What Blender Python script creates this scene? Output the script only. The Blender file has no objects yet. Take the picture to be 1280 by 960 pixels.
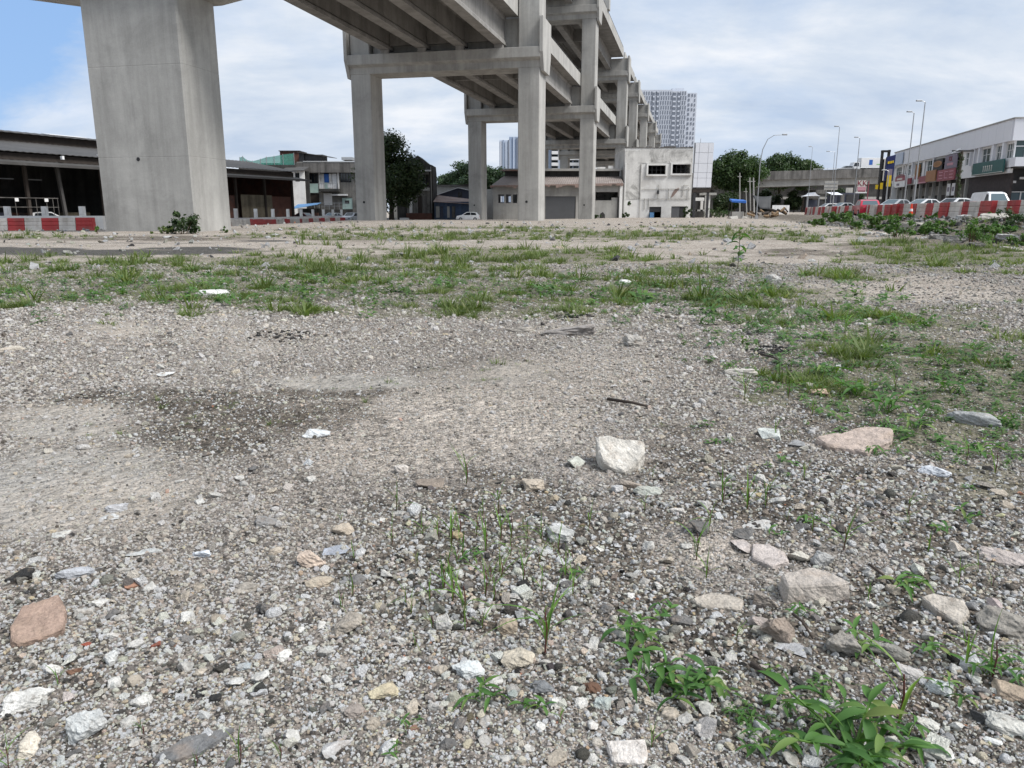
import bpy, bmesh, math, random
import numpy as np
from mathutils import Vector, Matrix, Euler

scene = bpy.context.scene
COL = scene.collection
R = math.radians
PI = math.pi
rng = np.random.default_rng(11)
rnd = random.Random(5)

# ------------------------------------------------------------------ camera, sky, sun, exposure
FPX, PITCH, EYE = 949.0, R(12.82), 1.0
CP, SP = math.cos(PITCH), math.sin(PITCH)
cam_d = bpy.data.cameras.new("camera")
cam = bpy.data.objects.new("camera", cam_d)
COL.objects.link(cam)
cam.location = (0, 0, EYE)
cam.rotation_euler = (R(90) - PITCH, 0, 0)
cam_d.sensor_width = 36
cam_d.sensor_fit = 'HORIZONTAL'
cam_d.lens = FPX / 1280 * 36
cam_d.clip_start = 0.05
cam_d.clip_end = 20000
scene.camera = cam

SUN_AZ, SUN_EL = R(116), R(50)          # clockwise from straight ahead
SKY_STRENGTH, SUN_STRENGTH = 0.062, 2.5
world = bpy.data.worlds.new("World")
scene.world = world
world.use_nodes = True
nt = world.node_tree
nt.nodes.clear()


def node(nt, kind, **kw):
    n = nt.nodes.new(kind)
    for k, v in kw.items():
        setattr(n, k, v)
    return n


def mathn(nt, op, a, b=None, c=None, clamp=False):
    n = nt.nodes.new('ShaderNodeMath')
    n.operation = op
    n.use_clamp = clamp
    for i, v in enumerate((a, b, c)):
        if v is None:
            continue
        if isinstance(v, (int, float)):
            n.inputs[i].default_value = v
        else:
            nt.links.new(v, n.inputs[i])
    return n.outputs[0]


def mixc(nt, fac, a, b, mode='MIX'):
    n = nt.nodes.new('ShaderNodeMix')
    n.data_type = 'RGBA'
    n.blend_type = mode
    n.clamp_factor = True
    for sock, v in ((n.inputs[0], fac), (n.inputs[6], a), (n.inputs[7], b)):
        if isinstance(v, (int, float)):
            sock.default_value = v
        elif isinstance(v, tuple):
            sock.default_value = v if len(v) == 4 else v + (1.0,)
        else:
            nt.links.new(v, sock)
    return n.outputs[2]


def ramp(nt, fac, pts):
    n = nt.nodes.new('ShaderNodeValToRGB')
    els = n.color_ramp.elements
    while len(els) < len(pts):
        els.new(0.5)
    for e, (p, c) in zip(els, pts):
        e.position = p
        e.color = c if isinstance(c, tuple) and len(c) == 4 else ((c,) * 3 + (1,) if isinstance(c, (int, float)) else c + (1,))
    nt.links.new(fac, n.inputs[0])
    return n.outputs[0]


def noise_n(nt, vec, scale, detail=4, rough=0.55, dist=0.0):
    n = nt.nodes.new('ShaderNodeTexNoise')
    n.inputs['Scale'].default_value = scale
    n.inputs['Detail'].default_value = detail
    n.inputs['Roughness'].default_value = rough
    n.inputs['Distortion'].default_value = dist
    if vec is not None:
        nt.links.new(vec, n.inputs['Vector'])
    return n


def vmul(nt, vec, s):
    n = nt.nodes.new('ShaderNodeVectorMath')
    n.operation = 'MULTIPLY'
    nt.links.new(vec, n.inputs[0])
    n.inputs[1].default_value = s
    return n.outputs[0]


# sky: Nishita with a broken layer of cloud over it
sky = node(nt, 'ShaderNodeTexSky', sky_type='NISHITA')
sky.sun_disc = False
sky.sun_elevation = SUN_EL
sky.sun_rotation = SUN_AZ
sky.air_density = 1.0
sky.dust_density = 1.2
sky.ozone_density = 2.0
tc = node(nt, 'ShaderNodeTexCoord')
sep = node(nt, 'ShaderNodeSeparateXYZ')
nt.links.new(tc.outputs['Generated'], sep.inputs[0])
zz = mathn(nt, 'ADD', mathn(nt, 'MAXIMUM', sep.outputs[2], 0.0), 0.30)
px_ = mathn(nt, 'DIVIDE', sep.outputs[0], zz)
py_ = mathn(nt, 'DIVIDE', sep.outputs[1], zz)
cmb = node(nt, 'ShaderNodeCombineXYZ')
nt.links.new(px_, cmb.inputs[0])
nt.links.new(py_, cmb.inputs[1])
n1 = noise_n(nt, cmb.outputs[0], 1.15, 10, 0.58, 0.25)
n2 = noise_n(nt, vmul(nt, cmb.outputs[0], (0.9, 1.5, 1)), 1.9, 10, 0.6, 0.2)
n3 = noise_n(nt, cmb.outputs[0], 0.3, 3, 0.5)
bd = node(nt, 'ShaderNodeVectorMath', operation='DOT_PRODUCT')
nt.links.new(tc.outputs['Generated'], bd.inputs[0])
bl = Vector((-0.62, 0.80, 0.30)).normalized()
bd.inputs[1].default_value = bl
bgap = ramp(nt, bd.outputs['Value'], [(0.94, 0.0), (0.99, 1.0)])
dens = mathn(nt, 'ADD', mathn(nt, 'MULTIPLY', n1.outputs[0], 1.6), 0.02)
dens = mathn(nt, 'SUBTRACT', dens, mathn(nt, 'MULTIPLY', bgap, 0.46))
cov = ramp(nt, dens, [(0.42, 0.0), (0.60, 0.72), (0.82, 1.0)])
ccol = ramp(nt, n2.outputs[0], [(0.34, (4.9, 5.8, 7.2)), (0.50, (6.2, 6.9, 7.9)), (0.66, (8.0, 8.3, 8.8))])
skyc = mixc(nt, 0.75, sky.outputs[0], (3.0, 5.0, 8.6))
fin = mixc(nt, cov, skyc, ccol)
bg = node(nt, 'ShaderNodeBackground')
bg.inputs[1].default_value = SKY_STRENGTH
nt.links.new(fin, bg.inputs[0])
wo = node(nt, 'ShaderNodeOutputWorld')
nt.links.new(bg.outputs[0], wo.inputs[0])

sl = bpy.data.lights.new("sun", 'SUN')
sl.energy = SUN_STRENGTH
sl.angle = R(24)
sl.color = (1.0, 0.975, 0.94)
so = bpy.data.objects.new("sun", sl)
COL.objects.link(so)
sdir = Vector((math.sin(SUN_AZ) * math.cos(SUN_EL), math.cos(SUN_AZ) * math.cos(SUN_EL), math.sin(SUN_EL)))
so.rotation_euler = sdir.to_track_quat('Z', 'Y').to_euler()
so.location = (30, -10, 60)

scene.view_settings.view_transform = 'Standard'
scene.view_settings.look = 'None'
scene.view_settings.exposure = 0.86
scene.view_settings.gamma = 1.0
try:
    scene.cycles.max_bounces = 6
    scene.cycles.diffuse_bounces = 2
    scene.cycles.transparent_max_bounces = 4
    scene.cycles.use_denoising = True
except Exception:
    pass

# ------------------------------------------------------------------ frames of reference
AX = R(13.07)                                   # viaduct and right-hand road run this far right of straight ahead
CA, SA = math.cos(AX), math.sin(AX)


def st(s, t):
    """road frame (s to the right, t along) -> world x, y"""
    return s * CA + t * SA, -s * SA + t * CA


def hashn(ix, iy, seed):
    h = (ix.astype(np.int64) * 374761393 + iy.astype(np.int64) * 668265263 + seed * 974634777) & 0xFFFFFFFF
    h = ((h ^ (h >> 13)) * 1274126177) & 0xFFFFFFFF
    return ((h ^ (h >> 16)) & 0xFFFF) / 65535.0


def vnoise(x, y, seed=0):
    x = np.asarray(x, float); y = np.asarray(y, float)
    ix = np.floor(x); iy = np.floor(y)
    fx = x - ix; fy = y - iy
    fx = fx * fx * (3 - 2 * fx); fy = fy * fy * (3 - 2 * fy)
    a = hashn(ix, iy, seed); b = hashn(ix + 1, iy, seed); c = hashn(ix, iy + 1, seed); d = hashn(ix + 1, iy + 1, seed)
    return (a * (1 - fx) + b * fx) * (1 - fy) + (c * (1 - fx) + d * fx) * fy


def fbm(x, y, seed=0, octs=4, gain=0.5):
    v = 0; a = 1; tot = 0
    for o in range(octs):
        v = v + a * vnoise(x * 2 ** o, y * 2 ** o, seed + o * 17)
        tot += a; a *= gain
    return v / tot


def ss(a, b, v):
    t = np.clip((np.asarray(v, float) - a) / (b - a), 0, 1)
    return t * t * (3 - 2 * t)


def gz(x, y):
    x = np.asarray(x, float); y = np.asarray(y, float)
    s = x * CA - y * SA
    t = x * SA + y * CA
    z = -0.6 * ss(25, 95, y) * ss(-18, -25, x)
    z = z - 0.5 * ss(88, 140, y) * ss(25, -10, x) * ss(-25, -18, x) - 0.2 * ss(95, 150, y) * ss(22, 12, s)
    lump = 0.55 + 0.9 * fbm(s * 0.45, t * 0.22, 91, 3)
    edge = 9.6 + 2.2 * (fbm(t * 0.12, s * 0.02, 57, 3) - 0.5)
    z = z + 0.55 * ss(edge, edge + 3.0, s) * ss(14, 24, t)
    z = z + 0.26 * (lump - 0.95) * ss(edge, edge + 1.6, s) * ss(15.2, 13.4, s) * ss(14, 24, t)
    z = z + 0.15 * ss(15.8, 18, s) * ss(14, 24, t)
    z = z + 0.05 * (fbm(x * 0.5, y * 0.5, 3, 3) - 0.5) * ss(300, 60, y)
    z = z + 0.030 * (fbm(x * 1.7, y * 1.7, 8, 3) - 0.5) + 0.014 * (fbm(x * 6, y * 6, 21, 3) - 0.5) * ss(60, 20, y)
    # low bank of broken slab in the right foreground
    dx = (x - 0.72) * 0.8 + (y - 2.15) * 0.6
    z = z + 0.035 * ss(-0.25, 0.1, y - 2.12 + 0.25 * (x - 0.7)) * np.exp(-((x - 0.85) / 0.55) ** 2) * np.exp(-((y - 2.3) / 0.45) ** 2)
    return z


def gz1(x, y):
    return float(gz(np.array([x]), np.array([y]))[0])


def project(x, y, z):
    dz = z - EYE
    d = y * CP - dz * SP
    return 640 + FPX * x / d, 480 - FPX * (y * SP + dz * CP) / d


def ray(px, py):
    u, v = px - 640.0, py - 480.0
    return Vector((u, FPX * CP - v * SP, -FPX * SP - v * CP))


def at(px, py, Y):
    d = ray(px, py)
    t = Y / d.y
    return Vector((d.x * t, Y, EYE + d.z * t))


def ground_at(px, py):
    d = ray(px, py)
    t = -EYE / d.z
    for _ in range(25):
        x, y = d.x * t, d.y * t
        t += 0.7 * ((gz1(x, y) - EYE) / d.z - t)
    return Vector((d.x * t, d.y * t, gz1(d.x * t, d.y * t)))


def mpp(p):
    """metres per photo pixel at a world point"""
    return (p.y * CP - (p.z - EYE) * SP) / FPX


# ------------------------------------------------------------------ object helpers
def tag(o, label=None, cat=None, group=None, kind=None):
    if label: o['label'] = label
    if cat: o['category'] = cat
    if group: o['group'] = group
    if kind or cat: o['kind'] = kind or 'thing'
    return o


def thing(name, label, cat, loc=(0, 0, 0), rz=0.0, group=None):
    o = bpy.data.objects.new(name, None)
    o.empty_display_size = 0.2
    COL.objects.link(o)
    o.location = loc
    o.rotation_euler = (0, 0, rz)
    return tag(o, label, cat, group)


def link(name, me, mat=None, parent=None):
    o = bpy.data.objects.new(name, me)
    if mat is not None and not me.materials:
        me.materials.append(mat)
    COL.objects.link(o)
    if parent is not None:
        o.parent = parent
    return o


def mesh_np(name, V, F, mat=None, smooth=False):
    V = np.asarray(V, np.float32); F = np.asarray(F, np.int32)
    me = bpy.data.meshes.new(name)
    me.vertices.add(len(V)); me.vertices.foreach_set('co', V.ravel())
    k = F.shape[1]
    me.loops.add(F.size); me.loops.foreach_set('vertex_index', F.ravel())
    me.polygons.add(len(F))
    me.polygons.foreach_set('loop_start', np.arange(0, F.size, k, dtype=np.int32))
    me.polygons.foreach_set('loop_total', np.full(len(F), k, np.int32))
    if smooth:
        me.polygons.foreach_set('use_smooth', np.ones(len(F), bool))
    me.update(calc_edges=True)
    if mat is not None:
        me.materials.append(mat)
    return me


class MB:
    """collects boxes, prisms and tubes and links them as one mesh object"""
    def __init__(s):
        s.v = []; s.f = []

    def add(s, vs, fs):
        b = len(s.v)
        s.v += [tuple(v) for v in vs]
        s.f += [tuple(i + b for i in f) for f in fs]
        return s

    def box(s, x0, x1, y0, y1, z0, z1):
        if x0 > x1: x0, x1 = x1, x0
        if y0 > y1: y0, y1 = y1, y0
        if z0 > z1: z0, z1 = z1, z0
        return s.add([(x0, y0, z0), (x1, y0, z0), (x1, y1, z0), (x0, y1, z0), (x0, y0, z1), (x1, y0, z1), (x1, y1, z1), (x0, y1, z1)],
                     [(3, 2, 1, 0), (4, 5, 6, 7), (0, 1, 5, 4), (1, 2, 6, 5), (2, 3, 7, 6), (3, 0, 4, 7)])

    def hexa(s, lo, hi):
        """lo, hi: 4 points each (counter-clockwise from above)"""
        return s.add(list(lo) + list(hi), [(3, 2, 1, 0), (4, 5, 6, 7), (0, 1, 5, 4), (1, 2, 6, 5), (2, 3, 7, 6), (3, 0, 4, 7)])

    def prism(s, poly, axis, a, b):
        """extrude a 2D polygon along 'x', 'y' or 'z' from a to b; poly in the two other axes, in order"""
        n = len(poly)
        def mk(p, c):
            return {'x': (c, p[0], p[1]), 'y': (p[0], c, p[1]), 'z': (p[0], p[1], c)}[axis]
        vs = [mk(p, a) for p in poly] + [mk(p, b) for p in poly]
        fs = [tuple(range(n - 1, -1, -1)), tuple(range(n, 2 * n))]
        fs += [(i, (i + 1) % n, n + (i + 1) % n, n + i) for i in range(n)]
        return s.add(vs, fs)

    def tube(s, pts, r, n=6, r2=None):
        pts = [Vector(p) for p in pts]
        rs = [r + ((r2 if r2 is not None else r) - r) * i / max(1, len(pts) - 1) for i in range(len(pts))] if not isinstance(r, (list, tuple)) else r
        vs = []; fs = []
        for i, p in enumerate(pts):
            d = (pts[min(i + 1, len(pts) - 1)] - pts[max(i - 1, 0)]).normalized()
            a = d.cross(Vector((0, 0, 1)))
            if a.length < 1e-3: a = d.cross(Vector((0, 1, 0)))
            a.normalize(); b = d.cross(a).normalized()
            for k in range(n):
                w = 2 * PI * k / n
                vs.append(p + (a * math.cos(w) + b * math.sin(w)) * rs[i])
        for i in range(len(pts) - 1):
            for k in range(n):
                fs.append((i * n + k, i * n + (k + 1) % n, (i + 1) * n + (k + 1) % n, (i + 1) * n + k))
        fs.append(tuple(range(n))[::-1]); fs.append(tuple(range((len(pts) - 1) * n, len(pts) * n)))
        return s.add(vs, fs)

    def wall(s, u0, u1, z0, z1, y0, y1, holes):
        """wall slab in the xz plane, y0 (front) to y1, with true rectangular openings [(u0,u1,z0,z1)]"""
        us = sorted({u0, u1, *[h[0] for h in holes], *[h[1] for h in holes]})
        zs = sorted({z0, z1, *[h[2] for h in holes], *[h[3] for h in holes]})
        us = [u for u in us if u0 <= u <= u1]; zs = [z for z in zs if z0 <= z <= z1]
        def solid(i, j):
            if i < 0 or j < 0 or i >= len(us) - 1 or j >= len(zs) - 1: return False
            cu, cz = (us[i] + us[i + 1]) / 2, (zs[j] + zs[j + 1]) / 2
            return not any(h[0] < cu < h[1] and h[2] < cz < h[3] for h in holes)
        for i in range(len(us) - 1):
            for j in range(len(zs) - 1):
                if not solid(i, j): continue
                a, b, c, d = us[i], us[i + 1], zs[j], zs[j + 1]
                s.add([(a, y0, c), (b, y0, c), (b, y0, d), (a, y0, d)], [(0, 1, 2, 3)])
                s.add([(a, y1, c), (b, y1, c), (b, y1, d), (a, y1, d)], [(3, 2, 1, 0)])
                if not solid(i - 1, j): s.add([(a, y0, c), (a, y0, d), (a, y1, d), (a, y1, c)], [(0, 1, 2, 3)])
                if not solid(i + 1, j): s.add([(b, y0, c), (b, y1, c), (b, y1, d), (b, y0, d)], [(0, 1, 2, 3)])
                if not solid(i, j - 1): s.add([(a, y0, c), (a, y1, c), (b, y1, c), (b, y0, c)], [(0, 1, 2, 3)])
                if not solid(i, j + 1): s.add([(a, y0, d), (b, y0, d), (b, y1, d), (a, y1, d)], [(0, 1, 2, 3)])
        return s

    def mesh(s, name, mat=None, bevel=0.0, smooth=False):
        me = bpy.data.meshes.new(name)
        me.from_pydata(s.v, [], s.f)
        if bevel:
            bm = bmesh.new(); bm.from_mesh(me)
            bmesh.ops.bevel(bm, geom=[e for e in bm.edges if e.is_manifold and e.calc_face_angle(0) > 0.5], offset=bevel, segments=2, profile=0.5, affect='EDGES')
            bm.to_mesh(me); bm.free()
        if smooth:
            for p in me.polygons: p.use_smooth = True
        me.update()
        if mat is not None: me.materials.append(mat)
        return me

    def build(s, name, mat, parent=None, bevel=0.0, smooth=False):
        return link(name, s.mesh(name, mat, bevel, smooth), None, parent)


def bx(name, mat, parent, *b, bevel=0.0):
    return MB().box(*b).build(name, mat, parent, bevel)


def copy_tree(o, parent=None):
    c = o.copy()
    COL.objects.link(c)
    c.parent = parent
    for ch in o.children:
        copy_tree(ch, c)
    return c


def text_obj(name, body, mat, parent, loc, rot, size, sx=1.0, ext=0.01):
    cu = bpy.data.curves.new(name, 'FONT')
    cu.body = body; cu.size = size; cu.extrude = ext; cu.align_x = 'CENTER'; cu.align_y = 'CENTER'
    tmp = bpy.data.objects.new(name, cu)
    COL.objects.link(tmp)
    dg = bpy.context.evaluated_depsgraph_get()
    me = bpy.data.meshes.new_from_object(tmp.evaluated_get(dg))
    bpy.data.objects.remove(tmp)
    me.materials.clear(); me.materials.append(mat)
    o = link(name, me, None, parent)
    o.location = loc; o.rotation_euler = rot; o.scale = (sx, 1, 1)
    return o


ORD = ("first second third fourth fifth sixth seventh eighth ninth tenth eleventh twelfth thirteenth fourteenth fifteenth sixteenth seventeenth eighteenth nineteenth twentieth "
       "twenty-first twenty-second twenty-third twenty-fourth twenty-fifth twenty-sixth twenty-seventh twenty-eighth twenty-ninth thirtieth").split()

# ------------------------------------------------------------------ materials
def newmat(name):
    m = bpy.data.materials.new(name)
    m.use_nodes = True
    nt = m.node_tree
    b = nt.nodes['Principled BSDF']
    return m, nt, b


def M(name, col, var=0.3, scale=1.5, rough=0.85, streak=0.0, stain=None, stain_amt=0.5, bump=0.0, bscale=30, metal=0.0, spec=0.4, grain=0.0, lines=None):
    """procedural surface: base colour with broad and fine variation, rain streaks down z, blotchy stains, relief"""
    m, nt, b = newmat(name)
    g = node(nt, 'ShaderNodeNewGeometry')
    pos = g.outputs['Position']
    a = noise_n(nt, pos, scale, 5, 0.6)
    f = noise_n(nt, pos, scale * 9, 3, 0.6)
    k = mathn(nt, 'ADD', mathn(nt, 'MULTIPLY', a.outputs[0], 0.7), mathn(nt, 'MULTIPLY', f.outputs[0], 0.3))
    br = ramp(nt, k, [(0.3, 1 - var), (0.7, 1 + var * 0.6)])
    c = mixc(nt, 1.0, tuple(col), br, 'MULTIPLY')
    if stain:
        sn = noise_n(nt, pos, scale * 0.6, 7, 0.68, 0.6)
        sf = ramp(nt, sn.outputs[0], [(0.5, 0.0), (0.66, stain_amt)])
        c = mixc(nt, sf, c, tuple(stain))
    if streak:
        sv = noise_n(nt, vmul(nt, pos, (0.8, 0.8, 0.05)), 1.3, 6, 0.65)
        sk = ramp(nt, sv.outputs[0], [(0.34, 1 - streak), (0.60, 1.0)])
        c = mixc(nt, 1.0, c, sk, 'MULTIPLY')
    if grain:
        gn = noise_n(nt, pos, bscale * 3, 2, 0.5)
        gk = ramp(nt, gn.outputs[0], [(0.3, 1 - grain), (0.7, 1 + grain)])
        c = mixc(nt, 1.0, c, gk, 'MULTIPLY')
    nt.links.new(c, b.inputs['Base Color'])
    b.inputs['Roughness'].default_value = rough
    b.inputs['Metallic'].default_value = metal
    b.inputs['Specular IOR Level'].default_value = spec
    if bump:
        bn = noise_n(nt, pos, bscale, 5, 0.6)
        bp = node(nt, 'ShaderNodeBump')
        bp.inputs['Strength'].default_value = bump
        bp.inputs['Distance'].default_value = 0.02
        nt.links.new(bn.outputs[0], bp.inputs['Height'])
        nt.links.new(bp.outputs[0], b.inputs['Normal'])
    return m


def plain_glass(name, col, rough=0.08):
    m, nt, b = newmat(name)
    b.inputs['Base Color'].default_value = tuple(col) + (1,)
    b.inputs['Roughness'].default_value = rough
    b.inputs['Specular IOR Level'].default_value = 0.6
    return m


def leaf_mat(name, c1, c2, c3=None, rough=0.5, trans=0.25, wobj=0.25):
    """leaf colour varies from leaf to leaf (each leaf is an island) and over the crown"""
    m, nt, b = newmat(name)
    g = node(nt, 'ShaderNodeNewGeometry')
    oi = node(nt, 'ShaderNodeObjectInfo')
    v = mathn(nt, 'ADD', mathn(nt, 'MULTIPLY', g.outputs['Random Per Island'], 1 - wobj), mathn(nt, 'MULTIPLY', oi.outputs['Random'], wobj))
    pts = [(0.05, tuple(c1)), (0.75, tuple(c2)), (1.0, tuple(c3 or c2))]
    c = ramp(nt, v, pts)
    nn = noise_n(nt, g.outputs['Position'], 0.35, 3)
    c = mixc(nt, 1.0, c, ramp(nt, nn.outputs[0], [(0.3, 0.7), (0.7, 1.25)]), 'MULTIPLY')
    nt.links.new(c, b.inputs['Base Color'])
    b.inputs['Roughness'].default_value = rough
    b.inputs['Specular IOR Level'].default_value = 0.3
    tr = node(nt, 'ShaderNodeBsdfTranslucent')
    nt.links.new(mixc(nt, 1.0, c, (1.3, 1.5, 0.6), 'MULTIPLY'), tr.inputs[0])
    mx = node(nt, 'ShaderNodeMixShader')
    mx.inputs[0].default_value = trans
    nt.links.new(b.outputs[0], mx.inputs[1]); nt.links.new(tr.outputs[0], mx.inputs[2])
    nt.links.new(mx.outputs[0], nt.nodes['Material Output'].inputs[0])
    return m


def rock_mat(name, source):
    """crushed stone: base colour carried by the object (source 'OBJECT') or by the instance ('INSTANCER')"""
    m, nt, b = newmat(name)
    tcn = node(nt, 'ShaderNodeTexCoord')
    oi = node(nt, 'ShaderNodeObjectInfo')
    if source == 'OBJECT':
        base = oi.outputs['Color']
        sc = 26.0
        g = node(nt, 'ShaderNodeNewGeometry'); vec = g.outputs['Position']
    else:
        at_ = node(nt, 'ShaderNodeAttribute', attribute_type='INSTANCER', attribute_name='col')
        base = at_.outputs['Color']
        sc = 1.3
        vec = tcn.outputs['Object']
    n1 = noise_n(nt, vec, sc, 6, 0.65, 0.5)
    n2 = noise_n(nt, vec, sc * 6, 3, 0.6)
    c = mixc(nt, 1.0, base, ramp(nt, n1.outputs[0], [(0.28, 0.62), (0.5, 1.0), (0.72, 1.3)]), 'MULTIPLY')
    c = mixc(nt, 1.0, c, ramp(nt, n2.outputs[0], [(0.3, 0.8), (0.7, 1.15)]), 'MULTIPLY')
    if source == 'OBJECT':
        n3 = noise_n(nt, vec, 55, 5, 0.7)
        c = mixc(nt, ramp(nt, n3.outputs[0], [(0.56, 0.0), (0.68, 0.55)]), c, (0.16, 0.13, 0.10))
        n4 = noise_n(nt, vec, 14, 4, 0.6)
        c = mixc(nt, ramp(nt, n4.outputs[0], [(0.55, 0.0), (0.7, 0.35)]), c, (0.36, 0.27, 0.2))
    nt.links.new(c, b.inputs['Base Color'])
    b.inputs['Roughness'].default_value = 0.9
    b.inputs['Specular IOR Level'].default_value = 0.25
    bp = node(nt, 'ShaderNodeBump')
    bp.inputs['Strength'].default_value = 0.7
    bp.inputs['Distance'].default_value = 0.012 if source == 'OBJECT' else 0.12
    nb = noise_n(nt, vec, sc * 5, 5, 0.65)
    nt.links.new(nb.outputs[0], bp.inputs['Height']); nt.links.new(bp.outputs[0], b.inputs['Normal'])
    return m


mt = {}
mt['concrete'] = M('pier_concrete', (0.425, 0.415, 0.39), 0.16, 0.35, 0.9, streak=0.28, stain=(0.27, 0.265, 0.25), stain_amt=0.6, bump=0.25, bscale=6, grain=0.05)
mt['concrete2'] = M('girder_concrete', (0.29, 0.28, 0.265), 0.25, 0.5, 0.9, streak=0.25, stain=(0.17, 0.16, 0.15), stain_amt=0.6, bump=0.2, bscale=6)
mt['old_concrete'] = M('weathered_concrete', (0.19, 0.18, 0.17), 0.4, 0.35, 0.92, streak=0.6, stain=(0.08, 0.08, 0.075), stain_amt=0.7, bump=0.2, bscale=5)
mt['white_wall'] = M('peeling_white_paint', (0.80, 0.79, 0.765), 0.12, 0.5, 0.9, streak=0.12, stain=(0.40, 0.37, 0.33), stain_amt=0.45, bump=0.3, bscale=8)
mt['grey_wall'] = M('old_grey_render', (0.42, 0.41, 0.385), 0.2, 0.4, 0.92, streak=0.2, stain=(0.22, 0.21, 0.19), stain_amt=0.45, bump=0.2, bscale=8)
mt['dirty_plaster'] = M('mould_stained_plaster', (0.68, 0.665, 0.635), 0.3, 0.6, 0.95, streak=0.18, stain=(0.13, 0.125, 0.115), stain_amt=0.85, bump=0.4, bscale=6)
mt['dark_wall'] = M('dark_concrete', (0.075, 0.072, 0.068), 0.4, 0.5, 0.95, streak=0.5, stain=(0.03, 0.03, 0.03), stain_amt=0.6)  # near-black mottled grey for inner walls, floors, soffits and some facades
mt['brick_wall'] = M('old_red_brick', (0.13, 0.06, 0.045), 0.4, 1.2, 0.95, stain=(0.06, 0.05, 0.045), stain_amt=0.6)
mt['plywood'] = M('weathered_board', (0.20, 0.17, 0.12), 0.4, 1.0, 0.9, streak=0.4)
mt['dark_roof'] = M('grey_zinc_roof', (0.075, 0.072, 0.07), 0.35, 0.35, 0.7, stain=(0.05, 0.048, 0.045), stain_amt=0.7)
mt['rust_roof'] = M('rusting_zinc_roof', (0.30, 0.22, 0.19), 0.35, 0.35, 0.75, stain=(0.24, 0.11, 0.075), stain_amt=0.7)
mt['pale_roof'] = M('faded_roof_sheet', (0.27, 0.235, 0.22), 0.3, 0.3, 0.8, stain=(0.16, 0.13, 0.115), stain_amt=0.7)
mt['roof_edge'] = M('pale_roof_sheet', (0.62, 0.62, 0.62), 0.15, 1, 0.5)
mt['timber'] = M('dark_timber', (0.05, 0.04, 0.034), 0.4, 2, 0.9)
mt['dark_metal'] = M('dark_painted_steel', (0.035, 0.035, 0.038), 0.3, 2, 0.6)
mt['black'] = M('black_paint', (0.014, 0.014, 0.016), 0.3, 2, 0.5)
mt['steel'] = M('galvanised_steel', (0.36, 0.37, 0.38), 0.15, 2, 0.45, metal=0.5)
mt['white_metal'] = M('white_cladding', (0.70, 0.71, 0.75), 0.05, 0.2, 0.45)
mt['white_paint'] = M('white_paint', (0.76, 0.76, 0.76), 0.08, 0.8, 0.6)
mt['grey_shutter'] = M('grey_roller_shutter', (0.105, 0.108, 0.115), 0.12, 0.8, 0.55)
mt['blue_sheet'] = M('blue_corrugated_sheet', (0.07, 0.11, 0.19), 0.35, 0.5, 0.7, streak=0.4, stain=(0.16, 0.17, 0.18), stain_amt=0.6)
mt['blue_grey'] = M('blue_grey_board', (0.055, 0.06, 0.085), 0.3, 0.6, 0.8)
mt['blue'] = M('blue_paint', (0.03, 0.13, 0.45), 0.2, 1.5, 0.6)
mt['awning_blue'] = M('blue_awning_sheet', (0.13, 0.30, 0.55), 0.2, 1, 0.5)
mt['teal'] = M('pale_teal_paint', (0.42, 0.56, 0.52), 0.15, 1, 0.7)
mt['red_plastic'] = M('red_barrier_plastic', (0.48, 0.05, 0.05), 0.25, 1.2, 0.55, streak=.3, stain=(0.30, 0.13, 0.10), stain_amt=0.7)
mt['white_plastic'] = M('white_barrier_plastic', (0.72, 0.67, 0.61), 0.2, 1.2, 0.55, streak=0.28, stain=(0.34, 0.27, 0.2), stain_amt=0.65)
mt['glass'] = plain_glass('dark_glass', (0.015, 0.02, 0.024))
mt['green_glass'] = plain_glass('green_tinted_glass', (0.03, 0.06, 0.06))
mt['pale_glass'] = plain_glass('sky_lit_windscreen', (0.10, 0.14, 0.16), 0.12)
mt['pale_glass'].node_tree.nodes['Principled BSDF'].inputs['Specular IOR Level'].default_value = 0.15
mt['rubber'] = M('tyre_rubber', (0.015, 0.015, 0.015), 0.2, 5, 0.85)
mt['bark'] = M('tree_bark', (0.065, 0.052, 0.04), 0.4, 3, 0.95, bump=0.6, bscale=12)
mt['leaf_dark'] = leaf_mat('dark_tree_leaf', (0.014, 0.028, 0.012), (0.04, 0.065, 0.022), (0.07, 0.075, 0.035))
mt['leaf_mid'] = leaf_mat('mid_tree_leaf', (0.022, 0.045, 0.018), (0.055, 0.095, 0.03), (0.09, 0.12, 0.04))
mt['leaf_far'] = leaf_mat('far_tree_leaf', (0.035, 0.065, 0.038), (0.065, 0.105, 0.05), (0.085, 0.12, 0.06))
mt['leaf_weed'] = leaf_mat('weed_leaf', (0.045, 0.11, 0.028), (0.09, 0.18, 0.045), (0.15, 0.23, 0.06), 0.45, 0.3)
mt['leaf_bush'] = leaf_mat('bush_leaf', (0.045, 0.10, 0.025), (0.10, 0.185, 0.04), (0.17, 0.24, 0.07), 0.5, 0.3)
mt['grass'] = leaf_mat('grass_blade', (0.08, 0.12, 0.035), (0.145, 0.19, 0.06), (0.30, 0.275, 0.15), 0.55, 0.3)
mt['stem'] = M('weed_stem', (0.10, 0.055, 0.03), 0.3, 20, 0.7)
mt['twig'] = M('dead_twig', (0.05, 0.038, 0.03), 0.3, 20, 0.9)
mt['rock'] = rock_mat('stone', 'OBJECT')
mt['gravel'] = rock_mat('gravel_stone', 'INSTANCER')
mt['net'] = M('green_safety_net', (0.09, 0.34, 0.27), 0.25, 1.5, 0.8)
_nt = mt['net'].node_tree
_tr = node(_nt, 'ShaderNodeBsdfTransparent'); _mx = node(_nt, 'ShaderNodeMixShader'); _mx.inputs[0].default_value = 0.45
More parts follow.
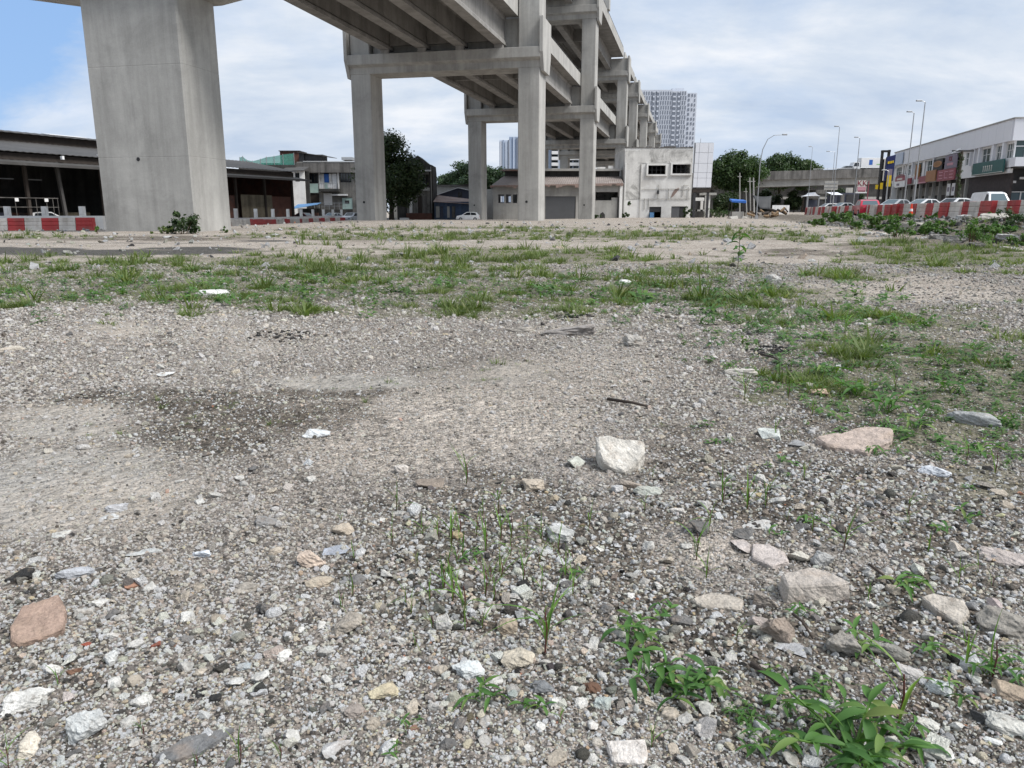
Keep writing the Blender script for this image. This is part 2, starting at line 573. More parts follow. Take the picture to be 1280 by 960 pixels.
_nt.links.new(_nt.nodes['Principled BSDF'].outputs[0], _mx.inputs[1]); _nt.links.new(_tr.outputs[0], _mx.inputs[2]); _nt.links.new(_mx.outputs[0], _nt.nodes['Material Output'].inputs[0])

# ------------------------------------------------------------------ ground zones (read off the place, kept in world space)
def blob(px, py, lst):
    v = np.zeros_like(px)
    for cx, cy, rx, ry, w in lst:
        v = np.maximum(v, w * np.exp(-0.8 * (((px - cx) / rx) ** 2 + ((py - cy) / ry) ** 2)))
    return v


GRASS = [(250, 352, 330, 30, 1.0), (120, 362, 200, 28, 1.0), (520, 350, 200, 36, 1.0), (640, 322, 170, 11, 1.05), (60, 335, 140, 10, .8), (760, 368, 180, 24, .8), (560, 388, 280, 12, .85),
         (330, 328, 60, 10, 1.0), (700, 350, 110, 20, .8), (880, 335, 100, 13, .8), (1210, 322, 130, 15, 1.05), (1110, 305, 60, 5, .8), (960, 372, 120, 20, .7), (1060, 345, 60, 8, .8),
         (1120, 428, 130, 34, .9), (1230, 470, 110, 60, 1.0), (1100, 490, 120, 40, .95), (1010, 475, 60, 26, .8), (960, 500, 60, 20, .7), (1180, 545, 110, 35, .75), (1060, 395, 60, 20, .8), (1240, 600, 70, 40, .6), (1000, 400, 180, 26, .75), (900, 420, 60, 14, .55), (1180, 400, 130, 18, .7), (880, 372, 160, 16, .8),
         (560, 297, 160, 4, .95), (700, 291, 140, 2.8, .9), (880, 295, 190, 6, 1.0), (650, 285, 160, 1.8, .8), (900, 284, 120, 1.8, .8), (450, 287, 120, 2, .75), (1000, 300, 60, 6, .7), (420, 293, 100, 2.5, .7), (1120, 285, 60, 4, .7), (60, 296, 90, 2.2, .7), (330, 296, 60, 3, .7)]
SOIL = [(180, 500, 180, 18, .65), (330, 520, 170, 30, .8), (250, 545, 150, 28, .7), (420, 490, 90, 12, .8), (620, 460, 110, 18, .55), (1150, 500, 210, 80, 1.0), (1010, 460, 120, 40, .7), (640, 700, 200, 110, .85),
        (1020, 850, 260, 100, .95), (880, 580, 150, 60, .75), (1150, 640, 180, 80, .8), (60, 820, 160, 60, .55), (330, 360, 500, 36, .42), (800, 370, 300, 28, .55), (700, 320, 300, 10, .4), (820, 780, 120, 80, .7),
        (100, 720, 120, 40, .45), (640, 860, 160, 60, .5), (1180, 310, 160, 20, .8), (210, 430, 60, 16, .6), (1000, 620, 160, 70, .9), (860, 640, 90, 30, .7), (1150, 760, 160, 70, .8), (700, 860, 120, 60, .7), (560, 760, 120, 60, .7), (200, 298, 220, 4, .7), (820, 296, 160, 4, .6), (1000, 315, 90, 6, .7), (480, 300, 160, 3, .6)]
SLAB = [(50, 525, 110, 26, 1.0), (70, 610, 160, 55, .95), (150, 411, 46, 10, .9), (395, 478, 75, 9, .9), (700, 411, 60, 7, .6), (300, 440, 60, 12, .4), (640, 460, 90, 16, .5), (480, 478, 40, 8, .5)]
TAR = [(110, 315.5, 190, 3.6, 1.2), (10, 313, 120, 4, 1.1), (250, 311, 80, 2.6, .95), (120, 304, 200, 2.2, .55), (330, 301, 50, 1.6, .7)]
PALE = [(640, 285, 700, 4.5, 1.0), (1130, 362, 170, 18, .9), (560, 303, 400, 4, .7), (900, 283, 260, 6, .9)]


def zones(x, y, z):
    px, py = project(x, y, z)
    s = x * CA - y * SA
    lx = np.log(np.maximum(y, .3))
    w = fbm(x / np.maximum(y, .5) * 26, lx * 30, 31, 4) - 0.5          # same apparent grain near and far
    w2 = fbm(x * 1.1, y * 0.9, 44, 4) - 0.5
    w = 0.6 * w + 0.6 * w2
    gr = ss(0.32, 0.62, blob(px, py, GRASS) + 1.25 * w)
    so_ = ss(0.30, 0.65, blob(px, py, SOIL) + 1.0 * w)
    sb = ss(0.25, 0.85, blob(px, py, SLAB) + 1.0 * w2 + .5 * w)
    ta = ss(0.40, 0.62, blob(px, py, TAR) + 0.55 * w)
    pa = ss(0.30, 0.60, blob(px, py, PALE) + 0.6 * w)
    mound = ss(9.2, 10.5, s + 1.6 * w) * ss(15.4, 14.6, s) * ss(14, 22, y)
    so_ = np.maximum(so_ * (1 - 0.6 * pa), 0.95 * mound)
    gr = np.maximum(gr, 0.55 * mound * ss(-0.1, 0.2, w)) * (1 - 0.8 * ta)
    return gr, so_, sb * (1 - gr), ta, pa


rows = [-30.0]
yv = 0.35
while yv < 30:
    rows.append(yv); yv *= 1.0085 if yv > 1.0 else 1.02
while yv < 3500:
    rows.append(yv); yv *= 1.035 if yv < 250 else 1.12
rows = np.array(rows)
kc = np.concatenate([[-9, -6, -4, -3, -2.2, -1.7, -1.35, -1.1, -0.95], np.linspace(-0.86, 0.86, 330), [0.95, 1.1, 1.35, 1.7, 2.2, 3, 4, 6, 9]])
GY, GK = np.meshgrid(rows, kc, indexing='ij')
GX = GK * np.where(GY < 0, 60.0, GY + 0.45)
GXf, GYf = GX.ravel(), GY.ravel()
GZf = gz(GXf, GYf)
nr, nc = GY.shape
ii = (np.arange(nr - 1)[:, None] * nc + np.arange(nc - 1)[None, :]).ravel()
gm = mesh_np('ground', np.stack([GXf, GYf, GZf], 1), np.stack([ii, ii + 1, ii + nc + 1, ii + nc], 1), None, True)
zg, zs_, zb, zt, zp = zones(GXf, GYf, GZf)
behind = GYf < 0.5
for a_ in (zg, zs_, zb, zt, zp): a_[behind] = 0.3
ca_ = gm.color_attributes.new('zone', 'FLOAT_COLOR', 'POINT')
ca_.data.foreach_set('color', np.stack([zs_, zb, zt, zg], 1).astype(np.float32).ravel())
_px, _py = project(GXf, GYf, GZf)
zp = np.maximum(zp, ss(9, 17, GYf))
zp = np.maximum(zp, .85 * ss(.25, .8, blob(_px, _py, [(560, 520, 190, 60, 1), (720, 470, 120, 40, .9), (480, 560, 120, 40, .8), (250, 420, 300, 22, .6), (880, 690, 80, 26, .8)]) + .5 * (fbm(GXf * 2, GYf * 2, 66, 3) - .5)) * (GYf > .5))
cb_ = gm.color_attributes.new('zone_pale', 'FLOAT_COLOR', 'POINT')
cb_.data.foreach_set('color', np.stack([zp, zp, zp, zp], 1).astype(np.float32).ravel())


def ground_material():
    m, nt, b = newmat('sandy_ground')
    g = node(nt, 'ShaderNodeNewGeometry')
    pos = g.outputs['Position']
    za = node(nt, 'ShaderNodeAttribute', attribute_name='zone')
    zb_ = node(nt, 'ShaderNodeAttribute', attribute_name='zone_pale')
    sp = node(nt, 'ShaderNodeSeparateColor')
    nt.links.new(za.outputs['Color'], sp.inputs[0])
    soil, slab, tar, grass = sp.outputs[0], sp.outputs[1], sp.outputs[2], za.outputs['Alpha']
    big = noise_n(nt, pos, 0.5, 6, 0.6)
    mid = noise_n(nt, pos, 5, 6, 0.65)
    fine = noise_n(nt, pos, 60, 4, 0.7)
    sand = mixc(nt, ramp(nt, big.outputs[0], [(0.35, 0.0), (0.65, 1.0)]), (0.19, 0.165, 0.142), (0.31, 0.278, 0.248))
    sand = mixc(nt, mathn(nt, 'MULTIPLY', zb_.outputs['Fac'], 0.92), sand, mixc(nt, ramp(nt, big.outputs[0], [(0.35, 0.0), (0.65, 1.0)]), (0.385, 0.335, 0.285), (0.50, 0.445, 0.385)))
    soilc = mixc(nt, mid.outputs[0], (0.05, 0.041, 0.032), (0.17, 0.142, 0.112))
    k = mathn(nt, 'MULTIPLY', soil, ramp(nt, mid.outputs[0], [(0.34, 1.0), (0.72, 0.45)]))
    c = mixc(nt, k, sand, soilc)
    slabc = mixc(nt, ramp(nt, big.outputs[0], [(0.4, 0.0), (0.6, 1.0)]), (0.36, 0.34, 0.31), (0.44, 0.385, 0.325))
    slabc = mixc(nt, ramp(nt, mid.outputs[0], [(0.5, 0.0), (0.68, 0.75)]), slabc, (0.17, 0.155, 0.13))
    c = mixc(nt, mathn(nt, 'MULTIPLY', slab, 0.9), c, slabc)
    c = mixc(nt, mathn(nt, 'MULTIPLY', grass, 0.75), c, (0.21, 0.195, 0.145))
    c = mixc(nt, mathn(nt, 'MULTIPLY', tar, 0.92), c, mixc(nt, mid.outputs[0], (0.045, 0.044, 0.044), (0.12, 0.115, 0.105)))
    # grit: cells of single grains at three sizes, each with its own tone
    tones = [(0.0, 0.22), (0.14, 0.4), (0.24, 0.75), (0.5, 0.95), (0.78, 1.12), (1.0, 1.35)]
    hgt = None
    cam_y = node(nt, 'ShaderNodeSeparateXYZ'); nt.links.new(pos, cam_y.inputs[0])
    for sc, w in ((230, 0.75), (85, 0.75), (24, 0.55)):
        v = node(nt, 'ShaderNodeTexVoronoi')
        v.inputs['Scale'].default_value = sc
        nt.links.new(pos, v.inputs['Vector'])
        s_ = node(nt, 'ShaderNodeSeparateColor'); nt.links.new(v.outputs['Color'], s_.inputs[0])
        tone = ramp(nt, s_.outputs[0], tones)
        amt = mathn(nt, 'MULTIPLY', w, mathn(nt, 'SUBTRACT', 1.0, mathn(nt, 'MULTIPLY', slab, 0.75)))
        c = mixc(nt, amt, c, mixc(nt, 1.0, c, tone, 'MULTIPLY'))
        if sc < 200:
            h = mathn(nt, 'MULTIPLY', mathn(nt, 'SUBTRACT', 1.0, v.outputs['Distance']), 1.0 / sc)
            hgt = h if hgt is None else mathn(nt, 'ADD', hgt, h)
    c = mixc(nt, 1.0, c, ramp(nt, fine.outputs[0], [(0.3, 0.72), (0.7, 1.25)]), 'MULTIPLY')
    nt.links.new(c, b.inputs['Base Color'])
    b.inputs['Roughness'].default_value = 0.95
    b.inputs['Specular IOR Level'].default_value = 0.15
    hgt = mathn(nt, 'ADD', hgt, mathn(nt, 'MULTIPLY', fine.outputs[0], 0.012))
    bp = node(nt, 'ShaderNodeBump')
    bp.inputs['Strength'].default_value = 0.9
    bp.inputs['Distance'].default_value = 0.6
    nt.links.new(hgt, bp.inputs['Height']); nt.links.new(bp.outputs[0], b.inputs['Normal'])
    return m


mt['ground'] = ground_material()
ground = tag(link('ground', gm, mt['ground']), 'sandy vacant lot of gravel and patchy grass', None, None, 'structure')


# ------------------------------------------------------------------ scattering (geometry nodes, stuff only)
def scatter(name, P, rot, scl, idx, col, protos, label, parent=None):
    me = bpy.data.meshes.new(name)
    n = len(P)
    me.vertices.add(n)
    me.vertices.foreach_set('co', np.asarray(P, np.float32).ravel())
    for nm, typ, arr, key in (('rot', 'FLOAT_VECTOR', rot, 'vector'), ('scl', 'FLOAT_VECTOR', scl, 'vector')):
        a = me.attributes.new(nm, typ, 'POINT')
        a.data.foreach_set(key, np.asarray(arr, np.float32).ravel())
    a = me.attributes.new('idx', 'INT', 'POINT')
    a.data.foreach_set('value', np.asarray(idx, np.int32))
    if col is not None:
        a = me.attributes.new('col', 'FLOAT_COLOR', 'POINT')
        a.data.foreach_set('color', np.concatenate([np.asarray(col, np.float32), np.ones((n, 1), np.float32)], 1).ravel())
    o = link(name, me)
    pc = bpy.data.collections.new(name + '_kinds')
    for k, pm in enumerate(protos):
        po = bpy.data.objects.new('%s_kind.%03d' % (name, k), pm)
        pc.objects.link(po)
    ng = bpy.data.node_groups.new(name + '_nodes', 'GeometryNodeTree')
    ng.interface.new_socket('Geometry', in_out='INPUT', socket_type='NodeSocketGeometry')
    ng.interface.new_socket('Geometry', in_out='OUTPUT', socket_type='NodeSocketGeometry')
    gi = ng.nodes.new('NodeGroupInput'); go = ng.nodes.new('NodeGroupOutput')
    ci = ng.nodes.new('GeometryNodeCollectionInfo')
    ci.inputs['Collection'].default_value = pc
    ci.inputs['Separate Children'].default_value = True
    ci.inputs['Reset Children'].default_value = True
    ip = ng.nodes.new('GeometryNodeInstanceOnPoints')
    ip.inputs['Pick Instance'].default_value = True
    def na(nm, typ):
        q = ng.nodes.new('GeometryNodeInputNamedAttribute')
        q.data_type = typ
        q.inputs['Name'].default_value = nm
        return q.outputs['Attribute']
    ng.links.new(gi.outputs[0], ip.inputs['Points'])
    ng.links.new(ci.outputs[0], ip.inputs['Instance'])
    ng.links.new(na('idx', 'INT'), ip.inputs['Instance Index'])
    ng.links.new(na('rot', 'FLOAT_VECTOR'), ip.inputs['Rotation'])
    ng.links.new(na('scl', 'FLOAT_VECTOR'), ip.inputs['Scale'])
    ng.links.new(ip.outputs[0], go.inputs[0])
    md = o.modifiers.new('scatter', 'NODES')
    md.node_group = ng
    if parent is not None: o.parent = parent
    return tag(o, label, None, None, 'stuff')


def hull_rock(seed, n=14, flat=0.75, power=0.6, detail=0, mat=None, rough=0.03, bev=0.0):
    r = random.Random(seed)
    bm = bmesh.new()
    for _ in range(n):
        v = Vector((r.gauss(0, 1), r.gauss(0, 1), r.gauss(0, 1))).normalized()
        v = Vector((math.copysign(abs(v.x) ** power, v.x), math.copysign(abs(v.y) ** power, v.y), math.copysign(abs(v.z) ** power, v.z)))
        v *= r.uniform(0.78, 1.0)
        bm.verts.new((v.x * 0.5, v.y * 0.5, v.z * 0.5))
    bmesh.ops.convex_hull(bm, input=bm.verts)
    for v in [v for v in bm.verts if not v.link_faces]: bm.verts.remove(v)
    # fit to a unit box (x, y) with height `flat`
    cs = [v.co.copy() for v in bm.verts]
    for ax, ext in ((0, 1.0), (1, 1.0), (2, flat)):
        lo = min(c[ax] for c in cs); hi = max(c[ax] for c in cs)
        for v in bm.verts: v.co[ax] = ((v.co[ax] - lo) / (hi - lo) - 0.5) * ext
    if bev:
        bmesh.ops.bevel(bm, geom=list(bm.edges), offset=bev, segments=1, profile=0.6, affect='EDGES')
    if detail:
        bmesh.ops.triangulate(bm, faces=bm.faces)
        for it in range(detail):
            bmesh.ops.subdivide_edges(bm, edges=[e for e in bm.edges if e.calc_length() > 0.05], cuts=1, use_grid_fill=True)
            bmesh.ops.triangulate(bm, faces=bm.faces)
        bm.normal_update()
        P = np.array([v.co for v in bm.verts]); N = np.array([v.normal for v in bm.verts])
        def n3(P, f, sd):
            return (fbm(P[:, 0] * f + P[:, 2] * f * .7, P[:, 1] * f - P[:, 2] * f * .6, sd, 3) - .5) + (fbm(P[:, 2] * f * 1.1 + 3, P[:, 0] * f * .8 + P[:, 1] * f * .5, sd + 5, 3) - .5)
        d = rough * (1.3 * n3(P, 3.5, seed) + 0.9 * n3(P, 11, seed + 9))
        P = P + N * d[:, None]
        for v, p in zip(bm.verts, P): v.co = p
    me = bpy.data.meshes.new('stone')
    bm.to_mesh(me); bm.free()
    if mat is not None: me.materials.append(mat)
    return me


GRAVEL_KINDS = [hull_rock(100 + i, 9 + i % 5, 0.62 + 0.06 * (i % 4), 0.75, 0, mt['gravel']) for i in range(9)]
for i in range(6):
    me = hull_rock(140 + i, 18 + 2 * i, 0.66, 0.95, 0, mt['gravel'])
    for p in me.polygons: p.use_smooth = True
    GRAVEL_KINDS.append(me)

PAL = 1.75 * np.array((1.06, 1.0, .90)) * np.array([(.66, .63, .58), (.52, .50, .47), (.44, .42, .385), (.46, .385, .31), (.30, .285, .26), (.36, .40, .41), (.17, .165, .16), (.055, .054, .054), (.36, .16, .09), (.50, .40, .25)])
PW = np.array([.34, .23, .15, .11, .055, .035, .035, .042, .002, .012])
grey_ = PAL.mean(1, keepdims=True); PAL = grey_ + (PAL - grey_) * np.array([.75] * 5 + [.5] + [.8] * 4)[:, None]; PW = PW / PW.sum()


def stone_cols(n, dark=0.0):
    w = PW.copy(); w[6] += dark * .15; w[7] += dark * .25; w /= w.sum()
    c = PAL[rng.choice(len(PAL), n, p=w)] * rng.uniform(0.75, 1.2, (n, 1))
    return np.clip(c * rng.uniform(0.95, 1.05, (n, 3)), 0.02, 0.84)


def rand_ground(n, y0, y1, kmax=0.74):
    y = np.exp(rng.uniform(math.log(y0), math.log(y1), n))
    x = rng.uniform(-kmax, kmax, n) * (y + 0.25)
    return x, y


N = 250000
x, y = rand_ground(N, 1.0, 15)
z = gz(x, y)
zg_, zso, zsl, zta, zpa = zones(x, y, z)
px, py = project(x, y, z)
coarse = ss(560, 800, py) * 0.5 + 0.4 * zso * ss(540, 620, py) - 0.25 * zso * ss(600, 540, py)
finer = blob(px, py, [(560, 540, 170, 80, 1), (640, 480, 120, 40, 1), (880, 690, 90, 40, .8), (1080, 800, 60, 40, .7)])
keep = rng.random(N) < (1 - 0.62 * zsl) * (1 - 0.6 * zg_) * (1 - 0.3 * zso * (py < 560)) * (1 - 0.75 * zpa * (py < 420)) * (1 - .28 * zso * (py > 560)) * (1 - 0.25 * finer)
diam = np.maximum(0.0042, 0.0031 * y * (0.8 + 0.55 * coarse - 0.28 * finer) * (1 - .22 * ss(3.5, 6, y))) * np.exp(rng.normal(0, 0.40, N))
big_ = rng.random(N) < (0.014 * (0.5 + coarse) * (1 - 0.7 * finer))
diam = np.where(big_, diam * rng.uniform(1.8, 3.6, N), diam)
diam = np.minimum(diam, 0.05)
x, y, z, diam, zso, zta = [a[keep] for a in (x, y, z, diam, zso, zta)]
n = len(x)
rot = np.stack([rng.normal(0, .25, n), rng.normal(0, .25, n), rng.uniform(0, 6.28, n)], 1)
scl = diam[:, None] * np.stack([rng.uniform(.85, 1.35, n), rng.uniform(.7, 1.05, n), rng.uniform(.8, 1.35, n)], 1)
cols = stone_cols(n, 0.15)
sandy = (1 - zso) * ss(860, 620, project(x, y, z)[1])
cols = cols * (1 - .45 * sandy[:, None]) + np.array([.73, .655, .585]) * rng.uniform(.75, 1.15, (n, 1)) * .45 * sandy[:, None]
dk = rng.random(n) < 0.26 * zso
cols[dk] *= 0.55
cols[rng.random(n) < .05] *= .25
cols[rng.random(n) < 0.8 * zta] *= 0.3
cols *= (1 - .30 * ss(7, 10, y))[:, None]
P = np.stack([x, y, z + diam * 0.16], 1)
scatter('gravel', P, rot, scl, rng.integers(0, len(GRAVEL_KINDS), n), cols, GRAVEL_KINDS, 'loose grey and white gravel covering the foreground')

# far rubble bits and the broken rubble of the bank by the barriers
nf = 1700
x, y = rand_ground(nf, 13, 75)
z = gz(x, y)
s = x * CA - y * SA
kp = (s < 9.5)
d = np.minimum(0.0028 * y * np.exp(rng.normal(0, .55, nf)), 0.22)
nm = 4200
tm = rng.uniform(22, 75, nm); sm = rng.uniform(9.2, 14.2, nm)
xm, ym = st(sm, tm)
dm = np.clip(0.075 * np.exp(rng.normal(0, .6, nm)), 0.03, 0.32)
x = np.concatenate([x[kp], xm]); y = np.concatenate([y[kp], ym]); d = np.concatenate([d[kp], dm])
z = gz(x, y); n = len(x)
rot = np.stack([rng.normal(0, .5, n), rng.normal(0, .5, n), rng.uniform(0, 6.28, n)], 1)
scl = d[:, None] * np.stack([rng.uniform(.9, 1.6, n), rng.uniform(.7, 1.05, n), rng.uniform(.5, 1.0, n)], 1)
cols = np.clip(stone_cols(n, 0.2) * .62, .07, .42)
onb = (x * CA - y * SA) > 8.8
cols[onb] *= rng.uniform(.22, .75, (int(onb.sum()), 1))
scatter('rubble', np.stack([x, y, z + d * .12], 1), rot, scl, rng.integers(0, 9, n), cols, GRAVEL_KINDS[:9], 'broken rubble scattered over the lot and the bank below the barriers')


# ------------------------------------------------------------------ grass
def blade_strip(V, F, base, ang, lean, h, w, curl, segs=3):
    b = len(V)
    dx, dy = math.cos(ang), math.sin(ang)
    for i in range(segs + 1):
        t = i / segs
        r_ = lean * h * (t + curl * t * t)
        zz_ = h * (t - 0.35 * curl * t * t)
        ww = w * (1 - t ** 1.5) * 0.5 + 0.0003
        cx, cy = base[0] + dx * r_, base[1] + dy * r_
        V.append((cx - dy * ww, cy + dx * ww, zz_)); V.append((cx + dy * ww, cy - dx * ww, zz_))
    for i in range(segs):
        F.append((b + 2 * i, b + 2 * i + 1, b + 2 * i + 3, b + 2 * i + 2))


def tuft(seed, nb, spread, h, w):
    r = random.Random(seed); V = []; F = []
    for _ in range(nb):
        a = r.uniform(0, 6.28)
        q = spread * math.sqrt(r.random())
        blade_strip(V, F, (q * math.cos(a) * .5, q * math.sin(a) * .5), a + r.gauss(0, .6), r.uniform(.1, .75), h * r.uniform(.5, 1.0), w * r.uniform(.7, 1.3), r.uniform(.1, .9))
    return mesh_np('tuft', V, F, mt['grass'])


def rosette(seed, nl):
    r = random.Random(seed); V = []; F = []
    for i in range(nl):
        a = r.uniform(0, 6.28); q = r.uniform(0, .5); z0 = r.uniform(.05, .5)
        bx_, by_ = q * math.cos(a * 1.7), q * math.sin(a * 1.7)
        L = r.uniform(.35, .7); w = L * .3
        dx, dy = math.cos(a), math.sin(a)
        b = len(V)
        V += [(bx_, by_, z0), (bx_ + dx * L * .5 - dy * w * .5, by_ + dy * L * .5 + dx * w * .5, z0 + .12), (bx_ + dx * L * .5 + dy * w * .5, by_ + dy * L * .5 - dx * w * .5, z0 + .12), (bx_ + dx * L, by_ + dy * L, z0 - .02)]
        F += [(b, b + 2, b + 3, b + 1)]
    return mesh_np('rosette', V, F, mt['leaf_weed'])


TUFTS = [tuft(1 + i, 12 + 2 * i, 0.5, 1.0, 0.055) for i in range(5)] + [tuft(20 + i, 16, 0.8, 0.7, 0.06) for i in range(3)]
ROS = [rosette(40 + i, 14) for i in range(4)]
nb_ = 140000
x, y = rand_ground(nb_, 3.3, 75)
z = gz(x, y)
zg_, zso, zsl, zta, zpa = zones(x, y, z)
clump = fbm(x * 2.2, y * 2.2, 71, 3)
kp = rng.random(nb_) < zg_ * (0.12 + 0.5 * ss(0.44, 0.72, clump)) * (1 - .35 * (y < 7)) + 0.018 * (zso > .3)
x, y, z, c1 = x[kp], y[kp], z[kp], clump[kp]
n = len(x)
hh = np.clip(0.026 + 0.0040 * (y - 3), 0.025, 0.12) * np.exp(rng.normal(0, .42, n)) * (0.55 + 1.15 * ss(.5, .78, c1)) * np.where(rng.random(n) < .05, 1.9, 1.0)
P = np.stack([x, y, z - .003], 1)
rot = np.stack([rng.normal(0, .12, n), rng.normal(0, .12, n), rng.uniform(0, 6.28, n)], 1)
wd = np.clip(hh * rng.uniform(1.0, 2.0, n), .04, .4)
scatter('grass', P, rot, np.stack([wd, wd, hh], 1), rng.integers(0, len(TUFTS), n), None, TUFTS, 'patchy short green grass growing over the gravel lot')
nb_ = 14000
x, y = rand_ground(nb_, 1.3, 14)
z = gz(x, y)
px, py = project(x, y, z)
zg_, zso, zsl, zta, zpa = zones(x, y, z)
WEED = [(1000, 400, 200, 30, .9), (1150, 490, 200, 70, 1), (1020, 470, 100, 40, .9), (1230, 560, 110, 60, .8), (960, 900, 150, 70, .5), (1150, 640, 180, 80, .35), (300, 360, 420, 30, .8), (800, 365, 260, 26, .9), (880, 560, 120, 60, .3), (640, 720, 160, 90, .16)]
kp = rng.random(nb_) < ss(.25, .8, blob(px, py, WEED) + .9 * (fbm(x * 3, y * 3, 77, 3) - .5)) * 0.5
x, y, z = x[kp], y[kp], z[kp]
n = len(x)
sz = np.clip(0.012 * y + .012, .025, .12) * np.exp(rng.normal(0, .35, n))
rot = np.stack([rng.normal(0, .2, n), rng.normal(0, .2, n), rng.uniform(0, 6.28, n)], 1)
scatter('weed_cover', np.stack([x, y, z], 1), rot, np.stack([sz, sz, sz * .8], 1), rng.integers(0, 4, n), None, ROS, 'low creeping weeds spreading over the damp soil')

# ------------------------------------------------------------------ elevated viaduct: portal piers, two decks of girder spans
# pier frame: x across (right = +), y along (away from the camera), origin under the middle of the pier's front face
SC = -26.77
HALF, CW, CDEP = 10.6, 2.35, 3.3
T = [34.5, 82.5, 128.3, 187.0, 221.0, 267.0, 320.0, 368.0]
ROT = -AX


def column_mesh(x0, x1, y0, y1, z0, z1, name, lift=4.3, ph=3.4):
    """concrete shaft cast in lifts: a shallow recessed joint between them, chamfered arrises"""
    ch = 0.09
    def ring(z, ins):
        a, b, c, d = x0 + ins, x1 - ins, y0 + ins, y1 - ins
        return [(a + ch, c, z), (b - ch, c, z), (b, c + ch, z), (b, d - ch, z), (b - ch, d, z), (a + ch, d, z), (a, d - ch, z), (a, c + ch, z)]
    zs = [(z0, 0)]
    z = z0 + ph
    while z < z1 - 0.5:
        zs += [(z - .02, 0), (z - .008, .008), (z + .008, .008), (z + .02, 0)]
        z += lift
    zs.append((z1, 0))
    V = []; F = []
    for z, i in zs: V += ring(z, i)
    for k in range(len(zs) - 1):
        for j in range(8):
            F.append((k * 8 + j, k * 8 + (j + 1) % 8, k * 8 + 8 + (j + 1) % 8, k * 8 + 8 + j))
    m = MB().add(V, F)
    m.f.append(tuple(range(7, -1, -1))); m.f.append(tuple(range(len(V) - 8, len(V))))
    return m.mesh(name, mt['concrete'])


def cap_beam(mb, zb, d=CDEP, h=HALF + 0.12):
    """inverted-T cross beam: sloping ledges either side of an upstand"""
    prof = [(-0.60, zb + 1.9), (-0.60, zb + 0.9), (-0.03, zb + .66), (-0.03, zb), (d + .03, zb), (d + .03, zb + .66), (d + 0.60, zb + 0.9), (d + 0.60, zb + 1.9)]
    mb.prism(prof[::-1], 'x', -h, h)
    return mb


PIER_LABELS = [None,
               "tall two-column concrete pier nearest the camera, carrying both decks of the viaduct",
               "second two-column viaduct pier, standing in front of the low house with the roller shutter",
               "third two-column viaduct pier, rising behind the roof of the low shuttered house",
               "fourth two-column viaduct pier, first of those cut off by the peeling white building's roof",
               "fifth two-column viaduct pier, between the fourth and sixth above the peeling white building",
               "sixth two-column viaduct pier, a thin stub against the apartment tower",
               "farthest viaduct pier, a small grey stub against the apartment tower"]


def make_pier(k):
    x, y = st(SC, T[k])
    g = min(gz1(*st(SC - 9, T[k])), gz1(*st(SC + 9, T[k])))
    g = gz1(*st(SC + 9.5, T[k])) - 0.15
    root = thing('viaduct_pier', PIER_LABELS[k], 'viaduct pier', (x, y, 0), ROT, 'two-column piers of the viaduct')
    for sgn in (1, -1):
        xa, xb = (HALF - CW, HALF) if sgn > 0 else (-HALF, -HALF + CW)
        gg = gz1(*st(SC + sgn * 9.4, T[k] + 1)) - 0.25
        c = link('column', column_mesh(xa, xb, 0, CDEP, gg, 15.59, 'column'), None, root)
        u = link('upper_column', column_mesh(xa + .04, xb - .04, .06, CDEP - .06, 17.52, 30.49, 'upper_column', 5.2, 3.2), None, root)
        # side plate, tapering at its foot
        m = MB()
        xo = sgn * HALF
        a0, a1 = sorted((xo + sgn * 0.02, xo + sgn * 0.42))
        m.prism([(-0.66, 17.0), (0.1, 15.2), (CDEP - .1, 15.2), (CDEP + .66, 17.0), (CDEP + .66, 20.4), (-0.66, 20.4)], 'x', a0, a1)
        m.build('side_plate', mt['concrete'], root, 0.05)
        m = MB()
        m.prism([(-0.66, 32.0), (0.1, 30.1), (CDEP - .1, 30.1), (CDEP + .66, 32.0), (CDEP + .66, 35.6), (-0.66, 35.6)], 'x', a0, a1)
        m.build('side_plate', mt['concrete'], root, 0.05)
        # formwork tie hole near the foot of the shaft
        hm = MB()
        pts = [((xa + xb) / 2 - .2 + .14 * math.cos(w), 2.0 + .14 * math.sin(w)) for w in [i * PI / 5 for i in range(10)]]
        hm.prism(pts[::-1], 'y', -0.012, 0.02)
        hm.build('tie_hole', mt['black'], c)
    cb = cap_beam(MB(), 15.6).build('cross_beam', mt['concrete'], root, 0.04)
    MB().box(-HALF + CW + .02, HALF - CW - .02, 0.95, CDEP - .95, 17.505, 20.6).build('upstand', mt['concrete'], cb)
    ub = cap_beam(MB(), 30.5).build('cross_beam', mt['concrete'], root, 0.04)
    MB().box(-HALF, HALF, -0.3, CDEP + .3, 32.405, 35.1).build('upstand', mt['concrete'], ub)
    for gx in GIRD:
        for yy in (-0.32, CDEP + .32):
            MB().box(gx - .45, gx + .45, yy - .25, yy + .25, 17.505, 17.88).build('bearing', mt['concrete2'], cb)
    return root


GIRD = [-6.3, -2.1, 2.1, 6.3]


def girder(mb, gx, y0, y1, zb, h):
    w, b, t = 0.42, 0.55, 0.13
    prof = [(gx - b, zb), (gx + b, zb), (gx + b, zb + .32), (gx + w - .05, zb + .55), (gx + w - .05, zb + h - .45), (gx + b, zb + h - .2), (gx + b, zb + h), (gx - b, zb + h),
            (gx - b, zb + h - .2), (gx - w + .05, zb + h - .45), (gx - w + .05, zb + .55), (gx - b, zb + .32)]
    return mb.prism(prof[::-1], 'y', y0, y1)


